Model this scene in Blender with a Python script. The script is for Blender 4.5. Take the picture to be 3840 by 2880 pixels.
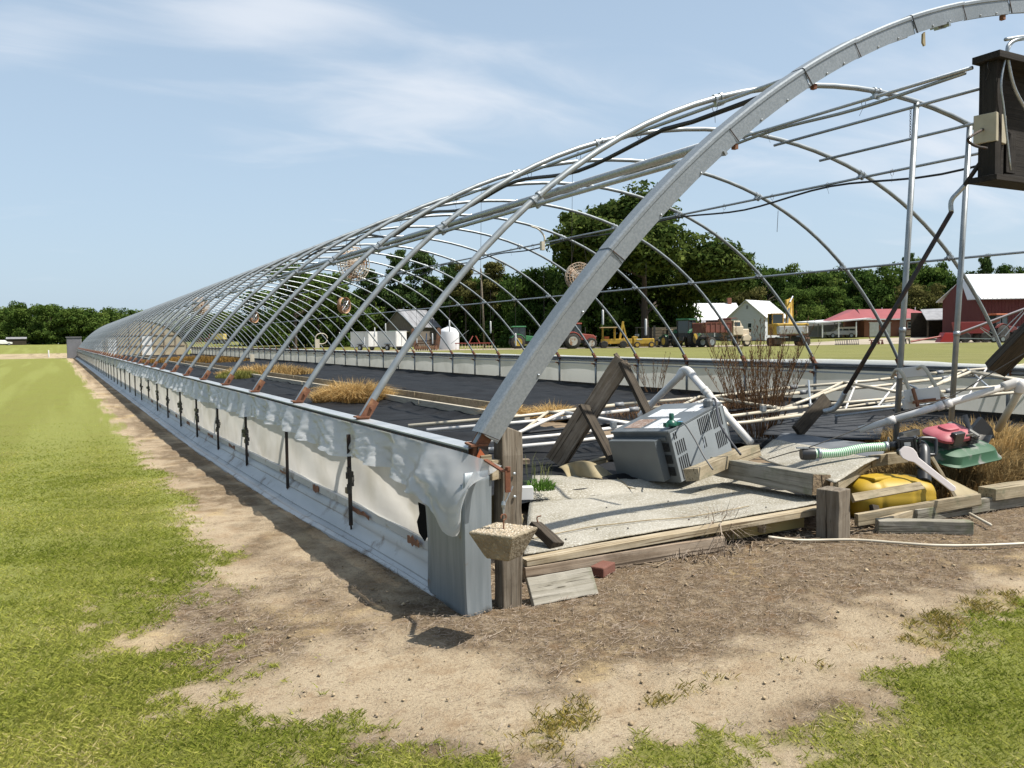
import bpy, bmesh, math, random
import numpy as np
from mathutils import Vector, Matrix
random.seed(7)
for o in list(bpy.data.objects): bpy.data.objects.remove(o)
scene = bpy.context.scene
COL = scene.collection

# ------------------------------------------------------------------ camera
CAM = np.array([-1.872, -3.850, 1.400]); YAW, PIT, ROL, FPX = 0.4963, -0.0549, -0.0125, 3147.1
FW = np.array([math.sin(YAW)*math.cos(PIT), math.cos(YAW)*math.cos(PIT), math.sin(PIT)])
RT = np.array([math.cos(YAW), -math.sin(YAW), 0.0]); UP = np.cross(RT, FW)
R2 = RT*math.cos(ROL)+UP*math.sin(ROL); U2 = -RT*math.sin(ROL)+UP*math.cos(ROL)
cd = bpy.data.cameras.new('camera'); cam = bpy.data.objects.new('camera', cd); COL.objects.link(cam)
cd.sensor_fit = 'HORIZONTAL'; cd.sensor_width = 36.0; cd.lens = FPX/3840*36.0
cd.clip_start = 0.05; cd.clip_end = 3000
M = Matrix(((R2[0], U2[0], -FW[0], CAM[0]), (R2[1], U2[1], -FW[1], CAM[1]), (R2[2], U2[2], -FW[2], CAM[2]), (0, 0, 0, 1)))
cam.matrix_world = M
scene.camera = cam

# ------------------------------------------------------------------ sky, sun, exposure
SUN_TO = Vector((0.46, -0.38, 1.0)).normalized()
SUN_EL = math.asin(SUN_TO.z); SUN_AZ = math.atan2(SUN_TO.x, SUN_TO.y)
world = bpy.data.worlds.new('World'); scene.world = world; world.use_nodes = True
wn = world.node_tree; wn.nodes.clear()
def N(nt, t, **k):
    n = nt.nodes.new(t)
    for a, v in k.items():
        if a.startswith('i_'):
            n.inputs[a[2:].replace('_', ' ')].default_value = v
        else: setattr(n, a, v)
    return n
sky = N(wn, 'ShaderNodeTexSky', sky_type='NISHITA', sun_disc=False)
sky.sun_elevation = SUN_EL; sky.sun_rotation = SUN_AZ; sky.altitude = 20
sky.air_density = 1.0; sky.dust_density = 2.2; sky.ozone_density = 1.0
out = N(wn, 'ShaderNodeOutputWorld'); bg = N(wn, 'ShaderNodeBackground'); bg.inputs['Strength'].default_value = 0.082
tc = N(wn, 'ShaderNodeTexCoord'); sep = N(wn, 'ShaderNodeSeparateXYZ'); wn.links.new(tc.outputs['Generated'], sep.inputs[0])
zz = N(wn, 'ShaderNodeMath', operation='MAXIMUM'); wn.links.new(sep.outputs['Z'], zz.inputs[0]); zz.inputs[1].default_value = 0.0
za = N(wn, 'ShaderNodeMath', operation='ADD'); wn.links.new(zz.outputs[0], za.inputs[0]); za.inputs[1].default_value = 0.16
dx = N(wn, 'ShaderNodeMath', operation='DIVIDE'); wn.links.new(sep.outputs['X'], dx.inputs[0]); wn.links.new(za.outputs[0], dx.inputs[1])
dy = N(wn, 'ShaderNodeMath', operation='DIVIDE'); wn.links.new(sep.outputs['Y'], dy.inputs[0]); wn.links.new(za.outputs[0], dy.inputs[1])
cmb = N(wn, 'ShaderNodeCombineXYZ'); wn.links.new(dx.outputs[0], cmb.inputs[0]); wn.links.new(dy.outputs[0], cmb.inputs[1])
mp = N(wn, 'ShaderNodeMapping'); mp.inputs['Rotation'].default_value = (0, 0, 0.5); mp.inputs['Scale'].default_value = (1.1, 2.4, 1); mp.inputs['Location'].default_value = (3.1, 1.9, 0)
wn.links.new(cmb.outputs[0], mp.inputs[0])
n1 = N(wn, 'ShaderNodeTexNoise'); n1.inputs['Scale'].default_value = 1.5; n1.inputs['Detail'].default_value = 7; n1.inputs['Roughness'].default_value = 0.52; n1.inputs['Distortion'].default_value = 0.6
wn.links.new(mp.outputs[0], n1.inputs['Vector'])
def wmath(op, a, b, clamp=False):
    n = N(wn, 'ShaderNodeMath', operation=op); n.use_clamp = clamp
    for i, v in enumerate((a, b)):
        if isinstance(v, (int, float)): n.inputs[i].default_value = v
        else: wn.links.new(v, n.inputs[i])
    return n.outputs[0]
def cplane(u, v):
    r = FW+(u-1920)/FPX*R2-(v-1440)/FPX*U2; r = r/np.linalg.norm(r); return r[0]/(r[2]+.16), r[1]/(r[2]+.16)
cover = None
for u_, v_, ru, rv, wt in ((1000, 60, 420, 130, 1.0), (1480, 330, 520, 190, .85), (1500, 480, 620, 130, .5), (60, 150, 420, 150, .75), (2250, 420, 450, 160, .45), (3700, 560, 1100, 330, .95), (650, 330, 420, 60, .35)):
    cx_, cy_ = cplane(u_, v_); ax_, ay_ = cplane(u_+ru, v_); bx_, by_ = cplane(u_, v_+rv)
    Mi_ = np.linalg.inv(np.array([[ax_-cx_, bx_-cx_], [ay_-cy_, by_-cy_]]))
    px_ = wmath('SUBTRACT', dx.outputs[0], float(cx_)); py_ = wmath('SUBTRACT', dy.outputs[0], float(cy_))
    q1 = wmath('ADD', wmath('MULTIPLY', px_, float(Mi_[0, 0])), wmath('MULTIPLY', py_, float(Mi_[0, 1]))); q2 = wmath('ADD', wmath('MULTIPLY', px_, float(Mi_[1, 0])), wmath('MULTIPLY', py_, float(Mi_[1, 1])))
    r2_ = wmath('ADD', wmath('MULTIPLY', q1, q1), wmath('MULTIPLY', q2, q2)); g_ = wmath('MULTIPLY', wmath('POWER', 2.718, wmath('MULTIPLY', r2_, -1.1)), wt)
    cover = g_ if cover is None else wmath('ADD', cover, g_)
cv = wmath('ADD', wmath('MULTIPLY', cover, .46), wmath('SUBTRACT', n1.outputs['Fac'], .62))
cr = N(wn, 'ShaderNodeMapRange', interpolation_type='SMOOTHSTEP'); cr.inputs['From Min'].default_value = -0.02; cr.inputs['From Max'].default_value = 0.50
wn.links.new(cv, cr.inputs['Value'])
cm = N(wn, 'ShaderNodeMath', operation='MULTIPLY'); wn.links.new(cr.outputs[0], cm.inputs[0]); cm.inputs[1].default_value = 0.68
# thin haze veil that whitens the whole sky, more towards the horizon
hz = N(wn, 'ShaderNodeMapRange'); hz.inputs['From Min'].default_value = 0.0; hz.inputs['From Max'].default_value = 0.55; hz.inputs['To Min'].default_value = 0.72; hz.inputs['To Max'].default_value = 0.42
wn.links.new(zz.outputs[0], hz.inputs['Value'])
mh = N(wn, 'ShaderNodeMix', data_type='RGBA'); wn.links.new(hz.outputs[0], mh.inputs['Factor']); wn.links.new(sky.outputs[0], mh.inputs['A']); mh.inputs['B'].default_value = (4.6, 5.9, 7.2, 1)
mx = N(wn, 'ShaderNodeMix', data_type='RGBA'); wn.links.new(cm.outputs[0], mx.inputs['Factor']); wn.links.new(mh.outputs['Result'], mx.inputs['A']); mx.inputs['B'].default_value = (6.6, 6.9, 7.4, 1)
wn.links.new(mx.outputs['Result'], bg.inputs['Color']); wn.links.new(bg.outputs[0], out.inputs[0])
sl = bpy.data.lights.new('sun', 'SUN'); sl.energy = 5.0; sl.angle = math.radians(0.53); sl.color = (1.0, 0.95, 0.87)
so = bpy.data.objects.new('sun', sl); COL.objects.link(so); so.rotation_euler = SUN_TO.to_track_quat('Z', 'Y').to_euler(); so.location = (20, -20, 40)
scene.render.engine = 'CYCLES'
vs = scene.view_settings; vs.view_transform = 'Standard'; vs.look = 'None'; vs.gamma = 1.0; vs.exposure = 0.70
scene.render.resolution_x = 1024; scene.render.resolution_y = 768

# ------------------------------------------------------------------ helpers
def ss(a, b, x): t = np.clip((np.asarray(x, float)-a)/(b-a), 0, 1); return t*t*(3-2*t)
def gz(x, y):
    x = np.asarray(x, float); y = np.asarray(y, float); d = np.hypot(x-CAM[0], y-CAM[1])
    return -0.10*ss(1, 10, y)*(1-ss(-0.2, 11, x)) + 0.12*ss(9, 30, x) + 0.9*ss(112, 165, d) + 0.5*ss(165, 320, d)
def at(u, v, **k):
    """point on the sight line of photo position (u, v), at a plane x=, y=, z= or at a distance d="""
    r = FW+(u-1920)/FPX*R2-(v-1440)/FPX*U2
    a, val = next(iter(k.items()))
    t = val if a == 'd' else (val-CAM['xyz'.index(a)])/r['xyz'.index(a)]
    return Vector(CAM+t*r)
def Dp(u, v, **k): return at(u*1.736, v*1.736, **k)
def gp(u, d):
    """ground point below photo column u at distance d"""
    p = at(u, 1270, d=d); return Vector((p.x, p.y, float(gz(p.x, p.y))))
def lookback(p):  # heading towards the photographer
    return math.atan2(CAM[1]-p[1], CAM[0]-p[0])

class MB:
    def __init__(s): s.v = []; s.f = []; s.m = []
    def add(s, vs, fs, mi=0):
        b = len(s.v); s.v += [tuple(v) for v in vs]; s.f += [tuple(i+b for i in f) for f in fs]; s.m += [mi]*len(fs); return s
    def box(s, c, d, M=None, mi=0):
        c = Vector(c); vs = []
        for x in (-.5, .5):
            for y in (-.5, .5):
                for z in (-.5, .5):
                    p = Vector((x*d[0], y*d[1], z*d[2])); vs.append(c+(M@p if M else p))
        return s.add(vs, [(0, 1, 3, 2), (4, 6, 7, 5), (0, 4, 5, 1), (2, 3, 7, 6), (0, 2, 6, 4), (1, 5, 7, 3)], mi)
    def beam(s, a, b, w, h, up=(0, 0, 1), mi=0, jag=0, rnd=None):
        a = Vector(a); b = Vector(b); d = (b-a).normalized(); up = Vector(up)
        sd = d.cross(up)
        if sd.length < 1e-4: sd = d.cross(Vector((1, 0, 0)))
        sd.normalize(); u = sd.cross(d)
        vs = []
        for p, e in ((a, -1), (b, 1)):
            for i, j in ((-1, -1), (1, -1), (1, 1), (-1, 1)):
                k = (rnd.random()-.3)*jag*e if (jag and e > 0) else 0
                vs.append(p+sd*(w/2*i)+u*(h/2*j)+d*k)
        return s.add(vs, [(3, 2, 1, 0), (4, 5, 6, 7), (0, 1, 5, 4), (1, 2, 6, 5), (2, 3, 7, 6), (3, 0, 4, 7)], mi)
    def tube(s, pts, r, n=8, cap=True, mi=0):
        pts = [Vector(p) for p in pts]; rs = r if isinstance(r, (list, tuple)) else [r]*len(pts)
        ref = None; vs = []
        for i, p in enumerate(pts):
            t = (pts[min(i+1, len(pts)-1)]-pts[max(i-1, 0)]).normalized()
            if ref is None:
                ref = Vector((0, 0, 1)) if abs(t.z) < .9 else Vector((1, 0, 0))
            a = (ref-t*ref.dot(t))
            if a.length < 1e-5: a = t.orthogonal()
            a.normalize(); ref = a; b = t.cross(a)
            for k in range(n):
                q = 2*math.pi*k/n; vs.append(p+(a*math.cos(q)+b*math.sin(q))*rs[i])
        fs = []
        for i in range(len(pts)-1):
            for k in range(n):
                fs.append((i*n+k, i*n+(k+1) % n, (i+1)*n+(k+1) % n, (i+1)*n+k))
        if cap: fs.append(tuple(range(n-1, -1, -1))); fs.append(tuple(range((len(pts)-1)*n, len(pts)*n)))
        return s.add(vs, fs, mi)
    def lathe(s, prof, n=16, M=None, mi=0):
        """prof: list of (radius, height); axis z, M places it"""
        vs = []
        for r, z in prof:
            for k in range(n):
                q = 2*math.pi*k/n; p = Vector((r*math.cos(q), r*math.sin(q), z)); vs.append(M@p if M else p)
        fs = [(i*n+k, i*n+(k+1) % n, (i+1)*n+(k+1) % n, (i+1)*n+k) for i in range(len(prof)-1) for k in range(n)]
        fs.append(tuple(range(n-1, -1, -1))); fs.append(tuple(range((len(prof)-1)*n, len(prof)*n)))
        return s.add(vs, fs, mi)
    def prism(s, poly, ext, mi=0):
        """closed polygon of 3-D points pushed along vector ext"""
        n = len(poly); poly = [Vector(p) for p in poly]; e = Vector(ext)
        fs = [tuple(range(n-1, -1, -1)), tuple(range(n, 2*n))]+[(i, (i+1) % n, n+(i+1) % n, n+i) for i in range(n)]
        return s.add(poly+[p+e for p in poly], fs, mi)
    def grid(s, fn, nu, nv, mi=0):
        vs = [fn(i/nu, j/nv) for j in range(nv+1) for i in range(nu+1)]
        return s.add(vs, [(j*(nu+1)+i, j*(nu+1)+i+1, (j+1)*(nu+1)+i+1, (j+1)*(nu+1)+i) for j in range(nv) for i in range(nu)], mi)
    def mesh(s, name, mats, smooth=False):
        me = bpy.data.meshes.new(name); me.from_pydata(s.v, [], s.f)
        for m in (mats if isinstance(mats, (list, tuple)) else [mats]): me.materials.append(m)
        if any(s.m): me.polygons.foreach_set('material_index', s.m)
        bm = bmesh.new(); bm.from_mesh(me); bmesh.ops.recalc_face_normals(bm, faces=bm.faces); bm.to_mesh(me); bm.free()
        if smooth:
            me.shade_smooth()
            if smooth is not True: me.set_sharp_from_angle(angle=smooth)
        me.update(); return me
    def build(s, name, mats, parent=None, smooth=False, bevel=0, solid=0, label=None):
        me = s.mesh(name, mats, smooth)
        o = bpy.data.objects.new(name, me); COL.objects.link(o)
        if parent: o.parent = parent; o.location = -wloc(parent)
        if bevel:
            b = o.modifiers.new('bevel', 'BEVEL'); b.width = bevel; b.segments = 2; b.limit_method = 'ANGLE'
        if solid:
            b = o.modifiers.new('solid', 'SOLIDIFY'); b.thickness = solid
        if label: o['label'] = label
        return o
def plank(name, a, b, w, h, mt, parent=None, up=(0, 0, 1), bevel=.003, jag=0, rnd=random.Random(17), warp=.0025, seg=7):
    """board with its grain along its own x axis, slightly warped edges"""
    a = Vector(a); b = Vector(b); x = (b-a).normalized(); y = Vector(up).cross(x)
    if y.length < 1e-4: y = Vector((0, 1, 0)).cross(x)
    y.normalize(); z = x.cross(y); L_ = (b-a).length; mb = MB(); vs = []
    for i in range(seg+1):
        t = L_*i/seg; bow = .5*warp*math.sin(3.1*i/seg)
        for j, k in ((-1, -1), (1, -1), (1, 1), (-1, 1)):
            e = (rnd.random()-.35)*jag if (jag and i == seg) else (rnd.random()-.5)*.008*(i in (0, seg))
            vs.append((t+e, j*w/2+rnd.uniform(-warp, warp), k*h/2+rnd.uniform(-warp, warp)+bow))
    fs = [(3, 2, 1, 0), tuple(seg*4+q for q in range(4))]+[(i*4+q, i*4+(q+1) % 4, i*4+4+(q+1) % 4, i*4+4+q) for i in range(seg) for q in range(4)]
    mb.add(vs, fs); o = mb.build(name, mt, None, bevel=bevel); Mx = basis(x, y, z).to_4x4()
    if parent: o.parent = parent; Mx.translation = a-wloc(parent)
    else: Mx.translation = a
    o.matrix_local = Mx; return o
def wloc(o):
    if o.get('_local'): return Vector((0, 0, 0))
    return (Vector(o.location)+(wloc(o.parent) if o.parent else Vector((0, 0, 0))))
USED = {}
def tag(o, label, cat, group=None, kind=None):
    o['label'] = label; o['category'] = cat
    if group: o['group'] = group
    if kind: o['kind'] = kind
    return o
def thing(name, label, cat, loc=(0, 0, 0), group=None, local=False, rz=0):
    o = bpy.data.objects.new(name, None); COL.objects.link(o); o.location = loc; o.rotation_euler = (0, 0, rz); o.empty_display_size = .2
    if local: o['_local'] = 1
    return tag(o, label, cat, group)
def struct(o): o['kind'] = 'structure'; return o
def dup(src, parent=None, loc=None, rz=None, keep=True):
    c = src.copy(); COL.objects.link(c)
    if parent: c.parent = parent
    if loc is not None: c.location = loc
    if rz is not None: c.rotation_euler = (0, 0, rz)
    for ch in list(src.children): dup(ch, c)
    return c
def rotz(a): return Matrix.Rotation(a, 3, 'Z')
def basis(x, y, z): return Matrix((x, y, z)).transposed()
def M4(loc, M3=None):
    m = (M3 or Matrix.Identity(3)).to_4x4(); m.translation = Vector(loc); return m
def arcpts(fn, n): return [fn(i/n) for i in range(n+1)]
def catmull(P, n=6):
    P = [Vector(p) for p in P]; Q = [P[0]*2-P[1]]+P+[P[-1]*2-P[-2]]; o = []
    for i in range(1, len(Q)-2):
        a, b, c, d = Q[i-1:i+3]
        for k in range(n):
            t = k/n; o.append(.5*((2*b)+(c-a)*t+(2*a-5*b+4*c-d)*t*t+(3*b-a-3*c+d)*t**3))
    o.append(P[-1]); return o

# ------------------------------------------------------------------ materials
def newmat(name):
    m = bpy.data.materials.new(name); m.use_nodes = True; nt = m.node_tree
    return m, nt, nt.nodes['Principled BSDF'], nt.nodes['Material Output']
KA = .80   # surfaces are set a little under their nominal reflectance
def ka(c): return tuple(KA*v for v in c) if c else c
def mat(name, c, rough=.6, metal=0, c2=None, sc=8, lo=.35, hi=.65, det=6, bump=0, bsc=None, stretch=None, c3=None, sc3=3, lo3=.55, hi3=.7, spec=.5, coat=0, dist=0):
    c, c2, c3 = ka(c), ka(c2), ka(c3)
    m, nt, p, o = newmat(name); L = nt.links.new
    p.inputs['Roughness'].default_value = rough; p.inputs['Metallic'].default_value = metal; p.inputs['Specular IOR Level'].default_value = spec; p.inputs['Coat Weight'].default_value = coat
    t = N(nt, 'ShaderNodeTexCoord'); v = t.outputs['Object']
    if stretch:
        mpn = N(nt, 'ShaderNodeMapping'); mpn.inputs['Scale'].default_value = stretch; L(v, mpn.inputs[0]); vv = mpn.outputs[0]
    else: vv = v
    col = None
    if c2:
        nz = N(nt, 'ShaderNodeTexNoise'); nz.inputs['Scale'].default_value = sc; nz.inputs['Detail'].default_value = det; nz.inputs['Distortion'].default_value = dist; L(vv, nz.inputs['Vector'])
        mr = N(nt, 'ShaderNodeMapRange'); mr.inputs['From Min'].default_value = lo; mr.inputs['From Max'].default_value = hi; L(nz.outputs['Fac'], mr.inputs['Value'])
        mi = N(nt, 'ShaderNodeMix', data_type='RGBA'); mi.inputs['A'].default_value = (*c, 1); mi.inputs['B'].default_value = (*c2, 1); L(mr.outputs[0], mi.inputs['Factor']); col = mi.outputs['Result']
    if c3:
        nz = N(nt, 'ShaderNodeTexNoise'); nz.inputs['Scale'].default_value = sc3; nz.inputs['Detail'].default_value = 8; nz.inputs['Roughness'].default_value = .65; L(v, nz.inputs['Vector'])
        mr = N(nt, 'ShaderNodeMapRange'); mr.inputs['From Min'].default_value = lo3; mr.inputs['From Max'].default_value = hi3; L(nz.outputs['Fac'], mr.inputs['Value'])
        mi = N(nt, 'ShaderNodeMix', data_type='RGBA'); mi.inputs['B'].default_value = (*c3, 1); L(mr.outputs[0], mi.inputs['Factor'])
        if col: L(col, mi.inputs['A'])
        else: mi.inputs['A'].default_value = (*c, 1)
        col = mi.outputs['Result']
    if col: L(col, p.inputs['Base Color'])
    else: p.inputs['Base Color'].default_value = (*c, 1)
    if bump:
        nb = N(nt, 'ShaderNodeTexNoise'); nb.inputs['Scale'].default_value = bsc or sc; nb.inputs['Detail'].default_value = 6; L(vv, nb.inputs['Vector'])
        b = N(nt, 'ShaderNodeBump'); b.inputs['Strength'].default_value = bump; b.inputs['Distance'].default_value = .02; L(nb.outputs['Fac'], b.inputs['Height']); L(b.outputs[0], p.inputs['Normal'])
    return m
def leafmat(name, c, c2, tr=.35, c3=None):
    c, c2, c3 = ka(c), ka(c2), ka(c3)
    m, nt, p, o = newmat(name); L = nt.links.new; nt.nodes.remove(p)
    at_ = N(nt, 'ShaderNodeAttribute'); at_.attribute_name = 'tint'
    mi = N(nt, 'ShaderNodeMix', data_type='RGBA'); mi.inputs['A'].default_value = (*c, 1); mi.inputs['B'].default_value = (*c2, 1); L(at_.outputs['Fac'], mi.inputs['Factor'])
    if c3:
        mr = N(nt, 'ShaderNodeMapRange'); mr.inputs['From Min'].default_value = .80; mr.inputs['From Max'].default_value = .95; L(at_.outputs['Fac'], mr.inputs['Value']); m3 = N(nt, 'ShaderNodeMix', data_type='RGBA'); m3.inputs['B'].default_value = (*c3, 1); L(mr.outputs[0], m3.inputs['Factor']); L(mi.outputs['Result'], m3.inputs['A']); mi = m3
    d = N(nt, 'ShaderNodeBsdfDiffuse'); t = N(nt, 'ShaderNodeBsdfTranslucent'); x = N(nt, 'ShaderNodeMixShader'); x.inputs[0].default_value = tr
    L(mi.outputs['Result'], d.inputs['Color']); L(mi.outputs['Result'], t.inputs['Color']); L(d.outputs[0], x.inputs[1]); L(t.outputs[0], x.inputs[2]); L(x.outputs[0], o.inputs['Surface'])
    return m
def filmmat(name, c, tr=.5, rough=.35, alpha=.12, c2=None, sc=3):
    c, c2 = ka(c), ka(c2)
    m, nt, p, o = newmat(name); L = nt.links.new
    p.inputs['Base Color'].default_value = (*c, 1); p.inputs['Roughness'].default_value = rough; p.inputs['Specular IOR Level'].default_value = .4
    t = N(nt, 'ShaderNodeBsdfTranslucent'); t.inputs['Color'].default_value = (*c, 1)
    if c2:
        tcn = N(nt, 'ShaderNodeTexCoord'); nz = N(nt, 'ShaderNodeTexNoise'); nz.inputs['Scale'].default_value = sc; nz.inputs['Detail'].default_value = 7; L(tcn.outputs['Object'], nz.inputs['Vector'])
        mr = N(nt, 'ShaderNodeMapRange'); mr.inputs['From Min'].default_value = .45; mr.inputs['From Max'].default_value = .75; L(nz.outputs['Fac'], mr.inputs['Value'])
        mi = N(nt, 'ShaderNodeMix', data_type='RGBA'); mi.inputs['A'].default_value = (*c, 1); mi.inputs['B'].default_value = (*c2, 1); L(mr.outputs[0], mi.inputs['Factor']); L(mi.outputs['Result'], p.inputs['Base Color']); L(mi.outputs['Result'], t.inputs['Color'])
    x = N(nt, 'ShaderNodeMixShader'); x.inputs[0].default_value = tr; L(p.outputs[0], x.inputs[1]); L(t.outputs[0], x.inputs[2])
    tp = N(nt, 'ShaderNodeBsdfTransparent'); y = N(nt, 'ShaderNodeMixShader'); y.inputs[0].default_value = alpha; L(x.outputs[0], y.inputs[1]); L(tp.outputs[0], y.inputs[2]); L(y.outputs[0], o.inputs['Surface'])
    return m
FLM = dict(sc=90, lo=.35, hi=.65, det=2)
galv = mat('galvanised', (.36, .39, .41), .45, .75, c2=(.47, .50, .52), sc=60, lo=.4, hi=.6, det=3, bump=.05)
flash = mat('galvanised_flashing', (.27, .30, .32), .5, .5, c2=(.345, .375, .395), sc=75, lo=.35, hi=.65, det=2, c3=(.21, .235, .25), sc3=1.6, lo3=.5, hi3=.8, bump=.02)
flashc = mat('galvanised_corner', (.22, .255, .275), .5, .4, c2=(.29, .325, .345), sc=3, stretch=(9, 9, .8), lo=.35, hi=.65, det=5, c3=(.22, .13, .08), sc3=7, lo3=.64, hi3=.74, bump=.06)
tubem = mat('galvanised_tube', (.30, .33, .345), .42, .5, c2=(.38, .41, .42), sc=9, c3=(.22, .24, .245), sc3=1.5, lo3=.55, hi3=.8)
darkm = mat('dark_steel', (.035, .030, .028), .7, .3, c2=(.09, .045, .025), sc=14, lo=.5, hi=.7)
rust = mat('rust', (.25, .12, .065), .85, .1, c2=(.16, .060, .030), sc=18, c3=(.42, .22, .11), sc3=9, bump=.2)
rustw = mat('rusted_white_paint', (.50, .52, .52), .6, .1, c2=(.22, .075, .03), sc=3, lo=.56, hi=.62, stretch=(1, .4, 1))
def woodmat(name, lt, md, dk, moss=None, rough=.85):
    lt, md, dk, moss = ka(lt), ka(md), ka(dk), ka(moss)
    m, nt, p, o = newmat(name); L = nt.links.new; p.inputs['Roughness'].default_value = rough; p.inputs['Specular IOR Level'].default_value = .25
    t = N(nt, 'ShaderNodeTexCoord'); oi = N(nt, 'ShaderNodeObjectInfo'); ad = N(nt, 'ShaderNodeVectorMath', operation='ADD'); ml = N(nt, 'ShaderNodeMath', operation='MULTIPLY'); ml.inputs[1].default_value = 37.; L(oi.outputs['Random'], ml.inputs[0]); L(t.outputs['Object'], ad.inputs[0]); L(ml.outputs[0], ad.inputs[1])
    def nz(sx, sy, sc, det, dist=0.):
        mp_ = N(nt, 'ShaderNodeMapping'); mp_.inputs['Scale'].default_value = (sx, sy, sy); L(ad.outputs[0], mp_.inputs[0]); n = N(nt, 'ShaderNodeTexNoise'); n.inputs['Scale'].default_value = sc; n.inputs['Detail'].default_value = det; n.inputs['Roughness'].default_value = .65; n.inputs['Distortion'].default_value = dist; L(mp_.outputs[0], n.inputs['Vector']); return n.outputs['Fac']
    def mr(v, a_, b_):
        n = N(nt, 'ShaderNodeMapRange'); n.inputs['From Min'].default_value = a_; n.inputs['From Max'].default_value = b_; L(v, n.inputs['Value']); return n.outputs[0]
    def mx_(f, A, B):
        n = N(nt, 'ShaderNodeMix', data_type='RGBA'); L(f, n.inputs['Factor'])
        for k, v in (('A', A), ('B', B)):
            if isinstance(v, tuple): n.inputs[k].default_value = (*v, 1)
            else: L(v, n.inputs[k])
        return n.outputs['Result']
    c = mx_(mr(nz(.6, 14, 3.0, 6, .3), .36, .66), md, lt); c = mx_(mr(nz(1, 1.6, 3.2, 5), .46, .72), c, tuple(.55*a_+.45*b_ for a_, b_ in zip(md, dk)))
    crack = mr(nz(.35, 24, 2.4, 3, .25), .565, .63); c = mx_(crack, c, dk)
    if moss: c = mx_(mr(nz(1, 1.3, 4.5, 5), .54, .70), c, moss)
    L(c, p.inputs['Base Color']); bp = N(nt, 'ShaderNodeBump'); bp.inputs['Strength'].default_value = .55; bp.inputs['Distance'].default_value = .006; L(nz(.6, 22, 3, 6, .2), bp.inputs['Height']); L(bp.outputs[0], p.inputs['Normal']); return m
wgrey = woodmat('weathered_grey_wood', (.27, .235, .185), (.145, .115, .082), (.04, .03, .021))
wgreyx = woodmat('weathered_grey_timber', (.38, .355, .30), (.25, .23, .18), (.08, .07, .05), (.155, .165, .095))
wtan = woodmat('weathered_tan_wood', (.44, .375, .265), (.32, .26, .165), (.11, .085, .05), (.20, .19, .12))
wdark = woodmat('dark_wood', (.085, .068, .048), (.045, .036, .026), (.014, .011, .008))  # wood mix in very dark browns
wbrown = woodmat('brown_weathered_plank', (.42, .345, .265), (.26, .195, .135), (.065, .046, .031))
blackp = mat('black_plastic', (.018, .018, .019), .38, 0, c2=(.030, .031, .034), sc=4)
liner = mat('black_pond_liner', (.010, .0105, .0115), .7, 0, c2=(.018, .019, .021), sc=2.5, c3=(.06, .052, .042), sc3=1.3, lo3=.62, hi3=.85, bump=.6, bsc=9, spec=.14)
pvcw = mat('white_pvc', (.74, .72, .70), .35, 0, c2=(.62, .60, .55), sc=3)
pvct = mat('aged_cream_pvc', (.62, .56, .44), .45, 0, c2=(.48, .42, .31), sc=3.5, c3=(.30, .26, .20), sc3=6, lo3=.6, hi3=.75)
concr = mat('exposed_aggregate_concrete', (.33, .275, .185), .9, 0, c2=(.22, .18, .12), sc=12, c3=(.44, .385, .28), sc3=55, bump=.9, bsc=60)
panelm = mat('weathered_fibre_panel', (.36, .335, .275), .8, 0, c2=(.25, .225, .165), sc=3, c3=(.52, .50, .44), sc3=60, lo3=.52, hi3=.62, bump=.5, bsc=80)
paned = mat('panel_back', (.34, .28, .16), .7, 0, c2=(.24, .19, .10), sc=6)
shadem = mat('shaded_panel', (.17, .18, .19), .75, 0, c2=(.12, .13, .14), sc=5, spec=.2)
rubber = mat('rubber', (.028, .026, .024), .85, 0, c2=(.06, .052, .045), sc=6)
straw = leafmat('dry_straw', (.42, .26, .09), (.78, .57, .27), .3)
deadw = leafmat('dead_stems', (.17, .095, .05), (.30, .19, .11), .1)
twig = leafmat('grey_twigs', (.20, .155, .12), (.42, .35, .28), .1)
bladem = leafmat('grass_blades', (.205, .25, .036), (.57, .555, .135), .45, (.68, .58, .28))
glassm = mat('tinted_glass', (.035, .05, .055), .08, 0, spec=.8)
white = mat('white_paint', (.78, .78, .76), .5, 0, c2=(.66, .66, .63), sc=2)
whitemetal = mat('white_metal_roof', (.80, .80, .80), .45, .1, c2=(.70, .70, .70), sc=1.2)
filmw = filmmat('white_film', (.84, .86, .86), .45, .16, .20, (.74, .77, .78), 3.0)
filmc = filmmat('curtain_film', (.78, .75, .685), .55, .4, .06, (.58, .545, .46), 2.4)
# ------------------------------------------------------------------ ground
def _hash(ix, iy, s):
    h = (ix*374761393+iy*668265263+s*974634777) & 0x7fffffff
    h = ((h ^ (h >> 13))*1274126177) & 0x7fffffff
    return ((h ^ (h >> 16)) & 0xffff)/65535.0
def vno(x, y, sc, seed=0, oc=4, rough=.55):
    x = np.asarray(x, float)*sc; y = np.asarray(y, float)*sc; tot = np.zeros_like(x); a = 1.; w = 0.
    for k in range(oc):
        ix = np.floor(x).astype(np.int64); iy = np.floor(y).astype(np.int64); fx = x-ix; fy = y-iy
        fx = fx*fx*(3-2*fx); fy = fy*fy*(3-2*fy)
        n = (_hash(ix, iy, seed+k)*(1-fx)+_hash(ix+1, iy, seed+k)*fx)*(1-fy)+(_hash(ix, iy+1, seed+k)*(1-fx)+_hash(ix+1, iy+1, seed+k)*fx)*fy
        tot += a*n; w += a; a *= rough; x = x*2.03+17.1; y = y*2.03+5.7
    return tot/w
def _h1(ix, iy, s):
    h = (ix*374761393+iy*668265263+s*974634777) & 0x7fffffff
    h = ((h ^ (h >> 13))*1274126177) & 0x7fffffff
    return ((h ^ (h >> 16)) & 0xffff)/65535.0
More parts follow.
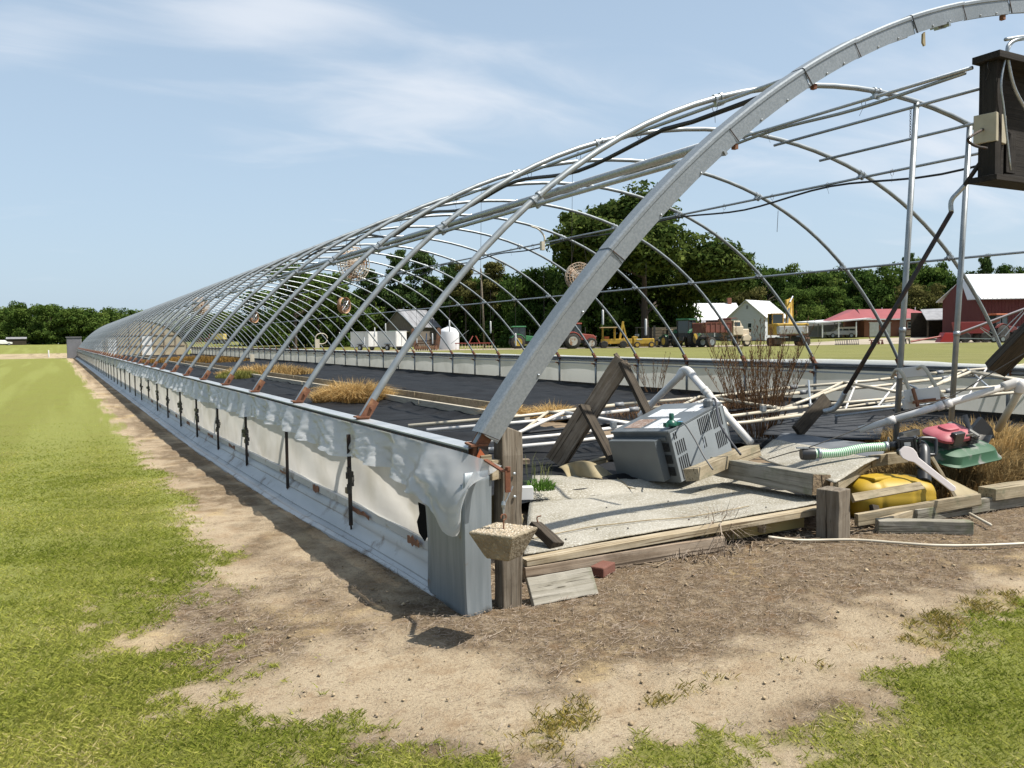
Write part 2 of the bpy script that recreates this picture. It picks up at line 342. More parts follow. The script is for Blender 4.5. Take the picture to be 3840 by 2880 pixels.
def vn1(x, y, sc, seed=0, oc=3, rough=.55):
    x *= sc; y *= sc; tot = 0.; a = 1.; w = 0.
    for k in range(oc):
        ix = math.floor(x); iy = math.floor(y); fx = x-ix; fy = y-iy; fx = fx*fx*(3-2*fx); fy = fy*fy*(3-2*fy); s = seed+k
        tot += a*((_h1(ix, iy, s)*(1-fx)+_h1(ix+1, iy, s)*fx)*(1-fy)+(_h1(ix, iy+1, s)*(1-fx)+_h1(ix+1, iy+1, s)*fx)*fy); w += a; a *= rough; x = x*2.03+17.1; y = y*2.03+5.7
    return tot/w
def s1(a, b, x): t = min(1., max(0., (x-a)/(b-a))); return t*t*(3-2*t)
def pmask(x, y, poly, soft):
    """soft inside-mask of a polygon given in ground metres"""
    x = np.asarray(x, float); y = np.asarray(y, float); ins = np.zeros(x.shape, bool); d2 = np.full(x.shape, 1e9)
    n = len(poly)
    for i in range(n):
        x0, y0 = poly[i]; x1, y1 = poly[(i+1) % n]
        if y0 != y1:
            c = ((y0 > y) != (y1 > y)) & (x < (x1-x0)*(y-y0)/(y1-y0)+x0); ins ^= c
        ex, ey = x1-x0, y1-y0; t = np.clip(((x-x0)*ex+(y-y0)*ey)/(ex*ex+ey*ey+1e-12), 0, 1)
        d2 = np.minimum(d2, (x-x0-t*ex)**2+(y-y0-t*ey)**2)
    sd = np.where(ins, np.sqrt(d2), -np.sqrt(d2))
    return sd/soft
def dpoly(P): return [tuple(Dp(u, v, z=0).xy) for u, v in P]
LAWN = [(-400, 400), (-400, -60), (-3, -60), (-2.6, -2.2)]+dpoly([(700, 1690), (722, 1645), (640, 1590), (500, 1530), (390, 1485), (310, 1440), (262, 1395), (250, 1345), (320, 1300), (425, 1240), (462, 1180), (395, 1090), (330, 1000)])+[(-.93, 12), (-.91, 20), (-.95, 40), (-.97, 88), (-1.2, 93), (-30, 97), (-400, 97)]
PATCH = [dpoly([(1290, 1700), (1340, 1625), (1410, 1592), (1560, 1585), (1685, 1588), (1700, 1612), (1640, 1640), (1640, 1700)]),
         dpoly([(1750, 1700), (1745, 1640), (1830, 1578), (1935, 1568), (1965, 1525), (1925, 1475), (1950, 1445), (2040, 1425), (2100, 1375), (2110, 1340), (2170, 1330), (2290, 1290), (2600, 1290), (2600, 1700)]),
         dpoly([(770, 1700), (790, 1640), (900, 1632), (1050, 1640), (1060, 1700)])]
YEL = [dpoly([(1640, 1440), (1800, 1410), (1930, 1350), (2060, 1300), (2260, 1265), (2300, 1330), (2100, 1345), (2050, 1420), (1900, 1400), (1760, 1450)]),
       dpoly([(1040, 1590), (1200, 1500), (1330, 1490), (1520, 1460), (1640, 1450), (1560, 1530), (1330, 1560), (1250, 1640), (1060, 1655)])]
LIT = [dpoly([(690, 1180), (760, 1290), (800, 1340), (900, 1400), (1020, 1480), (1120, 1550), (1250, 1555), (1420, 1490), (1560, 1470), (1700, 1430), (1850, 1385), (1990, 1320), (2140, 1275), (2400, 1200), (2400, 1060), (1900, 1030), (1300, 1050), (1100, 1120), (800, 1080)]),
       dpoly([(250, 1330), (420, 1230), (560, 1270), (700, 1380), (640, 1440), (520, 1500), (360, 1480), (270, 1400)]), dpoly([(480, 1180), (560, 1150), (800, 1330), (900, 1400), (760, 1390), (600, 1300)]), dpoly([(620, 1600), (900, 1560), (1120, 1600), (1300, 1620), (1300, 1720), (700, 1720)]), dpoly([(1280, 1600), (1500, 1540), (1800, 1500), (1760, 1600), (1500, 1690)])]
def masks(x, y):
    w1 = (vno(x, y, 2.2, 3, 4)-.5); w2 = (vno(x, y, 9, 11, 3)-.5)
    w3 = vno(x, y, 28, 51, 2)-.5
    g = pmask(x, y, LAWN, .16+.22*ss(2.6, 1.0, y))+w1*2.6+w2*2.2+w3*1.6+.35
    for P in PATCH: g = np.maximum(g, pmask(x, y, P, .13)+w1*1.9+w2*2.4+w3*1.6+.25)
    g = np.clip(g, 0, 1)
    far = (x > 10.9) & (np.hypot(x, y) < 400); g = np.where(far, 1, g)
    g = np.where((y > 97), np.where(y < 125, .12*np.ones_like(x)+.2*w1, 1), g); g = np.where((x > 11.5) | ((x > 4) & (y > 130)), 1, g)
    yl = np.zeros_like(x)
    for P in YEL: yl = np.maximum(yl, np.clip(pmask(x, y, P, .14)+w1*3.4+w2*2-.1, 0, 1))
    li = np.zeros_like(x)
    for P in LIT: li = np.maximum(li, np.clip(pmask(x, y, P, .30)+w1*3.0+w2*1.2+.1, 0, 1))
    edge = np.clip(1-abs(x+.5)/.5, 0, 1)*(y > .3)*(y < 92); li = np.maximum(li, np.clip(edge*1.1+w1*3.2+w2*1.2-.05, 0, .9))
    return np.clip(g, 0, 1), np.clip(yl, 0, 1), np.clip(li, 0, 1)
xs = np.concatenate([np.array([-700, -450, -300, -200, -140, -100, -70, -50, -36, -26, -19, -14, -10.5, -8, -6.5]), np.arange(-5.5, -3, .2), np.arange(-3, 4.6, .045), np.arange(4.6, 12, .3), np.array([12.5, 14, 16, 19, 23, 28]), np.arange(32, 205, 4.0), np.array([210, 225, 245, 270, 310, 360, 450, 700])])
ys = np.concatenate([np.array([-300, -150, -80, -40, -20, -12, -8, -5.5, -4.2]), np.arange(-3.4, 5.0, .045), np.arange(5, 12, .15), np.arange(12, 30, .6), np.array([31, 33, 36]), np.arange(39, 93, 3.), np.array([93, 95, 97, 99]), np.arange(102, 205, 4.), np.array([210, 225, 240, 255, 270, 300, 330, 420, 560, 800])])
X, Y = np.meshgrid(xs, ys); g, yl, li = masks(X, Y)
inn = (X > .2) & (X < 10.5) & (Y > 3) & (Y < 91)
Z = gz(X, Y)+np.where((abs(X) < 14) & (Y < 30), (vno(X, Y, 3.5, 21, 4)-.5)*.035+(vno(X, Y, 14, 31, 2)-.5)*.010, 0)+.008*g
Z = np.where(inn, np.minimum(Z, .02), Z)
nx, ny = len(xs), len(ys)
idx = np.arange(nx*ny).reshape(ny, nx)
faces = np.stack([idx[:-1, :-1], idx[:-1, 1:], idx[1:, 1:], idx[1:, :-1]], -1).reshape(-1, 4)
gm = bpy.data.meshes.new('ground'); gm.from_pydata(np.stack([X, Y, Z], -1).reshape(-1, 3).tolist(), [], faces.tolist())
olive = np.where(X > 10.9, ss(10.9, 12, X), 0)*(.75+.5*(vno(X, Y, .05, 9, 3)-.5))
for nm, a in (('grass', g), ('dry', yl), ('litter', li), ('olive', olive)):
    at_ = gm.attributes.new(nm, 'FLOAT', 'POINT'); at_.data.foreach_set('value', a.reshape(-1).astype(np.float32))
gm.shade_smooth()
m, nt, p, o = newmat('ground_soil_and_turf'); L = nt.links.new
p.inputs['Roughness'].default_value = .95; p.inputs['Specular IOR Level'].default_value = .15
def gnoise(sc, det=6, rough=.6, vec=None, dist=0):
    n = N(nt, 'ShaderNodeTexNoise'); n.inputs['Scale'].default_value = sc; n.inputs['Detail'].default_value = det; n.inputs['Roughness'].default_value = rough; n.inputs['Distortion'].default_value = dist; L(vec or tco.outputs['Object'], n.inputs['Vector']); return n.outputs['Fac']
def gmr(v, a, b, c=0, d=1):
    n = N(nt, 'ShaderNodeMapRange'); n.inputs['From Min'].default_value = a; n.inputs['From Max'].default_value = b; n.inputs['To Min'].default_value = c; n.inputs['To Max'].default_value = d; L(v, n.inputs['Value']); return n.outputs[0]
def gmix(f, a, b):
    n = N(nt, 'ShaderNodeMix', data_type='RGBA'); L(f, n.inputs['Factor'])
    for k, v in (('A', a), ('B', b)):
        if isinstance(v, tuple): n.inputs[k].default_value = (*v, 1)
        else: L(v, n.inputs[k])
    return n.outputs['Result']
def gmul(a, b, op='MULTIPLY'):
    n = N(nt, 'ShaderNodeMath', operation=op); n.use_clamp = True
    for i, v in enumerate((a, b)):
        if isinstance(v, (int, float)): n.inputs[i].default_value = v
        else: L(v, n.inputs[i])
    return n.outputs[0]
tco = N(nt, 'ShaderNodeTexCoord')
def gatt(nm): n = N(nt, 'ShaderNodeAttribute'); n.attribute_name = nm; return n.outputs['Fac']
mpg = N(nt, 'ShaderNodeMapping'); mpg.inputs['Scale'].default_value = (1.0, 3.2, 1); mpg.inputs['Rotation'].default_value = (0, 0, .35); L(tco.outputs['Object'], mpg.inputs[0])
sand = gmix(gmr(gnoise(1.6, 5), .35, .7), (.41, .335, .23), (.32, .25, .165))
sand = gmix(gmr(gnoise(.9, 4, .6, None, .6), .56, .70), sand, (.44, .325, .155))
sand = gmix(gmr(gnoise(5, 6, .7), .50, .70), sand, (.28, .20, .12)); sand = gmix(gmr(gnoise(80, 4, .75), .54, .70), sand, (.17, .122, .078)); sand = gmix(gmr(gnoise(17, 5, .7), .54, .70), sand, (.25, .185, .12))
sand = gmix(gmul(gmr(gnoise(24, 5, .7, mpg.outputs[0], .8), .57, .64), gmr(gnoise(2.2, 4), .38, .6)), sand, (.14, .095, .058))
litc = gmix(gmr(gnoise(45, 6, .75), .35, .68), (.066, .046, .028), (.215, .158, .098))
litc = gmix(gmr(gnoise(6, 5, .7), .52, .72), litc, (.18, .115, .062))
c = gmix(gmul(gatt('litter'), gmr(gnoise(9, 6, .72), .22, .52)), sand, litc)
yc = gmix(gmr(gnoise(40, 5, .7), .35, .7), (.13, .125, .03), (.28, .225, .07))
c = gmix(gmul(gatt('dry'), gmr(gnoise(26, 5, .75), .42, .6)), c, yc)
gc = gmix(gmr(gnoise(35, 6, .75), .3, .7), (.095, .108, .020), (.225, .220, .058))
gc = gmix(gmr(gnoise(1.3, 5, .6), .42, .72), gc, (.165, .18, .038))
mps = N(nt, 'ShaderNodeMapping'); mps.inputs['Scale'].default_value = (1.0, .03, 1); L(tco.outputs['Object'], mps.inputs[0])
gc = gmix(gmul(gmr(gnoise(1.1, 3, .5, mps.outputs[0]), .50, .62), .55), gc, (.205, .22, .06))
gc = gmix(gatt('olive'), gc, gmix(gmr(gnoise(.25, 5, .65), .35, .7), (.115, .115, .038), (.17, .16, .06)))
c = gmix(gatt('grass'), c, gc)
L(c, p.inputs['Base Color'])
bp = N(nt, 'ShaderNodeBump'); bp.inputs['Strength'].default_value = .9; bp.inputs['Distance'].default_value = .02; L(gnoise(55, 6, .75), bp.inputs['Height']); L(bp.outputs[0], p.inputs['Normal'])
gm.materials.append(m)
ground = bpy.data.objects.new('ground', gm); COL.objects.link(ground); struct(ground)
def gzn(x, y): return gz(x, y)+np.where((abs(x) < 14) & (y < 30), (vno(x, y, 3.5, 21, 4)-.5)*.035, 0)+.004

def field_mesh(name, V, F, tint, mt):
    """big mesh from arrays: V (n,3), F (m,3), tint (n)"""
    me = bpy.data.meshes.new(name); me.vertices.add(len(V)); me.vertices.foreach_set('co', V.astype(np.float32).ravel())
    me.loops.add(F.size); me.loops.foreach_set('vertex_index', F.astype(np.int32).ravel()); k = F.shape[1]
    me.polygons.add(len(F)); me.polygons.foreach_set('loop_start', np.arange(0, F.size, k, dtype=np.int32)); me.polygons.foreach_set('loop_total', np.full(len(F), k, np.int32))
    a = me.attributes.new('tint', 'FLOAT', 'POINT'); a.data.foreach_set('value', tint.astype(np.float32))
    me.update(calc_edges=True); me.materials.append(mt); return me
def blades(n, base, h, w, lean, rng, tint):
    """base (n,3), arrays h,w,lean; bent three-vertex blades"""
    an = rng.uniform(0, 2*np.pi, n); sx, sy = np.cos(an)*w, np.sin(an)*w; l = rng.uniform(0, 2*np.pi, n)
    A = base+np.stack([-sx, -sy, 0*sx], 1); B = base+np.stack([sx, sy, 0*sx], 1)
    Mi = base+np.stack([np.cos(l)*lean*.35*h, np.sin(l)*lean*.35*h, h*.6], 1)
    C = base+np.stack([np.cos(l)*lean*h, np.sin(l)*lean*h, h], 1)
    V = np.concatenate([A, B, Mi, C]); i = np.arange(n)
    F = np.concatenate([np.stack([i, i+n, i+2*n], 1), np.stack([i+n, i+3*n, i+2*n], 1)])
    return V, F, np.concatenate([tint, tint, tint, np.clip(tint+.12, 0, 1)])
rng = np.random.default_rng(5)
# turf blades over the mown lawn and the green patches in front
def scatter(n, x0, x1, y0, y1, k=1.0):
    x = rng.uniform(x0, x1, n); y = rng.uniform(y0, y1, n); return x, y
XX = []; YY = []
for n, b in ((165000, (-2.9, -.6, -1.6, 2.6)), (165000, (-3.6, -.6, 2.6, 7)), (260000, (-4.6, -.7, 7, 14)), (330000, (-2.2, 4.2, -2.9, .2))):
    x, y = scatter(n, *b); XX.append(x); YY.append(y)
x = np.concatenate(XX); y = np.concatenate(YY); g_, yl_, li_ = masks(x, y)
r = rng.uniform(0, 1, len(x)); kg = (r < g_*(1-.45*ss(.5, 3, y))*(1-.97*ss(2.8, 12, y))); 
dist = np.hypot(x-CAM[0], y-CAM[1])
x1, y1, d1 = x[kg], y[kg], dist[kg]; n = len(x1)
t = np.clip(vno(x1, y1, 1.6, 41, 4)*1.5-.5+rng.normal(0, .22, n), 0, 1)
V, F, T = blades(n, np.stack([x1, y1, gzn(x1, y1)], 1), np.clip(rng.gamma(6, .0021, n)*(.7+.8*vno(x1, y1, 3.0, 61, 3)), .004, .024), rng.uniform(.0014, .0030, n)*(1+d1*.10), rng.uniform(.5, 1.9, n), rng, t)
o = bpy.data.objects.new('lawn_grass', field_mesh('lawn_grass', V, F, T, bladem)); COL.objects.link(o); tag(o, 'short mown green lawn grass in front and beside the greenhouse', 'grass', kind='stuff')
ky = (r < yl_*.75) & ~kg & (vno(x, y, 9, 77, 3) > .47); x2, y2 = x[ky], y[ky]; n = len(x2)
V, F, T = blades(n, np.stack([x2, y2, gzn(x2, y2)], 1), rng.uniform(.012, .03, n), rng.uniform(.0016, .003, n), rng.uniform(.5, 1.5, n), rng, np.clip(rng.normal(.5, .3, n), 0, 1))
drym = leafmat('yellowing_grass', (.16, .17, .035), (.44, .33, .10), .3)
o = bpy.data.objects.new('yellowing_grass', field_mesh('yellowing_grass', V, F, T, drym)); COL.objects.link(o); tag(o, 'sparse yellowing grass at the edge of the bare sand', 'grass', kind='stuff')
# dead stems lying on the bare ground
n = 80000; x, y = scatter(n, -2.0, 4.8, -2.8, 1.6); g_, yl_, li_ = masks(x, y)
k = rng.uniform(0, 1, n) < np.clip(li_*.95+.06, 0, 1)*(1-g_); x, y = x[k], y[k]; n = len(x)
an = rng.normal(.5, 1.1, n); ln = rng.gamma(1.6, .010, n)+.005; th = rng.uniform(.0005, .0014, n); b = np.stack([x, y, gzn(x, y)+rng.uniform(0, .012, n)], 1)
dv = np.stack([np.cos(an)*ln, np.sin(an)*ln, rng.normal(0, .008, n)], 1); nv = np.stack([-np.sin(an)*th, np.cos(an)*th, np.full(n, .0006)], 1)
V = np.concatenate([b-nv, b+nv, b+dv+nv*.6, b+dv-nv*.6]); i = np.arange(n); F = np.stack([i, i+n, i+2*n, i+3*n], 1); T = np.tile(np.clip(rng.normal(.4, .3, n), 0, 1), 4)
o = bpy.data.objects.new('dead_stem_litter', field_mesh('dead_stem_litter', V, F, T, twig)); COL.objects.link(o); tag(o, 'thin dead stems and twigs scattered over the bare ground', 'litter', kind='stuff')

rg = np.random.default_rng(71); n = 2600; x, y = rg.uniform(-1.6, 4.0, n), rg.uniform(-2.6, 1.2, n); g_, yl_, li_ = masks(x, y); k = rg.uniform(0, 1, n) < (1-g_); x, y = x[k], y[k]; n = len(x); z = gzn(x, y)
r_ = np.clip(rg.gamma(2.0, .0022, n), .002, .016)[:, None]; O6 = np.array([(1, 0, 0), (0, 1, 0), (-1, 0, 0), (0, -1, 0), (0, 0, .7), (0, 0, -.5)]); V = (np.stack([x, y, z+.002], 1)[:, None, :]+O6[None]*r_[:, None, :]*rg.uniform(.6, 1.3, (n, 6, 1))).reshape(-1, 3)
F6 = np.array([(0, 1, 4), (1, 2, 4), (2, 3, 4), (3, 0, 4), (1, 0, 5), (2, 1, 5), (3, 2, 5), (0, 3, 5)]); F = (np.arange(n)[:, None, None]*6+F6[None]).reshape(-1, 3)
o = bpy.data.objects.new('soil_clods', field_mesh('soil_clods', V, F, np.repeat(np.clip(rg.normal(.5, .3, n), 0, 1), 6), leafmat('clods', (.20, .14, .085), (.50, .40, .26), .0))); COL.objects.link(o); tag(o, 'small soil clods and pebbles scattered over the bare sand', 'pebbles', kind='stuff')
def tuft(name, label, loc, n, rad, hgt, mt, seed, width=.0035, cat='grass clump', lean=.9, flat=1.0, splay=0, group=None):
    rg = np.random.default_rng(seed); a = rg.uniform(0, 2*np.pi, n); q = np.sqrt(rg.uniform(0, 1, n)); rx, ry = (rad if isinstance(rad, tuple) else (rad, rad))
    bx, by = np.cos(a)*q*rx, np.sin(a)*q*ry
    h = hgt*(1-.65*q*q)*rg.uniform(.55, 1.1, n); V, F, T = [], [], []
    le = rg.uniform(.1, lean, n); l = np.where(rg.uniform(0, 1, n) < .6, a, rg.uniform(0, 2*np.pi, n))
    w = width*rg.uniform(.6, 1.4, n); sx, sy = -np.sin(l+rg.normal(0, 1, n))*w, np.cos(l+rg.normal(0, 1, n))*w
    B = np.stack([bx, by, 0*bx], 1); S = np.stack([sx, sy, 0*sx], 1)
    m1 = B+np.stack([np.cos(l)*le*h*.35, np.sin(l)*le*h*.35, h*.6*flat], 1); tp = B+np.stack([np.cos(l)*le*h, np.sin(l)*le*h, h*flat*(1-.35*le)], 1)
    V = np.concatenate([B-S, B+S, m1-S*.8, m1+S*.8, tp]); i = np.arange(n)
    F = np.concatenate([np.stack([i, i+n, i+3*n], 1), np.stack([i, i+3*n, i+2*n], 1), np.stack([i+2*n, i+3*n, i+4*n], 1)])
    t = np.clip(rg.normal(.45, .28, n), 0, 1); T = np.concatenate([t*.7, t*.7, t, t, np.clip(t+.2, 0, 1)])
    o = bpy.data.objects.new(name, field_mesh(name, V, F, T, mt)); COL.objects.link(o); o.location = loc
    return tag(o, label, cat, group)

# gravel yard the machines stand on
def ribbon(name, pts, w, mt, dz=.02, n=40):
    P = catmull([Vector((a, b, 0)) for a, b in pts], 8); mb = MB(); vs = []
    for i, q in enumerate(P):
        t = (P[min(i+1, len(P)-1)]-P[max(i-1, 0)]).normalized(); s = Vector((-t.y, t.x, 0)); ww = w[0]+(w[1]-w[0])*i/(len(P)-1)
        for k in range(5):
            e = q+s*(k/4-.5)*ww; vs.append((e.x, e.y, float(gz(e.x, e.y))+dz))
    mb.add(vs, [(i*5+k, i*5+k+1, (i+1)*5+k+1, (i+1)*5+k) for i in range(len(P)-1) for k in range(4)])
    return struct(mb.build(name, mt, smooth=True))
gravel = mat('pale_gravel', (.42, .36, .28), .95, 0, c2=(.33, .275, .205), sc=.35, c3=(.24, .20, .14), sc3=.12, bump=.3, bsc=6)
def gxy(u, d): q = gp(u, d); return (q.x, q.y)
ribbon('gravel_drive', [gxy(700, 128), gxy(1150, 103), gxy(1500, 96), gxy(1900, 96), gxy(2300, 98), gxy(2700, 99), gxy(3000, 102), gxy(3300, 106), gxy(3700, 108), gxy(4300, 108)], (6, 16), gravel)
ribbon('farm_lane', [gxy(3060, 112), gxy(3250, 118), gxy(3450, 124), gxy(3900, 124)], (5, 14), gravel, .03)
straws = mat('stubble', (.34, .24, .12), .95, 0, c2=(.24, .17, .08), sc=.4)
# ------------------------------------------------------------------ greenhouse
W, S, RAIL, NB = 10.67, 1.8288, 0.85, 51
LEN = (NB-1)*S
def bowz(x):
    u = min(1., abs(2*x/W-1)); return RAIL+2.935*(1-u**(2.067+.706*u))
BX = [W/2-W/2*math.cos(math.pi*i/56) for i in range(57)]
gh = thing('greenhouse', 'long bare hoop greenhouse frame with rusty feet and torn plastic side curtains', 'greenhouse', (0, 0, 0))
def Q(o): o.parent = gh; return o
bowm = MB().tube([(x, 0, bowz(x)) for x in BX], .0265, 10).mesh('bow', tubem, True)
# rusty foot: square sleeve and flange at the bottom of each bow leg
def footmesh(side):
    mb = MB(); x0 = 0 if side < 0 else W; sgn = 1 if side < 0 else -1
    d = Vector((sgn*.1, 0, bowz(.1)-RAIL)).normalized(); b = Vector((x0, 0, RAIL-.02))
    mb.beam(b-d*.01, b+d*.17, .062, .062, (0, 1, 0)); mb.box((x0-.0*sgn, 0, RAIL+.010), (.095, .08, .010)); mb.box((x0-.0*sgn, 0, RAIL-.05), (.06, .06, .11))
    mb.tube([b+d*.11+Vector((0, -.05, 0)), b+d*.11+Vector((0, .05, 0))], .012, 6)
    return mb.mesh('foot_bracket', rust)
fmL, fmR = footmesh(-1), footmesh(1)
PX = [1.44, 3.283, 5.335, 7.387, 9.23]
clm = MB()
for a in (-.035, .035): clm.lathe([(.034, -.012), (.034, .012)], 10, M4((a, 0, 0), Matrix.Rotation(math.pi/2, 3, 'Y')))
clm.box((0, 0, -.05), (.085, .03, .05)); clm.box((.0, .04, -.05), (.02, .05, .03)); clm.box((0, -.045, -.055), (.018, .05, .03))
clampmesh = clm.mesh('purlin_clamp', galv)
for k in range(NB):
    b = bpy.data.objects.new('bow', bowm); COL.objects.link(b); b.parent = gh; b.location = (random.uniform(-.006, .006), k*S, 0)
    if k == 0: b.rotation_euler = (.0997, 0, 0); b.location = (0, RAIL*math.sin(.0997), RAIL*(1-math.cos(.0997)))
    for me in (fmL, fmR):
        f = bpy.data.objects.new('foot_bracket', me); COL.objects.link(f); f.parent = b
    if k < 14:
        for x in PX:
            c = bpy.data.objects.new('purlin_clamp', clampmesh); COL.objects.link(c); c.parent = b; sl_ = math.atan2(bowz(x+.05)-bowz(x-.05), .1)
            c.location = (x, 0, bowz(x)); c.rotation_euler = (0, -sl_, 0)
for x in PX:
    Q(MB().tube([(x, -.02+y, bowz(x)-.052) for y in np.linspace(.86 if abs(x-W/2) < .1 else 0, LEN, 26)], .0175, 8).build('purlin', galv, smooth=True))
for x in (5.93, 6.72): Q(MB().tube([(x, .86, bowz(x)-.05), (x, 3.75, bowz(x)-.05)], .017, 8).build('purlin', galv, smooth=True))
# galvanised flashing wrapped over the end bow, in overlapping lengths
SA = [0]
pts = [(x, bowz(x)) for x in np.linspace(0.0, W, 400)]
for i in range(1, 400): SA.append(SA[-1]+math.hypot(pts[i][0]-pts[i-1][0], pts[i][1]-pts[i-1][1]))
def onarc(s):
    i = int(np.searchsorted(SA, s)); i = min(max(i, 1), 399); t = (s-SA[i-1])/(SA[i]-SA[i-1]); x = pts[i-1][0]+(pts[i][0]-pts[i-1][0])*t; z = pts[i-1][1]+(pts[i][1]-pts[i-1][1])*t
    tx, tz = pts[i][0]-pts[i-1][0], pts[i][1]-pts[i-1][1]; l = math.hypot(tx, tz); return Vector((x, -.1*(z-RAIL), z)), Vector((tx/l, 0, tz/l)), Vector((-tz/l, 0, tx/l))
s = .06; rs = random.Random(3)
cuts = [.06, 1.25, 2.28, 2.95, 3.4, 3.95]
while cuts[-1] < SA[-1]-.6: cuts.append(cuts[-1]+rs.choice([.42, .5, .55, .62]))
cuts.append(SA[-1]-.05)
for i in range(len(cuts)-1):
    mb = MB(); a, b = cuts[i], cuts[i+1]; off = .0035*(i % 2)
    def fl(u, v):
        s_ = a+(b-a)*u+(.02 if v > .5 else 0)*(u); P, T, Nn = onarc(s_)
        prof = [(-.072, -.030), (-.072, -.052), (-.04, -.052), (.0, -.052), (.016, -.052), (.020, -.058), (.036, -.058), (.045, -.046), (.045, .045)]
        q = v*(len(prof)-1); j = min(int(q), len(prof)-2); f = q-j
        r_ = prof[j][0]+(prof[j+1][0]-prof[j][0])*f; y_ = prof[j][1]+(prof[j+1][1]-prof[j][1])*f
        return P+Nn*(r_+off)+Vector((0, y_-off, 0))
    mb.grid(fl, 8, 8); Q(mb.build('flashing_length', flash, smooth=math.radians(25)))
    # lapped seam with its turned edge
    P, T, Nn = onarc(a); sm = MB(); sm.beam(P+Nn*.040+Vector((0, -.0575, 0)), P-Nn*.072+T*.02+Vector((0, -.0575, 0)), .0035, .004, (0, 1, 0)); Q(sm.build('lap_seam', darkm))
    for t_ in (.35, .7):
        P2, T2, N2 = onarc(a+(b-a)*t_); Q(MB().lathe([(.007, 0), (.006, .004), (.002, .006)], 6, M4(P2+N2*(-.06+off)+Vector((0, -.053-off, 0)), Matrix.Rotation(math.pi/2, 3, 'X'))).build('screw_head', galv))
for s_ in (2.28, 3.0, 4.9): # bolt ends under the flashing
    P, T, Nn = onarc(s_); mb = MB().box(P-Nn*.088+Vector((0, -.03, 0)), (.025, .03, .03)); Q(mb.build('clamp_end', rust))
P, T, Nn = onarc(4.05)
Q(MB().prism([P-Nn*.078+Vector(q) for q in ((0, -.05, 0), (-.02, -.05, -.015), (-.022, -.05, -.07), (-.004, -.05, -.09), (.006, -.05, -.085))], (0, .012, 0)).build('torn_tab', paned))
# near side wall: top rail, wire track, torn film flap, roll curtain, skirt
def sway(y, sc=1.0): return vn1(y*sc, 3.7, 1.0, 5, 3)-.5
def railz(y): return RAIL-.012+.02*sway(y, .35)*min(1, y/3)
YR = list(np.linspace(-.02, LEN, 170))
mb = MB()
for a, b, c, d in ((-.055, .06, -.02, .0),):
    mb.grid(lambda u, v: Vector((a+(b-a)*v, u*LEN-.02, railz(u*LEN)+.004)), 160, 1); mb.grid(lambda u, v: Vector((-.055, u*LEN-.02, railz(u*LEN)+.004-.05*v)), 160, 1); mb.grid(lambda u, v: Vector((.06, u*LEN-.02, railz(u*LEN)+.004-.06*v)), 160, 1)
Q(mb.build('side_rail', mat('rail_metal', (.46, .50, .53), .45, .55, c2=(.60, .63, .65), sc=5, c3=(.28, .10, .05), sc3=2.2, lo3=.66, hi3=.70)))
mb = MB()
mb.grid(lambda u, v: Vector((-.060, u*LEN-.02, railz(u*LEN)-.004-.038*v)), 160, 1); Q(mb.build('wire_track', mat('track_black', (.03, .026, .022), .8)))
ww = []
for i in range(420):
    y = i*.035; ww.append((-.064, y, railz(y)-.025+(.008 if i % 2 else -.008)))
Q(MB().tube(ww, .0022, 4).build('wiggle_wire', rust))
def flapw(y): return .215+.12*sway(y, .8)+.07*sway(y+40, 2.6)+.04*math.exp(-((y-.5)/.4)**2)+.13*math.exp(-((y+.05)/.10)**2)
def flap(u, v):
    y = (-.20+.9*u/.06) if u < .06 else .7+(u-.06)/.94*25.3; w = flapw(y)*(1 if y > -.1 else max(.25, 1+(y+.1)*6))
    fold = .045*v*abs(math.sin(y*6.1+7*sway(y, 1.1)+1.2*v))**2.2+.030*math.sin(y*9+5*sway(y, 1.3)+v*2.5)*v+.11*(.22-abs(sway(y*1.0+v*.55, 2.6)))*v+.085*(.2-abs(sway(y+v*1.3+3, 5.0)))*v**.7+.04*(.2-abs(sway(y*1.2-v*1.6+9, 9.0)))*v**.5
    return Vector((-.066-max(.012*v+.030*v+fold, .003)-(.10*min(1., v*1.6)*s1(.62, .36, y)*(1-.35*s1(.05, -.15, y)))+(.55*max(0, -y)), y, railz(y)-.018-w*v+.012*sway(y+v*.7, 7)*v-.25*max(0, -y)))
Q(MB().grid(flap, 640, 18).build('film_flap', filmw, smooth=True))
def flap2(u, v):
    y = 25.9+u*(LEN-26); w = flapw(y)+.02*math.sin(y*2.1); return Vector((-.066-(.05+.04*sway(y, 1.5))*v, y, railz(y)-.018-w*v))
Q(MB().grid(flap2, 260, 3).build('film_flap', filmw, smooth=True))
def curt(u, v):
    y = .34+u*(LEN-.4); k = (y/S) % 1; bag = math.sin(math.pi*v)*(.030+.035*sway(y, .6))*(.35+.65*math.sin(math.pi*k))
    near = math.exp(-max(0, y-.3)/1.4)
    d = .035*math.sin((v*2.2+y*1.0)*4.0)*near+.03*sway(y*1.1+v*2.2, 3)+.02*sway(y*2-v*3, 5)
    return Vector((-.035-bag-d*.8-.012*v, y, railz(y)-.03-v*(.60+.08*s1(1, 10, y))))
Q(MB().grid(curt, 640, 12).build('roll_curtain', filmc, smooth=True))
def gzy(y): return float(gz(-.25, y))
def skx(y): return -.125-.13*(s1(.3, 3.5, y))
prof = [(-.045, .255), (-.078, .252), (-.080, .200), (-.055, .190), (-.078, .165), (-.092, .135), (-.088, .120), (-.115, .085), (-.16, .050), (-.155, .038), (-.195, .022), (-.22, .026), (-.25, .010), (-.252, -.02)]
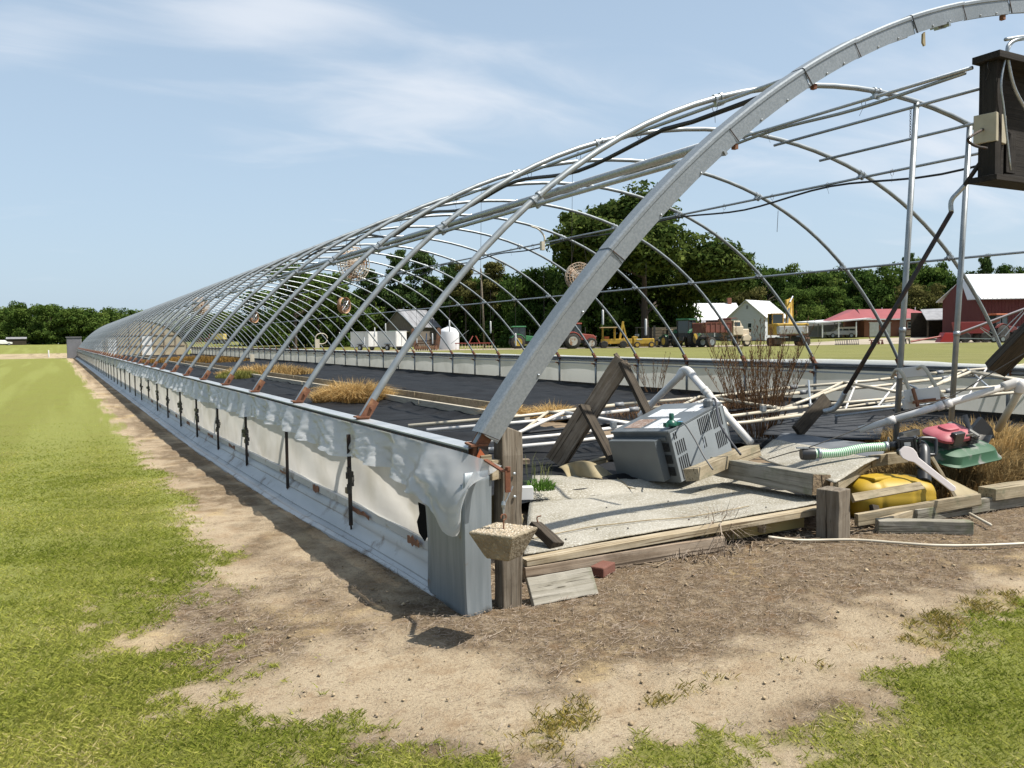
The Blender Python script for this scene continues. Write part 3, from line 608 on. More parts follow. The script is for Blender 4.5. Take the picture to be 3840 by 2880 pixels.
def skirt(u, v):
    y = .3+u*(LEN-.3); q = v*(len(prof)-1); j = min(int(q), len(prof)-2); f = q-j; px = prof[j][0]+(prof[j+1][0]-prof[j][0])*f; pz = prof[j][1]+(prof[j+1][1]-prof[j][1])*f
    sc = (abs(skx(y))-.045)/(.25-.045); px = -.045+(px+.045)*max(sc, .35)
    wob = .012*sway(y, 2.3)*v; return Vector((px+wob, y, pz+gzy(y)+.01*sway(y+7, 1.7)*v))
Q(MB().grid(skirt, 420, 26).build('skirt', mat('skirt_metal', (.46, .475, .48), .55, .15, c2=(.60, .61, .61), sc=4, c3=(.17, .115, .075), sc3=5, lo3=.56, hi3=.72, stretch=(1, .25, 1)), smooth=math.radians(30), solid=.003))
y = .6; rr = random.Random(8)
while y < 16:   # rust-eaten lengths of the base angle
    l = rr.uniform(.1, .45); n_ = 7; hh = rr.uniform(.015, .04); up_ = [(-.081, y+l*i/n_, .215+hh*rr.uniform(.3, 1)+gzy(y)) for i in range(n_+1)]; lo_ = [(-.081, y+l*i/n_, .215-hh*rr.uniform(.2, .8)+gzy(y)) for i in range(n_, -1, -1)]
    Q(MB().prism(up_+lo_, (-.004, 0, 0)).build('rusted_base_angle', rust)); y += l+rr.uniform(.15, 1.5)
bm_ = MB().beam((0, 0, .62), (0, 0, -.02), .012, .026, (1, 0, 0)); bm_.beam((0, 0, -.02), (.002, 0, -.05), .006, .012, (1, 0, 0)); barm = bm_.mesh('curtain_bar', darkm)
wrapm = [MB() for _ in range(3)]
for q, w_ in enumerate(wrapm):
    rq = random.Random(q)
    for j in range(7): w_.box((rq.uniform(-.012, .014), rq.uniform(-.02, .02), .22+j*.026+rq.uniform(-.01, .01)), (.03, rq.uniform(.04, .095), .04), rotz(rq.uniform(-.5, .5)))
wrapm = [w_.mesh('plastic_wrap', blackp) for w_ in wrapm]
for k in range(1, NB-1):
    y = k*S-.02; b = bpy.data.objects.new('curtain_bar', barm); COL.objects.link(b); b.parent = gh; b.location = (-.105, y, .125+gzy(y)); b.rotation_euler = (random.uniform(-.02, .02), 0, random.uniform(-.1, .1))
    if k == 9: b.scale = (1, 1, .62); b.location.z += .16
    if k < 11 and k != 2:
        w_ = bpy.data.objects.new('plastic_wrap', wrapm[k % 3]); COL.objects.link(w_); w_.parent = b
mb = MB(); mb.grid(lambda u, v: Vector((-.094, .40+.10*u, .30+.14*v)), 2, 2)
mb = MB().prism([(-.098, y_, z_) for y_, z_ in ((.40, .33), (.47, .27), (.55, .30), (.58, .36), (.54, .41), (.555, .475), (.47, .475), (.40, .455))], (-.004, 0, 0)); Q(mb.build('torn_hole_patch', mat('hole_black', (.008, .008, .008), .9, spec=.05)))
# corner flashing at the near corner: folded sheet, and the rusty hook with its bolt
def cf(u, v):
    path = [(-.118, .40), (-.128, .34), (-.122, .12), (-.122, -.085), (-.112, -.095), (-.02, -.072), (.055, -.050), (.062, -.02), (.062, .05)]
    q = u*(len(path)-1); j = min(int(q), len(path)-2); f = q-j; x = path[j][0]+(path[j+1][0]-path[j][0])*f; y = path[j][1]+(path[j+1][1]-path[j][1])*f
    return Vector((x+.006*math.sin(v*5+u*4), y+.004*math.sin(v*9), -.03+v*(.76 if u > .4 else .70)+.01*math.sin(u*30)*(v < .1)))
Q(MB().grid(cf, 40, 14).build('corner_flashing', flashc, smooth=math.radians(30), solid=.003))
mb = MB(); mb.box((.02, -.015, .795), (.06, .05, .12)); Q(mb.build('post_cap', darkm))
Q(MB().prism([(.0, -.045, .84), (.03, -.047, .80), (.02, -.049, .73), (-.02, -.047, .70), (-.03, -.045, .78)], (0, .006, 0)).build('rust_scale', mat('bright_rust', (.42, .10, .03), .8)))
mb = MB()
for k in range(2): mb.box((.03+.05*k, -.03, .755-.03*k), (.06, .05, .10), rotz(.3*k))
Q(mb.build('rotted_infill', wtan))
# far side wall seen from inside: rails, posts, curtain, board
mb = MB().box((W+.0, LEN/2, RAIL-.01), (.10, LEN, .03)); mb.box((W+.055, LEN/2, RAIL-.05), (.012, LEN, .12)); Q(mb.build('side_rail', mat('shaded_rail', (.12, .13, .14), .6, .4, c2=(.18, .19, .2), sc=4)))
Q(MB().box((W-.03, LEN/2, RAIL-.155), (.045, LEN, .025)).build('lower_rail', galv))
postm = MB().tube([(0, 0, .02), (0, 0, RAIL)], .03, 10); pm = postm.mesh('side_post', tubem, True)
lugm = MB().prism([(0, -.012, .70), (-.14, -.012, .715), (-.15, -.012, .69), (-.04, -.012, .655), (-.02, -.012, .56), (0, -.012, .56)], (0, .024, 0)).mesh('rusty_lug', rust)
for k in range(1, NB-1):
    p_ = bpy.data.objects.new('side_post', pm); COL.objects.link(p_); p_.parent = gh; p_.location = (W-.005, k*S, 0)
    l_ = bpy.data.objects.new('rusty_lug', lugm); COL.objects.link(l_); l_.parent = p_
def curtR(u, v):
    y = .5+u*(LEN-.7); k = (y/S) % 1; return Vector((W+.07+.03*math.sin(math.pi*v)*math.sin(math.pi*k), y, RAIL-.08-v*.72))
Q(MB().grid(curtR, 300, 8).build('roll_curtain', filmmat('grey_curtain_film', (.60, .60, .58), .45, .45, .05, (.46, .46, .44), 1.6), smooth=True))
def flapR(u, v):
    y = u*(LEN-.3); a = v*2-1; return Vector((W+.10+a*.10, y, RAIL+.035+.04*max(0, sway(y, .9))+.05*math.exp(-((y-6.3)/2.2)**2)-abs(a)**1.5*.13+.02*sway(y+a, 3)))
Q(MB().grid(flapR, 400, 6).build('film_flap', filmw, smooth=True))
Q(MB().box((W-.10, LEN/2+1, .10), (.05, LEN-3, .16)).build('base_board', wdark))
# far end wall: framed panels, some pale, with a door
tan_ = mat('tan_end_panels', (.44, .39, .28), .8, 0, c2=(.36, .31, .21), sc=1.2)
xs_ = np.linspace(.3, W-.3, 10)
for i in range(9):
    a, b = xs_[i]+.03, xs_[i+1]-.03
    for z0, z1 in ((0.05, 1.05), (1.10, 2.15), (2.2, 4.0)):
        zt = [min(z1, bowz(q)-.08) for q in (a, (a+b)/2, b)]
        if min(zt) < z0+.1: continue
        if i == 5 and z0 < 2: continue
        Q(MB().prism([(a, LEN+.05, z0), (b, LEN+.05, z0), (b, LEN+.05, zt[2]), ((a+b)/2, LEN+.05, zt[1]), (a, LEN+.05, zt[0])], (0, .03, 0)).build('end_wall_panel', tan_))
for i in range(10):
    Q(MB().box((xs_[i], LEN+.03, (bowz(xs_[i])-.05)/2), (.10, .08, bowz(xs_[i])-.1)).build('end_wall_stud', wbrown))
for z_ in (1.07, 2.17): Q(MB().box((W/2, LEN+.02, z_), (W-1.0 if z_ < 2 else W-3, .07, .09)).build('end_wall_rail', wbrown))
Q(MB().box(((xs_[5]+xs_[6])/2, LEN+.04, 1.05), (.95, .05, 2.1)).build('end_door', white))
for a in (1.6, 2.9):
    mb = MB()
    for i_ in range(2):
        for j_ in range(4): mb.box((a+i_*.42, LEN-1.2, .35+j_*.42), (.36, .06, .36))
    Q(mb.build('exhaust_shutter', white))
# beds: pond liners, framing boards
def liners(x0, x1, y0, y1, nu, nv, seed):
    def f(u, v):
        x = x0+(x1-x0)*u; y = y0+(y1-y0)*v**2.3
        e = min(u, 1-u)*(x1-x0); h = .085+.05*(s1(.25, 0, e))
        nz_ = (vn1(x, y, 1.4, seed, 4)-.5)*(.028 if x < 7.6 else .028+.11*min(1., (x-7.6)/1.5))
        rg = (vn1(x*.35+y*.2, y*2.0, 2.2, seed+9, 3)); rg = max(0, rg-.60)*.35
        return Vector((x, y, h+nz_+rg))
    return MB().grid(f, nu, nv)
struct(liners(.10, 4.16, 1.9, LEN-1, 56, 240, 3).build('bed_liner', liner, smooth=True))
struct(liners(5.06, W-.14, 1.6, LEN-1, 70, 240, 13).build('bed_liner', liner, smooth=True))
soilw = mat('walkway_soil', (.15, .105, .06), .95, 0, c2=(.24, .17, .10), sc=3, bump=.5, bsc=14)
wk = struct(MB().grid(lambda u, v: Vector((4.16+.9*u, 2+v*(LEN-3), .07+.03*math.sin(u*7+v*60)*.3)), 6, 80).build('walkway', soilw, smooth=True))
bt = mat('sun_bleached_board', (.52, .47, .37), .8, 0, c2=(.38, .33, .25), sc=2, stretch=(20, 2, 20), bump=.2)
rb = random.Random(5)
for x_, gaps in ((4.20, 'kerb'), (5.03, 'kerb')):
    y = 6.9 if x_ < 5 else 9.5
    while y < LEN-2:
        l = rb.uniform(3.4, 4.6)
        MB().box((x_+rb.uniform(-.012, .012), y+l/2, .165), (.05 if x_ > 5 else .09, l-.03, .16)).build('bed_board', [bt if x_ < 5 else wtan], wk, bevel=.004)
        y += l
# ------------------------------------------------------------------ collapsed end wall and junk in front
def zr(x0, y0, sc): return lambda u, v, **k: at(x0+u/sc, y0+v/sc, **k)
r3, r4, r6, r7, r8 = zr(1920, 960, 2.304), zr(2880, 960, 2.304), zr(1440, 1440, 2.304), zr(2200, 1440, 2.304), zr(2880, 1300, 2.304)
z1, z3, c1, q5 = zr(2960, 1560, 2.5136), zr(1900, 1280, 3.318), zr(1200, 1600, 2.0740), zr(3240, 400, 2.765)
rj = random.Random(11)
def board(name, label, cat, a, b, w, h, mt, up=(0, 0, 1), bevel=.003, jag=0, group=None):
    return tag(plank(name, a, b, w, h, mt, None, up, bevel, jag, rj), label, cat, group)
def sheet(name, corners, mt, nu=24, nv=16, wav=.02, thick=.008, seed=1, jag=0, parent=None):
    A, B, C, D = [Vector(c) for c in corners]
    def f(u, v):
        p = (A*(1-u)+B*u)*(1-v)+(D*(1-u)+C*u)*v
        n = (vn1(p.x, p.y, 1.5, seed, 3)-.5)
        if jag: p = p+(B-A)*(jag*(vn1(v*9., 1., 1, seed+3, 2)-.5))*(1 if u > .5 else -1)*abs(2*u-1)**6
        return p+Vector((0, 0, n*wav))
    return MB().grid(f, nu, nv).build(name, mt, parent, smooth=True, solid=thick)
# --- wooden corner post
o = thing('corner_post', 'split grey wooden post standing against the metal corner flashing', 'post', (.165, -.03, 0))
x0, y0 = .165, -.02
ps = plank('post_shaft', (x0, y0, -.03), (x0+.012, y0+.01, .93), .118, .10, wgrey, o, (0, -1, 0), .005, .12, random.Random(5), .004)
mb = MB()
for z_ in (.70, .58): mb.lathe([(.008, 0), (.009, .004), (.004, .008)], 8, M4((x0+.015, y0-.052, z_), Matrix.Rotation(math.pi/2, 3, 'X')))
mb.build('screw_head', galv, o)
# --- rusty crank arm with cable and the concrete counterweight
rustd = mat('dark_rust', (.13, .045, .025), .85, .2, c2=(.20, .075, .035), sc=20, bump=.2)
ck = thing('crank_bracket', 'rusty bent iron crank bracket sticking out at the torn corner', 'bracket', (0, -.1, .8))
bc = Vector((-.10, -.48, .47))
mb = MB(); mb.beam((.0, -.10, .79), (-.02, -.33, .765),   .022, .008, (0, 0, 1)); mb.beam((-.02, -.33, .765), (-.075, -.485, .80), .020, .008, (0, 0, 1)); mb.build('iron_arm', rustd, ck)
MB().box((-.082, -.49, .745), (.026, .012, .10)).build('iron_plate', rustd, ck); MB().lathe([(.014, -.008), (.014, .008)], 6, M4((-.078, -.487, .803))).build('bolt_head', rustd, ck)
cw = thing('counterweight', 'upside-down pyramid concrete block hanging from the rusty crank by wire', 'concrete weight', (bc.x, bc.y, bc.z-.12))
Mr = rotz(math.radians(30)); bmk = MB(); vs = []
for z_, a in ((.055, .112), (.048, .117), (-.068, .064), (-.076, .057)):
    for i, j in ((-1, -1), (1, -1), (1, 1), (-1, 1)): vs.append(bc+Mr@Vector((i*a, j*a, z_)))
bmk.add(vs, [(0, 1, 2, 3), (15, 14, 13, 12)]+[(r*4+i, r*4+(i+1) % 4, r*4+4+(i+1) % 4, r*4+4+i) for r in range(3) for i in range(4)])
blk = bmk.build('concrete_block', concr, cw, bevel=.010)
rg = np.random.default_rng(3); n = 520; px = rg.uniform(-.105, .105, (n, 2)); mb = MB()
for i in range(n):
    c = bc+Mr@Vector((px[i, 0], px[i, 1], .055)); s_ = rg.uniform(.003, .0065); mb.lathe([(s_*.5, -s_*.4), (s_, 0), (s_*.5, s_*.5)], 5, M4(c))
pb = mb.build('surface_pebbles', mat('pebbles', (.50, .40, .26), .7, 0, c2=(.33, .25, .16), sc=90, c3=(.68, .62, .52), sc3=120, lo3=.5, hi3=.6), blk); pb['kind'] = 'stuff'
hk = bc+Vector((.0, 0, .06))
mb = MB(); mb.tube([hk-Vector((0, 0, .02)), hk+Vector((0, 0, .035))]+[hk+Vector((.014*math.sin(t), 0, .05-.014*math.cos(t))) for t in np.linspace(0, 5, 9)], .004, 6); mb.build('eye_bolt', rust, cw)
mb = MB(); a = hk+Vector((0, 0, .06)); tpw = Vector((-.08, -.485, .72))
for dx_ in (-.006, .018): mb.tube([a, a+Vector((dx_*.4, 0, .05)), tpw+Vector((dx_*1.6, 0, .0))], .0032, 5)
mb.lathe([(.008, 0), (.011, .012), (.007, .028)], 8, M4(a+Vector((0, 0, .035)))); mb.build('hanging_wire', galv, cw)
# --- torn fibreglass scraps behind the weight
sh = MB().prism([c1(*q, y=.06) for q in ((1312, 560), (1345, 530), (1395, 545), (1415, 620), (1440, 680), (1420, 760), (1335, 775), (1310, 700))], (.012, .008, 0)).build('torn_panel_scrap', paned); tag(sh, 'ragged translucent panel scrap beside the corner post', 'panel scrap')
sh = MB().prism([c1(*q, y=-.02) for q in ((1455, 660), (1500, 622), (1545, 650), (1580, 720), (1560, 800), (1470, 800))], (.01, .012, 0)).build('torn_panel_scrap', paned); tag(sh, 'ragged panel scrap just behind the hanging concrete weight', 'panel scrap')
# --- fallen end-wall panels
pw = thing('collapsed_wall', 'large speckled wall panel lying on its lumber frame below the grey heater', 'wall section', (1.4, .9, .1))
FLc, FRc = Dp(1132, 1196, z=.15), Dp(1785, 1083, z=.20); BLc, BRc = Dp(1150, 1028, z=.12), Dp(1700, 1000, z=.11)
def pan(u, v):
    A, B, C, D = FLc, FRc, BRc, BLc; p = (A*(1-u)+B*u)*(1-v)+(D*(1-u)+C*u)*v
    z_ = .020*math.sin(u*6.5+v*3.0)*v+.030*(vn1(p.x, p.y, 1.3, 3, 3)-.5)-.05*math.exp(-((v-.62-.1*u)/.07)**2)*(u < .75)+.028*math.exp(-((v-.78-.08*u)/.10)**2)
    return p+Vector((0, 0, z_))
MB().grid(pan, 60, 44).build('panel_sheet', panelm, pw, smooth=True, solid=.008)
wtrim = woodmat('weathered_pale_trim', (.50, .44, .33), (.40, .32, .20), (.14, .10, .06))
plank('edge_lumber', FLc+Vector((-.03, -.045, -.035)), FRc+Vector((.05, -.05, -.035)), .085, .042, wtrim, pw)
MB().beam(FLc+Vector((.0, .02, -.095)), FRc+Vector((-.2, .04, -.12)), .04, .09).build('bottom_plate', mat('yellowed_wood', (.40, .31, .12), .8, 0, c2=(.30, .22, .08), sc=3), pw)
for t in (.08, .30, .52, .74): MB().box(FLc.lerp(FRc, t)+Vector((.02, .0, -.10)), (.035, .05, .07), rotz(.3)).build('nailer_block', wtrim, pw)
for i in range(26):
    q = pan(rj.uniform(.03, .97), rj.choice([.06, .1, .35, .5, .9])); MB().lathe([(.008, 0), (.006, .004), (0.001, .006)], 6, M4(q+Vector((0, 0, .004)))).build('panel_nail', darkm, pw)
MB().tube(catmull([pan(u, .10+.02*math.sin(u*9))+Vector((0, 0, .012)) for u in np.linspace(.0, .72, 12)], 4), .0045, 6).build('loose_trim_strip', wtan, pw)
plank('sill_plate', Dp(1130, 1240, z=.05), Dp(1560, 1172, z=.05), .06, .09, wbrown, pw)
# further panels and sheets beyond the first one
p2 = thing('collapsed_wall', 'speckled panel sagging beside the green hose with a far edge painted shadow grey', 'wall section', (4.2, 1.4, .3))
q_ = [at(2829, 1712, z=.30), at(3132, 1815, z=.34), at(3336, 1665, z=.44), at(2950, 1632, z=.40)]
sheet('panel_sheet', [q_[0], q_[1], at(3290, 1722, z=.42), at(2900, 1650, z=.38)], panelm, 24, 20, .05, .008, 4, parent=p2)
sheet('panel_sheet', [at(2900, 1651, z=.384), at(3291, 1721, z=.424), at(3340, 1664, z=.44), at(2935, 1628, z=.40)], shadem, 20, 8, .05, .008, 4, parent=p2)  # far strip of the same panel, cabinet's cast shadow painted as grey
plank('edge_lumber', at(3134, 1824, z=.31), at(3258, 1733, z=.38), .04, .09, wtan, p2)
plank('edge_lumber', at(3264, 1731, z=.385), at(3400, 1712, z=.40), .04, .09, wtan, p2)
MB().box(at(3263, 1728, z=.36), (.05, .04, .11)).build('nailer_block', wtrim, p2)
p3_ = thing('collapsed_wall', 'buckled yellowed panel edge curling up under the grey heater', 'wall section', (2.3, 2.2, .2))
def bck(u, v):
    A = at(2094+u*246, 1755-25*math.sin(u*math.pi*1.2)+28*u, z=.16+.07*max(0, math.sin(u*5-.6))); return A+Vector((-.05*v, -.24*v, -.06*v+.03*math.sin(v*3+u*4)))
MB().grid(bck, 30, 12).build('panel_sheet', paned, p3_, smooth=True, solid=.006)
p4_ = thing('fallen_sheet', 'flat dusty grey sheet lying beyond the dark leaning board', 'sheet', (5.5, 3.2, .3))
sheet('sheet_face', [at(2860, 1632, z=.30), at(3300, 1650, z=.32), at(3320, 1560, z=.30), at(2960, 1545, z=.28)], mat('dull_slate_sheet', (.06, .064, .07), .8, 0, c2=(.04, .043, .048), sc=5, spec=.15), 20, 10, .05, .006, 8, parent=p4_)
# --- heater
hl = Vector((2.815, 1.77, .13)); HR = Matrix(((.943, -.197, -.269), (.212, .977, .027), (.257, -.083, .963)))
HX, HY, HZ = .78, .659, .465
ht = thing('gas_heater', 'grey louvred gas unit heater tipped over on the fallen panel', 'heater', tuple(hl))
def hp(x, y, z): return hl+HR@Vector((x, y, z))
hg = mat('heater_grey', (.16, .18, .19), .42, .2, c2=(.125, .14, .15), sc=3, c3=(.22, .235, .24), sc3=1.5)
MB().box(hp(HX/2, HY/2, HZ/2), (HX-.004, HY-.004, HZ-.004), HR).build('housing', hg, ht, bevel=.006)
MB().box(hp(HX/2, HY/2, HZ+.004), (HX+.02, HY+.02, .022), HR).build('lid', hg, ht, bevel=.003)
MB().box(hp(-.010, HY/2+.02, HZ-.055), (.014, HY-.04, .03), HR).build('drip_flange', hg, ht)
fp = MB().box(hp(HX/2, -.004, HZ/2), (HX-.01, .010, HZ-.02), HR).build('louvre_panel', mat('heater_face_sunlit', (.34, .37, .385), .45, .15, c2=(.28, .31, .32), sc=2), ht, bevel=.002)  # lighter copy of the housing grey, sunlit side put into the colour
slot = mat('louvre_slot', (.012, .012, .013), .9)
def slots(x0, z0, z1, n, dx=.028, wd=.011):
    for i in range(n):
        x = x0+i*dx; MB().box(hp(x, -.010, (z0+z1)/2), (wd, .004, z1-z0), HR).build('louvre_slot', slot, fp)
slots(.045, .02, .22, 5); slots(.045, .245, .36, 5); slots(.045, .385, .445, 2)
slots(.40, .30, .445, 7, .026); slots(.60, .285, .445, 6, .026); slots(.60, .10, .245, 6, .026); slots(.41, .175, .27, 2, .03, .008)
vf = MB(); vf.box(hp(-.05, .10, .23), (.09, .010, .36), HR); vf.box(hp(-.095, HY/2+.03, .235), (.008, HY-.12, .37), HR); vf.box(hp(-.05, HY-.03, .23), (.09, .01, .36), HR); vf.box(hp(-.05, HY/2+.03, .055), (.09, HY-.12, .01), HR); vf.box(hp(-.05, HY/2+.03, .415), (.09, HY-.12, .01), HR)
vf.build('discharge_hood', hg, ht)
for z_ in (.08, .19, .30):
    for i in range(6): MB().box(hp(-.006, .03+i*.013, z_+.03), (.004, .006, .08), HR).build('louvre_slot', slot, ht)
vf = MB(); vf.box(hp(HX+.05, HY/2, .24), (.09, HY-.10, .36), HR); vf.build('vent_flange', hg, ht, bevel=.004)
labm = mat('printed_label', (.70, .72, .74), .5, 0, c2=(.30, .31, .32), sc=14, stretch=(1, 6, 1), lo=.56, hi=.62, det=2)
labb = mat('brown_label', (.22, .14, .10), .6, 0, c2=(.45, .40, .36), sc=18, stretch=(1, 8, 1), lo=.55, hi=.6, det=2)
for x, y, a, b, mm in ((.20, .22, .26, .22, labm), (.20, .48, .24, .2, labb), (.50, .40, .22, .30, labm), (.62, .15, .2, .14, labm)):
    MB().box(hp(x, y, HZ+.0165), (a, b, .002), HR).build('label_plate', mm, ht)
grn = mat('green_enamel', (.015, .12, .075), .35, 0, c2=(.01, .075, .05), sc=9)
gv = MB(); c0 = hp(.10, .03, HZ+.05)
gv.lathe([(.035, -.03), (.05, -.02), (.05, 0), (.034, .02), (.02, .03), (.022, .075), (.016, .085)], 12, M4(c0)); gv.box(c0+Vector((.045, -.02, -.005)), (.06, .03, .03)); gv.box(c0+Vector((-.045, .0, -.012)), (.06, .04, .035)); gv.build('gas_valve', grn, ht, smooth=math.radians(40))
MB().lathe([(.014, 0), (.014, .05)], 8, M4(c0+Vector((.05, -.02, .0)), Matrix.Rotation(math.pi/2, 3, 'Y'))).build('valve_nut', mat('blue_fitting', (.08, .22, .35), .4, .3), ht)
MB().tube([c0+Vector((.045, -.02, -.02)), hp(.115, .02, HZ)], .012, 8).build('brass_stub', rust, ht)
MB().tube(catmull([c0+Vector((.09, -.02, 0)), r7(850, 350, d=7.0), r7(930, 470, d=6.85), r7(1010, 620, d=6.7), r7(1090, 740, d=6.6)], 6), .007, 7).build('gas_tube', mat('grey_cable', (.12, .12, .115), .5), ht, smooth=True)
MB().tube(catmull([hp(.68, .06, HZ+.06), hp(.74, .02, HZ+.05), r7(1150, 340, d=7.2), r7(1240, 490, d=7.0), r7(1330, 610, d=6.85)], 6), .010, 7).build('power_cable', mat('dark_cable', (.045, .045, .05), .5), ht, smooth=True)
MB().lathe([(.045, -.02), (.045, .03), (.03, .05)], 10, M4(hp(.68, .06, HZ+.03))).build('cable_gland', hg, ht)
MB().beam(r7(1000, 655, d=6.95), r7(1018, 480, d=7.05), .006, .006).build('thin_rod', galv, ht)
# --- timbers
board('timber_block', 'pale square timber lying against the heater louvres', 'timber', r7(905, 785, d=6.72), r7(1440, 575, d=7.35), .14, .10, wtan, (.15, .2, 1))
o = thing('square_timber', 'heavy grey square timber lying on the panel with rough sawn end', 'timber', tuple(at(3060, 1860, z=.22)))
A_ = at(3080, 1818, d=6.08); B_ = at(2690, 1748, d=7.25); plank('timber_shaft', A_, B_, .165, .155, wgreyx, o, (.12, .25, 1), .007)
dd = (A_-B_).normalized(); MB().beam(A_+dd*.001, A_+dd*.004, .158, .148, (.12, .25, 1)).build('sawn_end', mat('end_grain', (.30, .22, .13), .9, 0, c2=(.16, .115, .07), sc=40, bump=.6, bsc=45), o)
mb = MB(); e = A_+dd*.005
mb.beam(e+Vector((0, 0, .07)), e+Vector((.01, 0, -.07)), .004, .004, (0, 1, 0)); mb.build('end_crack', wdark, o)
pz = Vector((2.77, .12, 0))
o = thing('stub_post', 'short upright grey timber post at the front edge of the wreckage', 'post', tuple(pz))
plank('post_shaft', pz+Vector((0, 0, -.03)), pz+Vector((0, 0, .34)), .165, .165, wgrey, o, (math.sin(math.radians(14)), -math.cos(math.radians(14)), 0), .006)
board('timber_offcut', 'mossy pale timber offcut lying flat on the brown ground', 'timber', Vector((3.14, .06, .050)), Vector((3.66, -.30, .048)), .09, .095, wgreyx, bevel=.006)
board('frame_lumber', 'long grey frame board on edge behind the mossy offcut', 'lumber', at(3430, 1935, z=.06), at(3850, 1868, z=.06), .045, .10, wgreyx)
board('frame_lumber', 'tan frame board on edge in front of the yellow tank', 'lumber', at(3210, 1950, z=.07), at(3672, 1872, z=.13), .04, .09, wtan)
board('frame_lumber', 'pale stacked board at the picture edge beside the dry weeds', 'lumber', at(3700, 1850, z=.14), at(3960, 1815, z=.14), .15, .09, wtan)
board('frame_lumber', 'small dark upright cleat beside the tan frame board', 'lumber', at(3288, 1960, z=.03), at(3276, 1895, d=6.15), .04, .06, wdark, (1, 0, 0))
board('frame_lumber', 'short scabbed board nailed between the two frame boards', 'lumber', at(3300, 1965, z=.05), at(3430, 1925, z=.07), .04, .07, wtrim)
board('splintered_board', 'broken board with a splintered end in front of the yellow tank', 'board', at(3196, 1868, d=5.75), at(3440, 1824, d=5.95), .03, .055, wtan, (0, .6, 1), 0, .10)
board('splintered_board', 'weathered board with a splintered tip poking out behind the stub post', 'board', at(2900, 1905, z=.13), at(3090, 1884, z=.17), .10, .03, wtrim, (0, 0, 1), 0, .12)
board('brace_board', 'diagonal board leaning beside the black pump valve', 'board', at(3492, 1715, d=6.6), at(3585, 1870, d=6.35), .07, .025, wtan, (.6, -.3, .6))
sh = sheet('curled_panel', [at(3548, 1790, d=6.7), at(3690, 1858, d=6.75), at(3672, 1872, d=6.5), at(3570, 1866, d=6.5)], paned, 16, 6, .06, .006, 5); tag(sh, 'curled brown panel scrap at the foot of the diagonal board', 'panel scrap')
board('short_plank', 'pale mossy short plank leaning low against the corner post', 'plank', at(1985, 2222, z=.06), at(2226, 2178, z=.065), .026, .15, wgreyx, (.25, .55, 1), .004)
board('nailed_block', 'dark broken block with bent nails on the panel corner', 'wood block', r6(1300, 1215, d=5.15), r6(1500, 1400, d=5.0), .10, .05, wdark, (.3, -.2, 1))
o = MB().tube(catmull([r6(1350, 1230, d=5.15), r6(1325, 1180, d=5.15), r6(1325, 1150, d=5.15), r6(1360, 1138, d=5.15)], 5), .004, 6).build('bent_nail', rust); tag(o, 'bent rusty nail sticking up from the dark broken block', 'nail')
brickm = mat('red_brick', (.17, .07, .048), .9, 0, c2=(.15, .055, .035), sc=14, bump=.4)
for (u, v, lab) in ((2040, 2128, 'red brick half hidden behind the short mossy plank'), (2268, 2140, 'red brick lying on the ground right of the mossy plank')):
    pq = at(u, v, z=.03); o = MB().box(pq+Vector((0, .02, .005)), (.16, .09, .06), rotz(.5)).build('loose_brick', brickm, bevel=.008); tag(o, lab, 'brick')
# --- A-frame of planks standing in the bed
board('leaning_plank', 'wide brown plank leaning up to the peak above the white pipes', 'plank', z3(640, 1500, d=8.55), z3(1455, 235, d=8.25), .19, .035, wbrown, (-.35, -.75, .5), .004)
board('leaning_plank', 'shorter brown plank lapped over the lower end of the wide leaning plank', 'plank', z3(590, 1500, d=8.44), z3(1000, 850, d=8.30), .19, .035, wbrown, (-.35, -.75, .5), .004)
board('strut_board', 'dark strut board dropping from the peak of the leaning plank', 'board', z3(1440, 250, d=8.22), z3(1790, 960, d=8.1), .035, .14, wdark, (.85, .5, .2))
board('strut_board', 'dark strut board propped from the lapped plank to the pale ledge', 'board', z3(960, 800, d=8.25), z3(1330, 1490, d=7.9), .035, .13, wdark, (.85, .5, .2))
board('ledge_board', 'pale ledge board under the foot of the lower dark strut', 'board', z3(880, 1560, d=8.0), z3(1390, 1430, d=8.1), .08, .05, wtan, (0, 0, 1))
board('cleat_stick', 'small grey stick poking up behind the peak of the wide plank', 'stick', z3(1350, 150, d=8.35), z3(1400, 240, d=8.35), .04, .025, wgrey, (0, 1, 0))
board('leaning_board', 'dark board leaning over the grey sheet near the dry weed', 'board', r8(250, 735, d=8.2), r8(505, 450, d=8.5), .13, .045, wdark, (-.3, -.9, .2))
board('leaning_timber', 'dark heavy timber slanting in at the picture edge', 'timber', r8(1960, 200, d=7.2), r8(2330, -180, d=6.9), .17, .10, wdark, (-.3, -.9, .2))
board('low_board', 'stub of dark board end lying on the black liner behind the corner post', 'board', at(1850, 1735, z=.13), at(1985, 1730, z=.13), .08, .05, wbrown)
# --- white plastic box and green weed
o = MB().box(at(1970, 1848, z=.20), (.115, .075, .10), rotz(-.35)).build('electrical_box', white, bevel=.004); tag(o, 'small white box on the panel by the green grass tuft', 'box')
tuft('green_weed', 'bright green grass tuft growing through the panel beside the white box', tuple(at(2030, 1835, z=.18)), 240, .11, .14, leafmat('weed_green', (.055, .13, .02), (.17, .30, .06), .35), 4, .004, 'weed', 1.3)
tuft('thin_weed', 'few thin upright grass stems behind the green tuft', tuple(at(1985, 1790, z=.15)), 40, .22, .30, leafmat('thin_green', (.16, .19, .06), (.36, .36, .16), .3), 9, .0022, 'weed', .5)
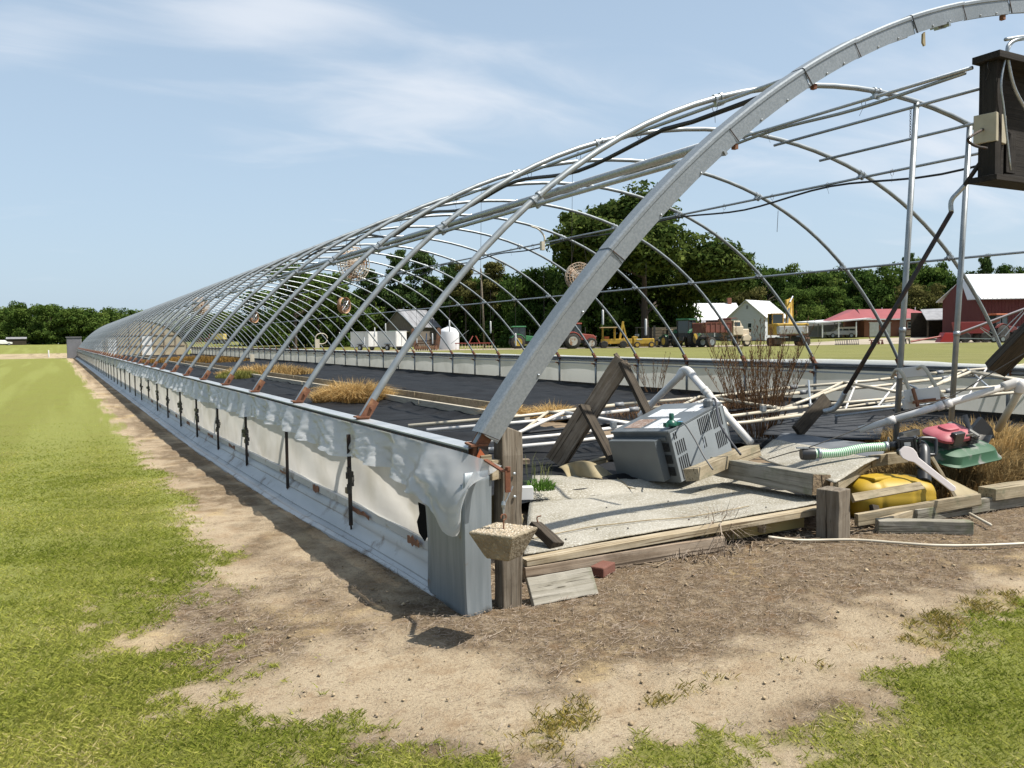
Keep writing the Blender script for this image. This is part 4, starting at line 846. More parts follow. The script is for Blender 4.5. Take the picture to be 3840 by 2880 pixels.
# --- boom: long pipe truss lying across the beds
bmn = thing('irrigation_boom', 'long cream pipe watering boom lying twisted across the beds', 'watering boom', (5.5, 4.0, .3))
def ln(a, b, t): return a.lerp(b, t)
C1 = (at(1531, 1597, y=5.0), at(3990, 1350, y=3.75)); C2 = (at(1600, 1614, y=4.6), at(3990, 1372, y=3.6)); C3 = (at(1700, 1668, y=3.9), at(3990, 1418, y=3.0)); C4 = (at(1760, 1692, y=3.5), at(3990, 1446, y=2.9))
for cc, mm in ((C1, pvct), (C2, pvcw), (C3, pvcw), (C4, pvcw)):
    n = 4
    for i in range(n):
        a, b = ln(*cc, i/n), ln(*cc, (i+1)/n); MB().tube([a, (a+b)/2+Vector((0, 0, -.02)), b], .021, 10).build('boom_pipe', mm if i < 1 else pvct, bmn, smooth=True)
        if i: MB().tube([a-(b-a).normalized()*.06, a+(b-a).normalized()*.06], .031, 10).build('coupling', mat('grey_coupling', (.22, .23, .24), .5), bmn, smooth=True)
for t0, t1 in ((.06, .16), (.23, .16), (.23, .36), (.45, .36), (.45, .58), (.68, .58), (.68, .80), (.92, .80)):
    a = ln(*C3, t0); b = ln(*C2, t1)+Vector((0, 0, .05)); MB().tube([a, b], .021, 8).build('diagonal_brace', pvcw if t0 < .3 else pvct, bmn, smooth=True)
    MB().tube([a+Vector((.1, .0, .0)), ln(*C1, t1)], .017, 8).build('diagonal_brace', pvct, bmn, smooth=True)
for t0 in (.2, .42, .66): MB().box(ln(*C3, t0)+Vector((0, 0, .03)), (.06, .05, .06)).build('clevis', galv, bmn)
MB().tube([ln(*C3, .1)+Vector((0, .3, 0)), ln(*C3, .45)+Vector((0, .3, 0))], .016, 8).build('black_rod', blackp, bmn)
for i in range(9):
    t0 = .48+.06*i; a = ln(*C4, min(1, t0)); b = ln(*C1, min(1, t0+rj.uniform(-.06, .12)))+Vector((0, 0, rj.uniform(-.05, .08))); MB().tube([a, b], .014, 7).build('cross_pipe', rj.choice([pvct, galv, pvcw]), bmn, smooth=True)
for i in range(5):
    yo = rj.uniform(.1, .8); MB().tube([ln(*C4, .4+.08*i)+Vector((0, yo, -.12)), ln(*C4, .75+.06*i)+Vector((0, yo+rj.uniform(-.5, .3), -.05))], .015, 7).build('loose_pipe', rj.choice([pvct, galv]), bmn, smooth=True)
# trolley frame on the boom
tr = thing('boom_trolley', 'white bracket trolley with two bent pipe loops on top of the boom', 'trolley', tuple(r8(1280, 400, d=8.4)))
for a in ((1110, 200, 1160, 230, 1230, 400, 1260, 480), (1290, 190, 1350, 180, 1430, 310, 1510, 440)):
    MB().tube(catmull([r8(a[0]-40, a[1]+60, d=8.6)]+[r8(a[i], a[i+1], d=8.5-.05*i) for i in range(0, 8, 2)], 5), .018, 8).build('pipe_loop', pvct, tr, smooth=True)
MB().beam(r8(1120, 230, d=8.55), r8(1360, 205, d=8.5), .05, .10).build('bracket_plate', white, tr); MB().beam(r8(1180, 430, d=8.3), r8(1480, 400, d=8.2), .05, .12).build('bracket_plate', white, tr); MB().beam(r8(1170, 500, d=8.3), r8(1260, 480, d=8.3), .05, .10).build('bracket_plate', white, tr)
MB().beam(r8(1250, 480, d=8.2), r8(1530, 445, d=8.2), .02, .03).build('rusty_bar', rust, tr); MB().beam(r8(1250, 360, d=8.2), r8(1310, 570, d=8.2), .02, .03, (1, 0, 0)).build('rusty_bar', rust, tr)
# --- big white drain pipes
pp = thing('drain_pipe', 'thick white pipe bent in an upside-down V behind the heater', 'pipe', tuple(at(2571, 1500, d=8.6)))
MB().tube(catmull([at(2400, 1560, d=9.4), at(2458, 1500, d=9.2), at(2548, 1412, d=8.9), at(2572, 1394, d=8.85), at(2590, 1403, d=8.75)], 5), .037, 12).build('pipe_leg', pvcw, pp, smooth=True)
MB().tube([at(2588, 1400, d=8.76), at(2666, 1490, d=8.4), at(2735, 1570, d=8.1), at(2815, 1660, d=7.8)], .037, 12).build('pipe_leg', pvcw, pp, smooth=True)
a, b = at(2560, 1392, d=8.9), at(2600, 1412, d=8.72); MB().tube(catmull([at(2545, 1418, d=8.92), a, at(2580, 1390, d=8.8), b], 5), .043, 12).build('elbow', pvcw, pp, smooth=True)
for t in (.25, .30, .55): c_ = at(2588, 1400, d=8.76).lerp(at(2815, 1660, d=7.8), t); MB().tube([c_, c_+(at(2815, 1660, d=7.8)-at(2588, 1400, d=8.76)).normalized()*.05], .043, 12).build('collar', pvcw, pp, smooth=True)
pp = thing('drain_pipe', 'long thick white pipe with elbow and leg propped over the dry weeds', 'pipe', tuple(at(3500, 1600, d=7.6)))
a, b = at(3222, 1612, d=7.5), at(3815, 1436, d=7.2); MB().tube([a, b], .031, 12).build('pipe_leg', pvcw, pp, smooth=True)
MB().tube(catmull([b-(b-a).normalized()*.12, b, at(3826, 1445, d=7.18), at(3822, 1470, d=7.2)], 5), .043, 12).build('elbow', pvcw, pp, smooth=True)
MB().tube([at(3824, 1465, d=7.2), at(3742, 1612, d=7.6)], .031, 12).build('pipe_leg', pvct, pp, smooth=True)
for t in (.18, .5, .54): c_ = a.lerp(b, t); MB().tube([c_, c_+(b-a).normalized()*.07], .041, 12).build('collar', pvcw, pp, smooth=True)
# --- yellow tank
yt = thing('spray_tank', 'yellow moulded plastic tank half buried under the fallen panel', 'tank', tuple(at(3330, 1920, z=.02)))
yel = mat('yellow_plastic', (.46, .30, .012), .55, 0, c2=(.38, .24, .01), sc=3, c3=(.30, .22, .04), sc3=6, lo3=.6, hi3=.75)
cY = at(3322, 1868, d=6.5); ax = Vector((R2[0], R2[1], 0)).normalized(); ay = Vector((-ax.y, ax.x, 0))
def tk(u, v):
    t = (u-.5)*2; th = v*2*math.pi; e = (1-abs(t)**4)**.25; c_, s_ = math.cos(th), math.sin(th); k = (abs(c_)**3+abs(s_)**3)**(-1/3)
    gr = 1-.045*math.exp(-((s_*k-.35)/.10)**2)-.03*math.exp(-((abs(t)-.38)/.06)**2)
    return cY+ax*(t*.33)+ay*(c_*k*.24*e*gr)+Vector((0, 0, s_*k*.18*e*gr))
MB().grid(tk, 44, 48).build('tank_shell', yel, yt, smooth=True)
MB().box(cY+Vector((-.12, .0, .172)), (.22, .16, .03)).build('tank_ridge', yel, yt, bevel=.012)
# --- suction hose, pump valve with lever
hs = thing('suction_hose', 'short green and white ribbed suction hose with black coupling', 'hose', tuple(at(3190, 1720, z=.43)))
a, b = r8(395, 925, d=6.62), r8(1040, 862, d=6.62); cur = catmull([a, a.lerp(b, .33)+Vector((0, 0, -.012)), a.lerp(b, .66)+Vector((0, 0, .006)), b], 24)
hosew = mat('pale_hose', (.86, .95, .82), .4); hoseg = mat('green_hose', (.11, .44, .17), .4)
MB().tube(cur, .034, 16).build('hose_wall', hosew, hs, smooth=True)
ribs = MB(); L_ = len(cur)
for i in range(36):
    f = 1+(L_-3)*i/36; j = int(f); q = cur[j].lerp(cur[j+1], f-j); t = (cur[j+1]-cur[j]).normalized(); ribs.tube([q-t*.0034, q+t*.0034], .0352, 14)
rb_ = ribs.build('green_ribs', hoseg, hs, smooth=math.radians(40))
dl = (cur[1]-cur[0]).normalized(); MB().tube([a-dl*.10, a-dl*.085, a+dl*.005], [.043, .048, .048], 16).build('coupling', blackp, hs, smooth=math.radians(40))
mb = MB(); mb.beam(a-dl*.06+Vector((0, -.02, .05)), a-dl*.16+Vector((0, -.03, .055)), .02, .012); mb.beam(a-dl*.03+Vector((0, 0, -.05)), a+dl*.04+Vector((0, 0, -.055)), .02, .01); mb.build('cam_lever', galv, hs)
for t in (.07, .965): c_ = a.lerp(b, t); MB().tube([c_-dl*.012, c_+dl*.012], .041, 14).build('hose_clamp', galv, hs, smooth=True); 
MB().tube([b+Vector((0, 0, .03)), b+Vector((0, 0, .075))], .006, 6).build('clamp_screw', galv, hs)
vv = thing('pump_valve', 'black plastic ball valve with long white lever handle', 'valve', tuple(r8(1250, 1000, d=6.55)))
vx = (r8(1200, 850, d=6.55)-r8(1060, 860, d=6.6)).normalized(); vb = r8(1205, 850, d=6.58); Vx = basis(vx, Vector((0, 0, 1)).cross(vx).normalized(), vx.cross(Vector((0, 0, 1)).cross(vx)).normalized())
MB().tube([r8(1045, 862, d=6.62), r8(1130, 856, d=6.6)], .036, 14).build('pipe_spigot', blackp, vv, smooth=True)
mb = MB(); mb.box(vb, (.10, .13, .095), Vx)
for dx_ in (-.06, .06): mb.box(vb+vx*dx_, (.016, .15, .125), Vx)
for dx_ in (-.055, .055):
    for dz_ in (-.05, .05): mb.tube([vb+vx*-.075+Vector((0, 0, dz_))+Vx@Vector((0, dx_, 0)), vb+vx*.075+Vector((0, 0, dz_))+Vx@Vector((0, dx_, 0))], .009, 6)
mb.build('valve_body', blackp, vv, bevel=.004)
MB().box(vb+Vx@Vector((0, -.078, .0))+Vector((0, 0, .015)), (.045, .004, .03), Vx).build('maker_plate', white, vv)
mb = MB(); e0 = r8(1290, 852, d=6.56); mb.tube(catmull([e0, r8(1330, 870, d=6.55), r8(1345, 930, d=6.5), r8(1345, 1160, d=6.38)], 6), .048, 14); mb.tube([r8(1345, 1030, d=6.44), r8(1345, 1060, d=6.43)], .057, 14); mb.tube([r8(1345, 1120, d=6.41), r8(1345, 1168, d=6.39)], .055, 14); mb.build('elbow_pipe', blackp, vv, smooth=math.radians(45))
MB().tube(catmull([r8(1305, 830, d=6.52), r8(1310, 800, d=6.52), r8(1340, 790, d=6.52), r8(1430, 795, d=6.52), r8(1450, 815, d=6.52), r8(1448, 920, d=6.5), r8(1420, 935, d=6.5), r8(1370, 930, d=6.5)], 5), .014, 8).build('carry_handle', blackp, vv, smooth=True)
lv0, lv1 = r8(1200, 920, d=6.40), r8(1410, 1085, d=6.28); ld = (lv1-lv0).normalized(); nrm = Vector(-FW).normalized(); sd_ = ld.cross(nrm).normalized()
pl = []
for t, w_ in ((-.055, .025), (-.03, .046), (.0, .055), (.04, .046), (.075, .026), (.22, .024), (.40, .023), (.415, .012)): pl.append((t, w_))
poly = [lv0+ld*t+sd_*w_ for t, w_ in pl]+[lv0+ld*t-sd_*w_ for t, w_ in reversed(pl)]
MB().prism(poly, nrm*.02).build('lever_handle', mat('lever_white', (.72, .64, .60), .45), vv, bevel=.004)
MB().tube([lv0, lv0-nrm*.12], .028, 12).build('lever_spindle', blackp, vv)
# --- lawn mower
mw = thing('lawn_mower', 'old green lawn mower with red engine cover dumped in dry weeds', 'lawn mower', tuple(r8(1620, 880, d=7.3)))
mgr = mat('mower_green', (.018, .085, .035), .6, .05, c2=(.20, .205, .185), sc=7, lo=.52, hi=.62, c3=(.02, .09, .04), sc3=5); mred = mat('engine_red', (.34, .05, .07), .55, 0, c2=(.44, .13, .15), sc=5); malu = mat('dirty_alloy', (.32, .32, .30), .55, .5, c2=(.12, .11, .10), sc=6)
Lx = (r8(1940, 790, d=7.5)-r8(1385, 900, d=7.1)).normalized(); Lz = Vector((-.12, -.30, 1)); Ly = Lz.cross(Lx).normalized(); Lz = Lx.cross(Ly).normalized(); Ml = basis(Lx, Ly, Lz); mo = r8(1590, 862, d=7.1)
def mp_(x, y, z): return mo+Ml@Vector((x, y, z))*.88
def rr(a, b, r, n=5): return [(sx*(a-r)+r*math.cos(t), sy*(b-r)+r*math.sin(t)) for sx, sy, t0 in ((1, 1, 0), (-1, 1, 90), (-1, -1, 180), (1, -1, 270)) for t in [math.radians(t0+90*i/n) for i in range(n+1)]]
def loft(rings, name, mt, bev=0):
    mb = MB(); vs = []; n = len(rings[0][1])
    for z_, P in rings: vs += [mp_(x_, y_, z_) for x_, y_ in P]
    mb.add(vs, [(i*n+k, i*n+(k+1) % n, (i+1)*n+(k+1) % n, (i+1)*n+k) for i in range(len(rings)-1) for k in range(n)]+[tuple(range(n-1, -1, -1)), tuple(range((len(rings)-1)*n, len(rings)*n))]); return mb.build(name, mt, mw, smooth=math.radians(35))
def sh(P, dx_, k=1.): return [(x_*k+dx_, y_*k) for x_, y_ in P]
loft([(-.075, sh(rr(.40, .28, .14), .06)), (-.065, sh(rr(.41, .285, .14), .06)), (-.05, sh(rr(.39, .265, .14), .06)), (.02, sh(rr(.36, .24, .14), .04)), (.042, sh(rr(.31, .20, .12), .03)), (.055, sh(rr(.20, .16, .1), -.02))], 'mower_deck', mgr)
loft([(.125, sh(rr(.24, .15, .09), -.10)), (.15, sh(rr(.245, .155, .09), -.10)), (.175, sh(rr(.225, .14, .08), -.10)), (.20, sh(rr(.16, .10, .07), -.08)), (.205, sh(rr(.12, .08, .06), -.08))], 'engine_cover', mred)
loft([(.20, sh(rr(.10, .07, .05), -.13)), (.222, sh(rr(.095, .065, .05), -.13)), (.23, sh(rr(.07, .05, .04), -.13))], 'starter_cap', mred)
MB().box(mp_(-.04, -.16, .19), (.08, .008, .02), Ml).build('cover_badge', malu, mw)
mb = MB(); mb.box(mp_(-.10, 0, .09), (.26, .22, .08), Ml)
for i in range(6): mb.box(mp_(.06, -.10, .09+i*.016), (.12, .12, .006), Ml)
mb.box(mp_(.10, .08, .13), (.08, .12, .1), Ml); mb.build('engine_block', mat('engine_black', (.03, .03, .03), .6, .2, c2=(.12, .12, .11), sc=12), mw, bevel=.004)
MB().box(mp_(-.17, -.13, .16), (.13, .05, .11), Ml).build('air_filter', blackp, mw, bevel=.01)
MB().tube([mp_(.02, -.1, .2), mp_(.08, -.16, .16)], .025, 10).build('silencer', malu, mw)
for x, y in ((-.34, .28), (.34, .28)):
    w_ = MB(); w_.lathe([(.06, -.02), (.085, -.018), (.085, .018), (.06, .02)], 14, M4(mp_(x, y, -.06), Ml@Matrix.Rotation(math.pi/2, 3, 'X'))); wo = w_.build('mower_wheel', rubber, mw, smooth=math.radians(40)); MB().lathe([(.05, -.022), (.05, .022)], 10, M4(mp_(x, y, -.06), Ml@Matrix.Rotation(math.pi/2, 3, 'X'))).build('wheel_rim', malu, wo)
def chute(u, v): return r8(1690+u*250-40*v, 690+70*u+v*(150-60*u)+30*math.sin(u*3), d=7.3-.1*v+.1*math.sin(u*3.1))
MB().grid(chute, 12, 8).build('rear_chute', malu, mw, smooth=True, solid=.004)
MB().prism([r8(*q, d=7.42) for q in ((1690, 790), (1850, 610), (1935, 700), (1960, 790), (1800, 830))], (.03, .05, 0)).build('rear_flap', blackp, mw)
MB().tube([r8(1700, 595, d=7.25), r8(1730, 690, d=7.2), r8(1795, 815, d=7.15)], .022, 8).build('handle_tube', malu, mw, smooth=True)
MB().beam(r8(1150, 770, d=7.2), r8(1290, 735, d=7.3), .05, .05).build('handle_bracket', malu, mw)
# --- thin pipe on the ground, cords and wire
o = MB().tube(catmull([Dp(1660, 1160, z=.06), Dp(1730, 1167, z=.02), Dp(1840, 1166, z=.02), Dp(1930, 1172, z=.02), Dp(2020, 1178, z=.02), Dp(2120, 1178, z=.022), Dp(2260, 1172, z=.03)], 6), .0095, 8).build('water_hose', pvct, smooth=True); tag(o, 'thin pale hose snaking along the ground before the stub post', 'hose')
o = MB().tube([z1(1700, 920, z=.05), z1(1900, 1030, z=.03)], .011, 8).build('thin_pipe', pvct, smooth=True); tag(o, 'short thin pale rod stuck in the ground beside the grey frame board', 'rod')
o = MB().tube(catmull([at(2880, 1722, d=7.2), at(2960, 1698, d=6.8), at(3027, 1680, d=6.7), at(3210, 1611, d=6.7), at(3314, 1567, d=6.7), at(3557, 1490, d=6.7), at(3700, 1410, d=6.6), at(3900, 1290, d=6.4)], 8), .0042, 6).build('slack_wire', mat('dark_wire', (.05, .045, .04), .6), smooth=True); tag(o, 'slack dark wire running from the panel up to the picture edge', 'wire')
# --- dry vegetation
tuft('dry_bush', 'spiky bundle of grey dead stems in front of the wall panel', (2.02, .42, .02), 190, (.16, .12), .36, twig, 21, .0030, 'dead plant', 1.9)
o = MB(); rgb = random.Random(4)
tuft('flattened_stems', 'flattened grey dead stems lying on the litter before the panel', (1.75, .22, .01), 120, (.42, .14), .10, twig, 22, .0028, 'dead plant', 2.8)
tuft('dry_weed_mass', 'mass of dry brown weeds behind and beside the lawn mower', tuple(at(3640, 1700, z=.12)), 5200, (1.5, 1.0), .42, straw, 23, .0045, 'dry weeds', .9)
tuft('dry_weed_mass', 'shadowed matted dry weeds below the lawn mower at the picture edge', (5.45, .95, .02), 6000, (1.25, .7), .40, leafmat('shaded_straw', (.20, .13, .055), (.42, .31, .15), .2), 29, .0045, 'dry weeds', 1.1)  # darker copy of the straw, shade below the mower put into the colour
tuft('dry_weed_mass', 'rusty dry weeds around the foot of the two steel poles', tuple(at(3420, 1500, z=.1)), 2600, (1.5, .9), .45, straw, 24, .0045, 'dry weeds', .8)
tuft('green_reed', 'green broad grass blades growing up through the boom trolley', tuple(at(3290, 1500, z=.15)), 60, (.22, .15), .75, leafmat('reed_green', (.10, .17, .05), (.28, .33, .13), .3), 25, .010, 'weed', .7)
tuft('dry_weed_mass', 'dead brown weeds against the far wall beside the thick bent pipe', (7.4, 7.0, .1), 1500, (1.6, .9), .35, deadw, 26, .004, 'dry weeds', .9)
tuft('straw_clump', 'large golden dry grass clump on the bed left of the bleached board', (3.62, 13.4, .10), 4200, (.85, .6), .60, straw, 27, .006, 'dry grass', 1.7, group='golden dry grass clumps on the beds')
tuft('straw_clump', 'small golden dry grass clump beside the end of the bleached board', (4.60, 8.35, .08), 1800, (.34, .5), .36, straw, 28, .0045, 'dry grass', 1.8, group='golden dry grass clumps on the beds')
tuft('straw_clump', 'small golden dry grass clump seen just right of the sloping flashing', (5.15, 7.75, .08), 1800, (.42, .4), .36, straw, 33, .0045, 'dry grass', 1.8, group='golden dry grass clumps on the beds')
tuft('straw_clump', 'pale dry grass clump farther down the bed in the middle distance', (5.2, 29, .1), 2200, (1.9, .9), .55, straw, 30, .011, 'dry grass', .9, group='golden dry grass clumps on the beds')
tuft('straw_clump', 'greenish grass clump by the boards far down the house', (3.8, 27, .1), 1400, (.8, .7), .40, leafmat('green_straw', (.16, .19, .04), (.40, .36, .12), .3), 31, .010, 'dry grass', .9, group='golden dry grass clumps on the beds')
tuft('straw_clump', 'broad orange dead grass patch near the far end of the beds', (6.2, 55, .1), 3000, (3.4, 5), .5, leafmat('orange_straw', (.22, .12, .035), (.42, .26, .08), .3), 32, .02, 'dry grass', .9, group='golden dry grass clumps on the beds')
def tallweed(name, label, loc, n, h, spread, seed):
    rg = random.Random(seed); V = []; mb = MB()
    for i in range(n):
        a = rg.uniform(0, 6.28); r_ = spread*math.sqrt(rg.random())*.25; b = Vector((loc[0]+r_*math.cos(a), loc[1]+r_*math.sin(a), loc[2])); hh = h*rg.uniform(.55, 1.05); ln_ = spread*rg.uniform(.1, .6)
        tip = b+Vector((math.cos(a)*ln_, math.sin(a)*ln_, hh)); mid = b.lerp(tip, .5)+Vector((0, 0, hh*.06)); mb.tube([b, mid, tip], [.006, .004, .0015], 4, False)
        for j in range(rg.randint(16, 24)):
            t = rg.uniform(.18, 1); q = b.lerp(mid, t*2) if t < .5 else mid.lerp(tip, t*2-1); aa = rg.uniform(0, 6.28); l = (1.05-t)*hh*rg.uniform(.10, .26)+.02; e = q+Vector((math.cos(aa)*l*.4, math.sin(aa)*l*.4, l)); mb.tube([q, e], [.0026, .0009], 3, False)
            for _ in range(3):
                f = q.lerp(e, rg.uniform(.3, 1)); ab = rg.uniform(0, 6.28); mb.tube([f, f+Vector((math.cos(ab)*.014, math.sin(ab)*.014, .026))], [.0030, .001], 3, False)
    me = mb.mesh(name, deadw); at_ = me.attributes.new('tint', 'FLOAT', 'POINT'); at_.data.foreach_set('value', np.clip(np.random.default_rng(seed).normal(.35, .25, len(me.vertices)), 0, 1).astype(np.float32))
    o = bpy.data.objects.new(name, me); COL.objects.link(o); return tag(o, label, 'dead plant')
tallweed('tall_dry_weed', 'tall feathery brown dead weed standing behind the heater', tuple(at(2845, 1640, z=.12)), 72, 1.45, 1.0, 5)
tallweed('tall_dry_weed', 'sparse thin brown dead weed against the far side curtain', tuple(at(2450, 1470, z=.12)), 12, .9, .8, 6)
# --- steel poles, conduit, wooden electrical cabinet
for a, b, lab in ((at(3437, 385, y=1.83), at(3362, 1640, y=1.83), 'vertical steel pole nearer the middle hanging with the short chain'), (at(3637, 465, y=1.83), at(3556, 1620, y=1.83), 'vertical steel pole just under the tan junction box')):
    b.z = .05; b.x = a.x+(at(3368, 1510, y=1.83).x-at(3437, 391, y=1.83).x)*(a.z-.05)/3.05
    o = thing('steel_pole', lab, 'pole', tuple(b)); MB().tube([a, b], .029, 12).build('pole_tube', tubem, o, smooth=True)
    m_ = a.lerp(b, .62); MB().tube([m_, m_+(b-a).normalized()*.05], .034, 12).build('sleeve_joint', galv, o, smooth=True)
ch = MB(); c0 = at(3415, 400, y=1.80)
for i in range(11):
    q = c0+Vector((0, 0, -.03-i*.026)); ch.tube([q+Vector(((.009*math.cos(t) if i % 2 else 0), (0 if i % 2 else .009*math.cos(t)), .016*math.sin(t))) for t in np.linspace(0, 6.28, 9)], .003, 4, False)
o = ch.build('hanging_chain', darkm); tag(o, 'short dark chain dangling from the bow beside the steel pole', 'chain')
cd_ = thing('slanting_conduit', 'dark jointed conduit slanting down from the wooden cabinet', 'conduit', tuple(at(3100, 1545, d=8.2)))
pts_ = [q5(1300, 445, d=7.5), q5(1040, 820, d=7.55)]; MB().tube(pts_, .020, 10).build('conduit_length', darkm, cd_, smooth=True)
MB().tube(catmull([q5(1045, 815, d=7.55), q5(985, 880, d=7.57), q5(920, 950, d=7.59), q5(900, 1010, d=7.6), q5(905, 1090, d=7.6)], 5), .021, 10).build('conduit_bend', galv, cd_, smooth=True)
MB().tube([q5(910, 1085, d=7.6), r4(1000, 620, d=7.8), r4(660, 1190, d=8.0)], .021, 10).build('conduit_length', darkm, cd_, smooth=True)
MB().tube(catmull([r4(665, 1180, d=8.0), r4(630, 1250, d=8.05), r4(570, 1320, d=8.1), r4(480, 1345, d=8.15)], 5), .026, 10).build('conduit_bend', galv, cd_, smooth=True)
cb = thing('electrical_cabinet', 'dark weathered wooden equipment cabinet at the upper picture edge', 'cabinet', (6.2, .8, 0))
TL, BL = at(3678, 232, y=.75), at(3702, 668, y=.75); x0 = TL.x+.055; x1 = x0+1.6; shade_wood = woodmat('shaded_cabinet_wood', (.040, .034, .028), (.022, .018, .015), (.008, .007, .006)); z0, z1_ = BL.z, TL.z  # near-black wood colour carries the shade inside the cabinet
plank('side_plank', (x0+.05, .71, z0), (x0+.05, .71, z1_), .09, .13, shade_wood, cb, (0, -1, 0))
MB().box(((x0+x1)/2+.03, .80, (z0+z1_)/2), (x1-x0, .03, z1_-z0)).build('back_board', shade_wood, cb)
MB().box(((x0+x1)/2-.02, .71, z0-.025), (x1-x0+.10, .26, .05)).build('bottom_shelf', shade_wood, cb, bevel=.003)
MB().box(((x0+x1)/2-.01, .71, z1_+.03), (x1-x0+.08, .25, .06)).build('top_cap', shade_wood, cb, bevel=.004)
MB().box((x1-.03, .73, (z0+z1_)/2), (.06, .16, z1_-z0)).build('side_plank', wgrey, cb)
MB().box((x0+.20, .75, (z0+z1_)/2), (.05, .09, z1_-z0)).build('inner_board', shade_wood, cb)
plank('inner_board', (x0+.34, .73, z0+.06), (x0+.34, .73, z0+.42), .14, .05, shade_wood, cb, (0, -1, 0))
for yy in (.75, .95): MB().box((x1+.25, yy, z1_/2), (.10, .10, z1_)).build('support_post', wgrey, cb); MB().box((x1+.10, yy, z0-.1), (.4, .05, .1)).build('support_arm', wgrey, cb)
for i, (p_, r_, mm) in enumerate((([(3790, 640), (3766, 420), (3755, 300), (3790, 170), (3850, 145)], .009, galv), ([(3770, 148), (3840, 138), (3790, 160), (3778, 200), (3800, 320), (3850, 420)], .016, galv))):
    MB().tube(catmull([at(u, v, y=.62) for u, v in p_], 6), r_, 8).build('flexible_conduit', mm, cb, smooth=True)
jb = thing('junction_box', 'tan square electrical junction box fixed to the cabinet side', 'junction box', tuple(at(3710, 490, y=.62)))
jc = at(3712, 488, y=.75); MB().box(jc, (.23, .19, .25), rotz(.2)).build('box_shell', mat('tan_box', (.50, .45, .33), .6, 0, c2=(.40, .36, .26), sc=6), jb, bevel=.006)
MB().tube(catmull([jc+Vector((-.09, 0, .0)), at(3640, 512, y=.62), at(3632, 530, y=.63), at(3660, 548, y=.66), at(3700, 556, y=.66)], 5), .012, 8).build('box_cable', darkm, jb, smooth=True)
# --- pipes and cables along the purlins
def along(xo, zo, y0, y1, n, sag, seed): 
    rg = random.Random(seed); P = []
    for i in range(n+1):
        y = y0+(y1-y0)*i/n; P.append((xo+rg.uniform(-.02, .02), y, bowz(xo)+zo-(rg.uniform(.3, 1)*sag if i % 2 else 0)))
    return catmull(P, 5)
def cable(name, label, cat, P, r_, mt):
    o = MB().tube(P, r_, 7).build(name, mt, smooth=True); return tag(o, label, cat)
blk_ = mat('black_cable', (.012, .012, .013), .45)
cable('black_cable', 'thick black cable tied under the purlin near the house peak', 'cable', [(3.283+.03, 1.35, bowz(3.283)-.11), (3.283+.03, 2.2, bowz(3.283)-.12)]+along(3.31, -.11, 2.6, 16, 9, .22, 4)[0:], .022, blk_)
cable('black_cable', 'black cable looping below the far purlin beside the steel poles', 'cable', along(7.38, -.09, .9, 22, 13, .16, 7), .014, blk_)
cable('grey_cable', 'grey wavy wiring tied along the ridge purlin up to the cabinet', 'cable', along(5.36, -.07, .92, 24, 20, .10, 9), .018, galv)
cable('gas_pipe', 'thick straight gas pipe clamped under the nearer purlin', 'pipe', [(1.66, .08, bowz(1.60)-.05), (1.66, 11, bowz(1.60)-.06)], .030, galv)
mb = MB(); rg = random.Random(2)
for x_, ylist in ((3.31, np.arange(1.9, 14, 1.1)), (7.38, np.arange(1.2, 16, 1.0)), (5.36, np.arange(.7, 14, 1.3))):
    for i, y_ in enumerate(ylist):
        z_ = bowz(x_)-.05; o = MB(); o.tube([(x_+.03*math.cos(t), y_, z_-.02+.045*math.sin(t)) for t in np.linspace(0, 6.28, 9)], .003, 4, False); o.tube([(x_, y_, z_-.06), (x_+.05*rg.uniform(-1, 1), y_+.05*rg.uniform(-1, 1), z_-.14)], .002, 4); mb.v += []; 
        t_ = o.build('cable_tie', blk_, gh)
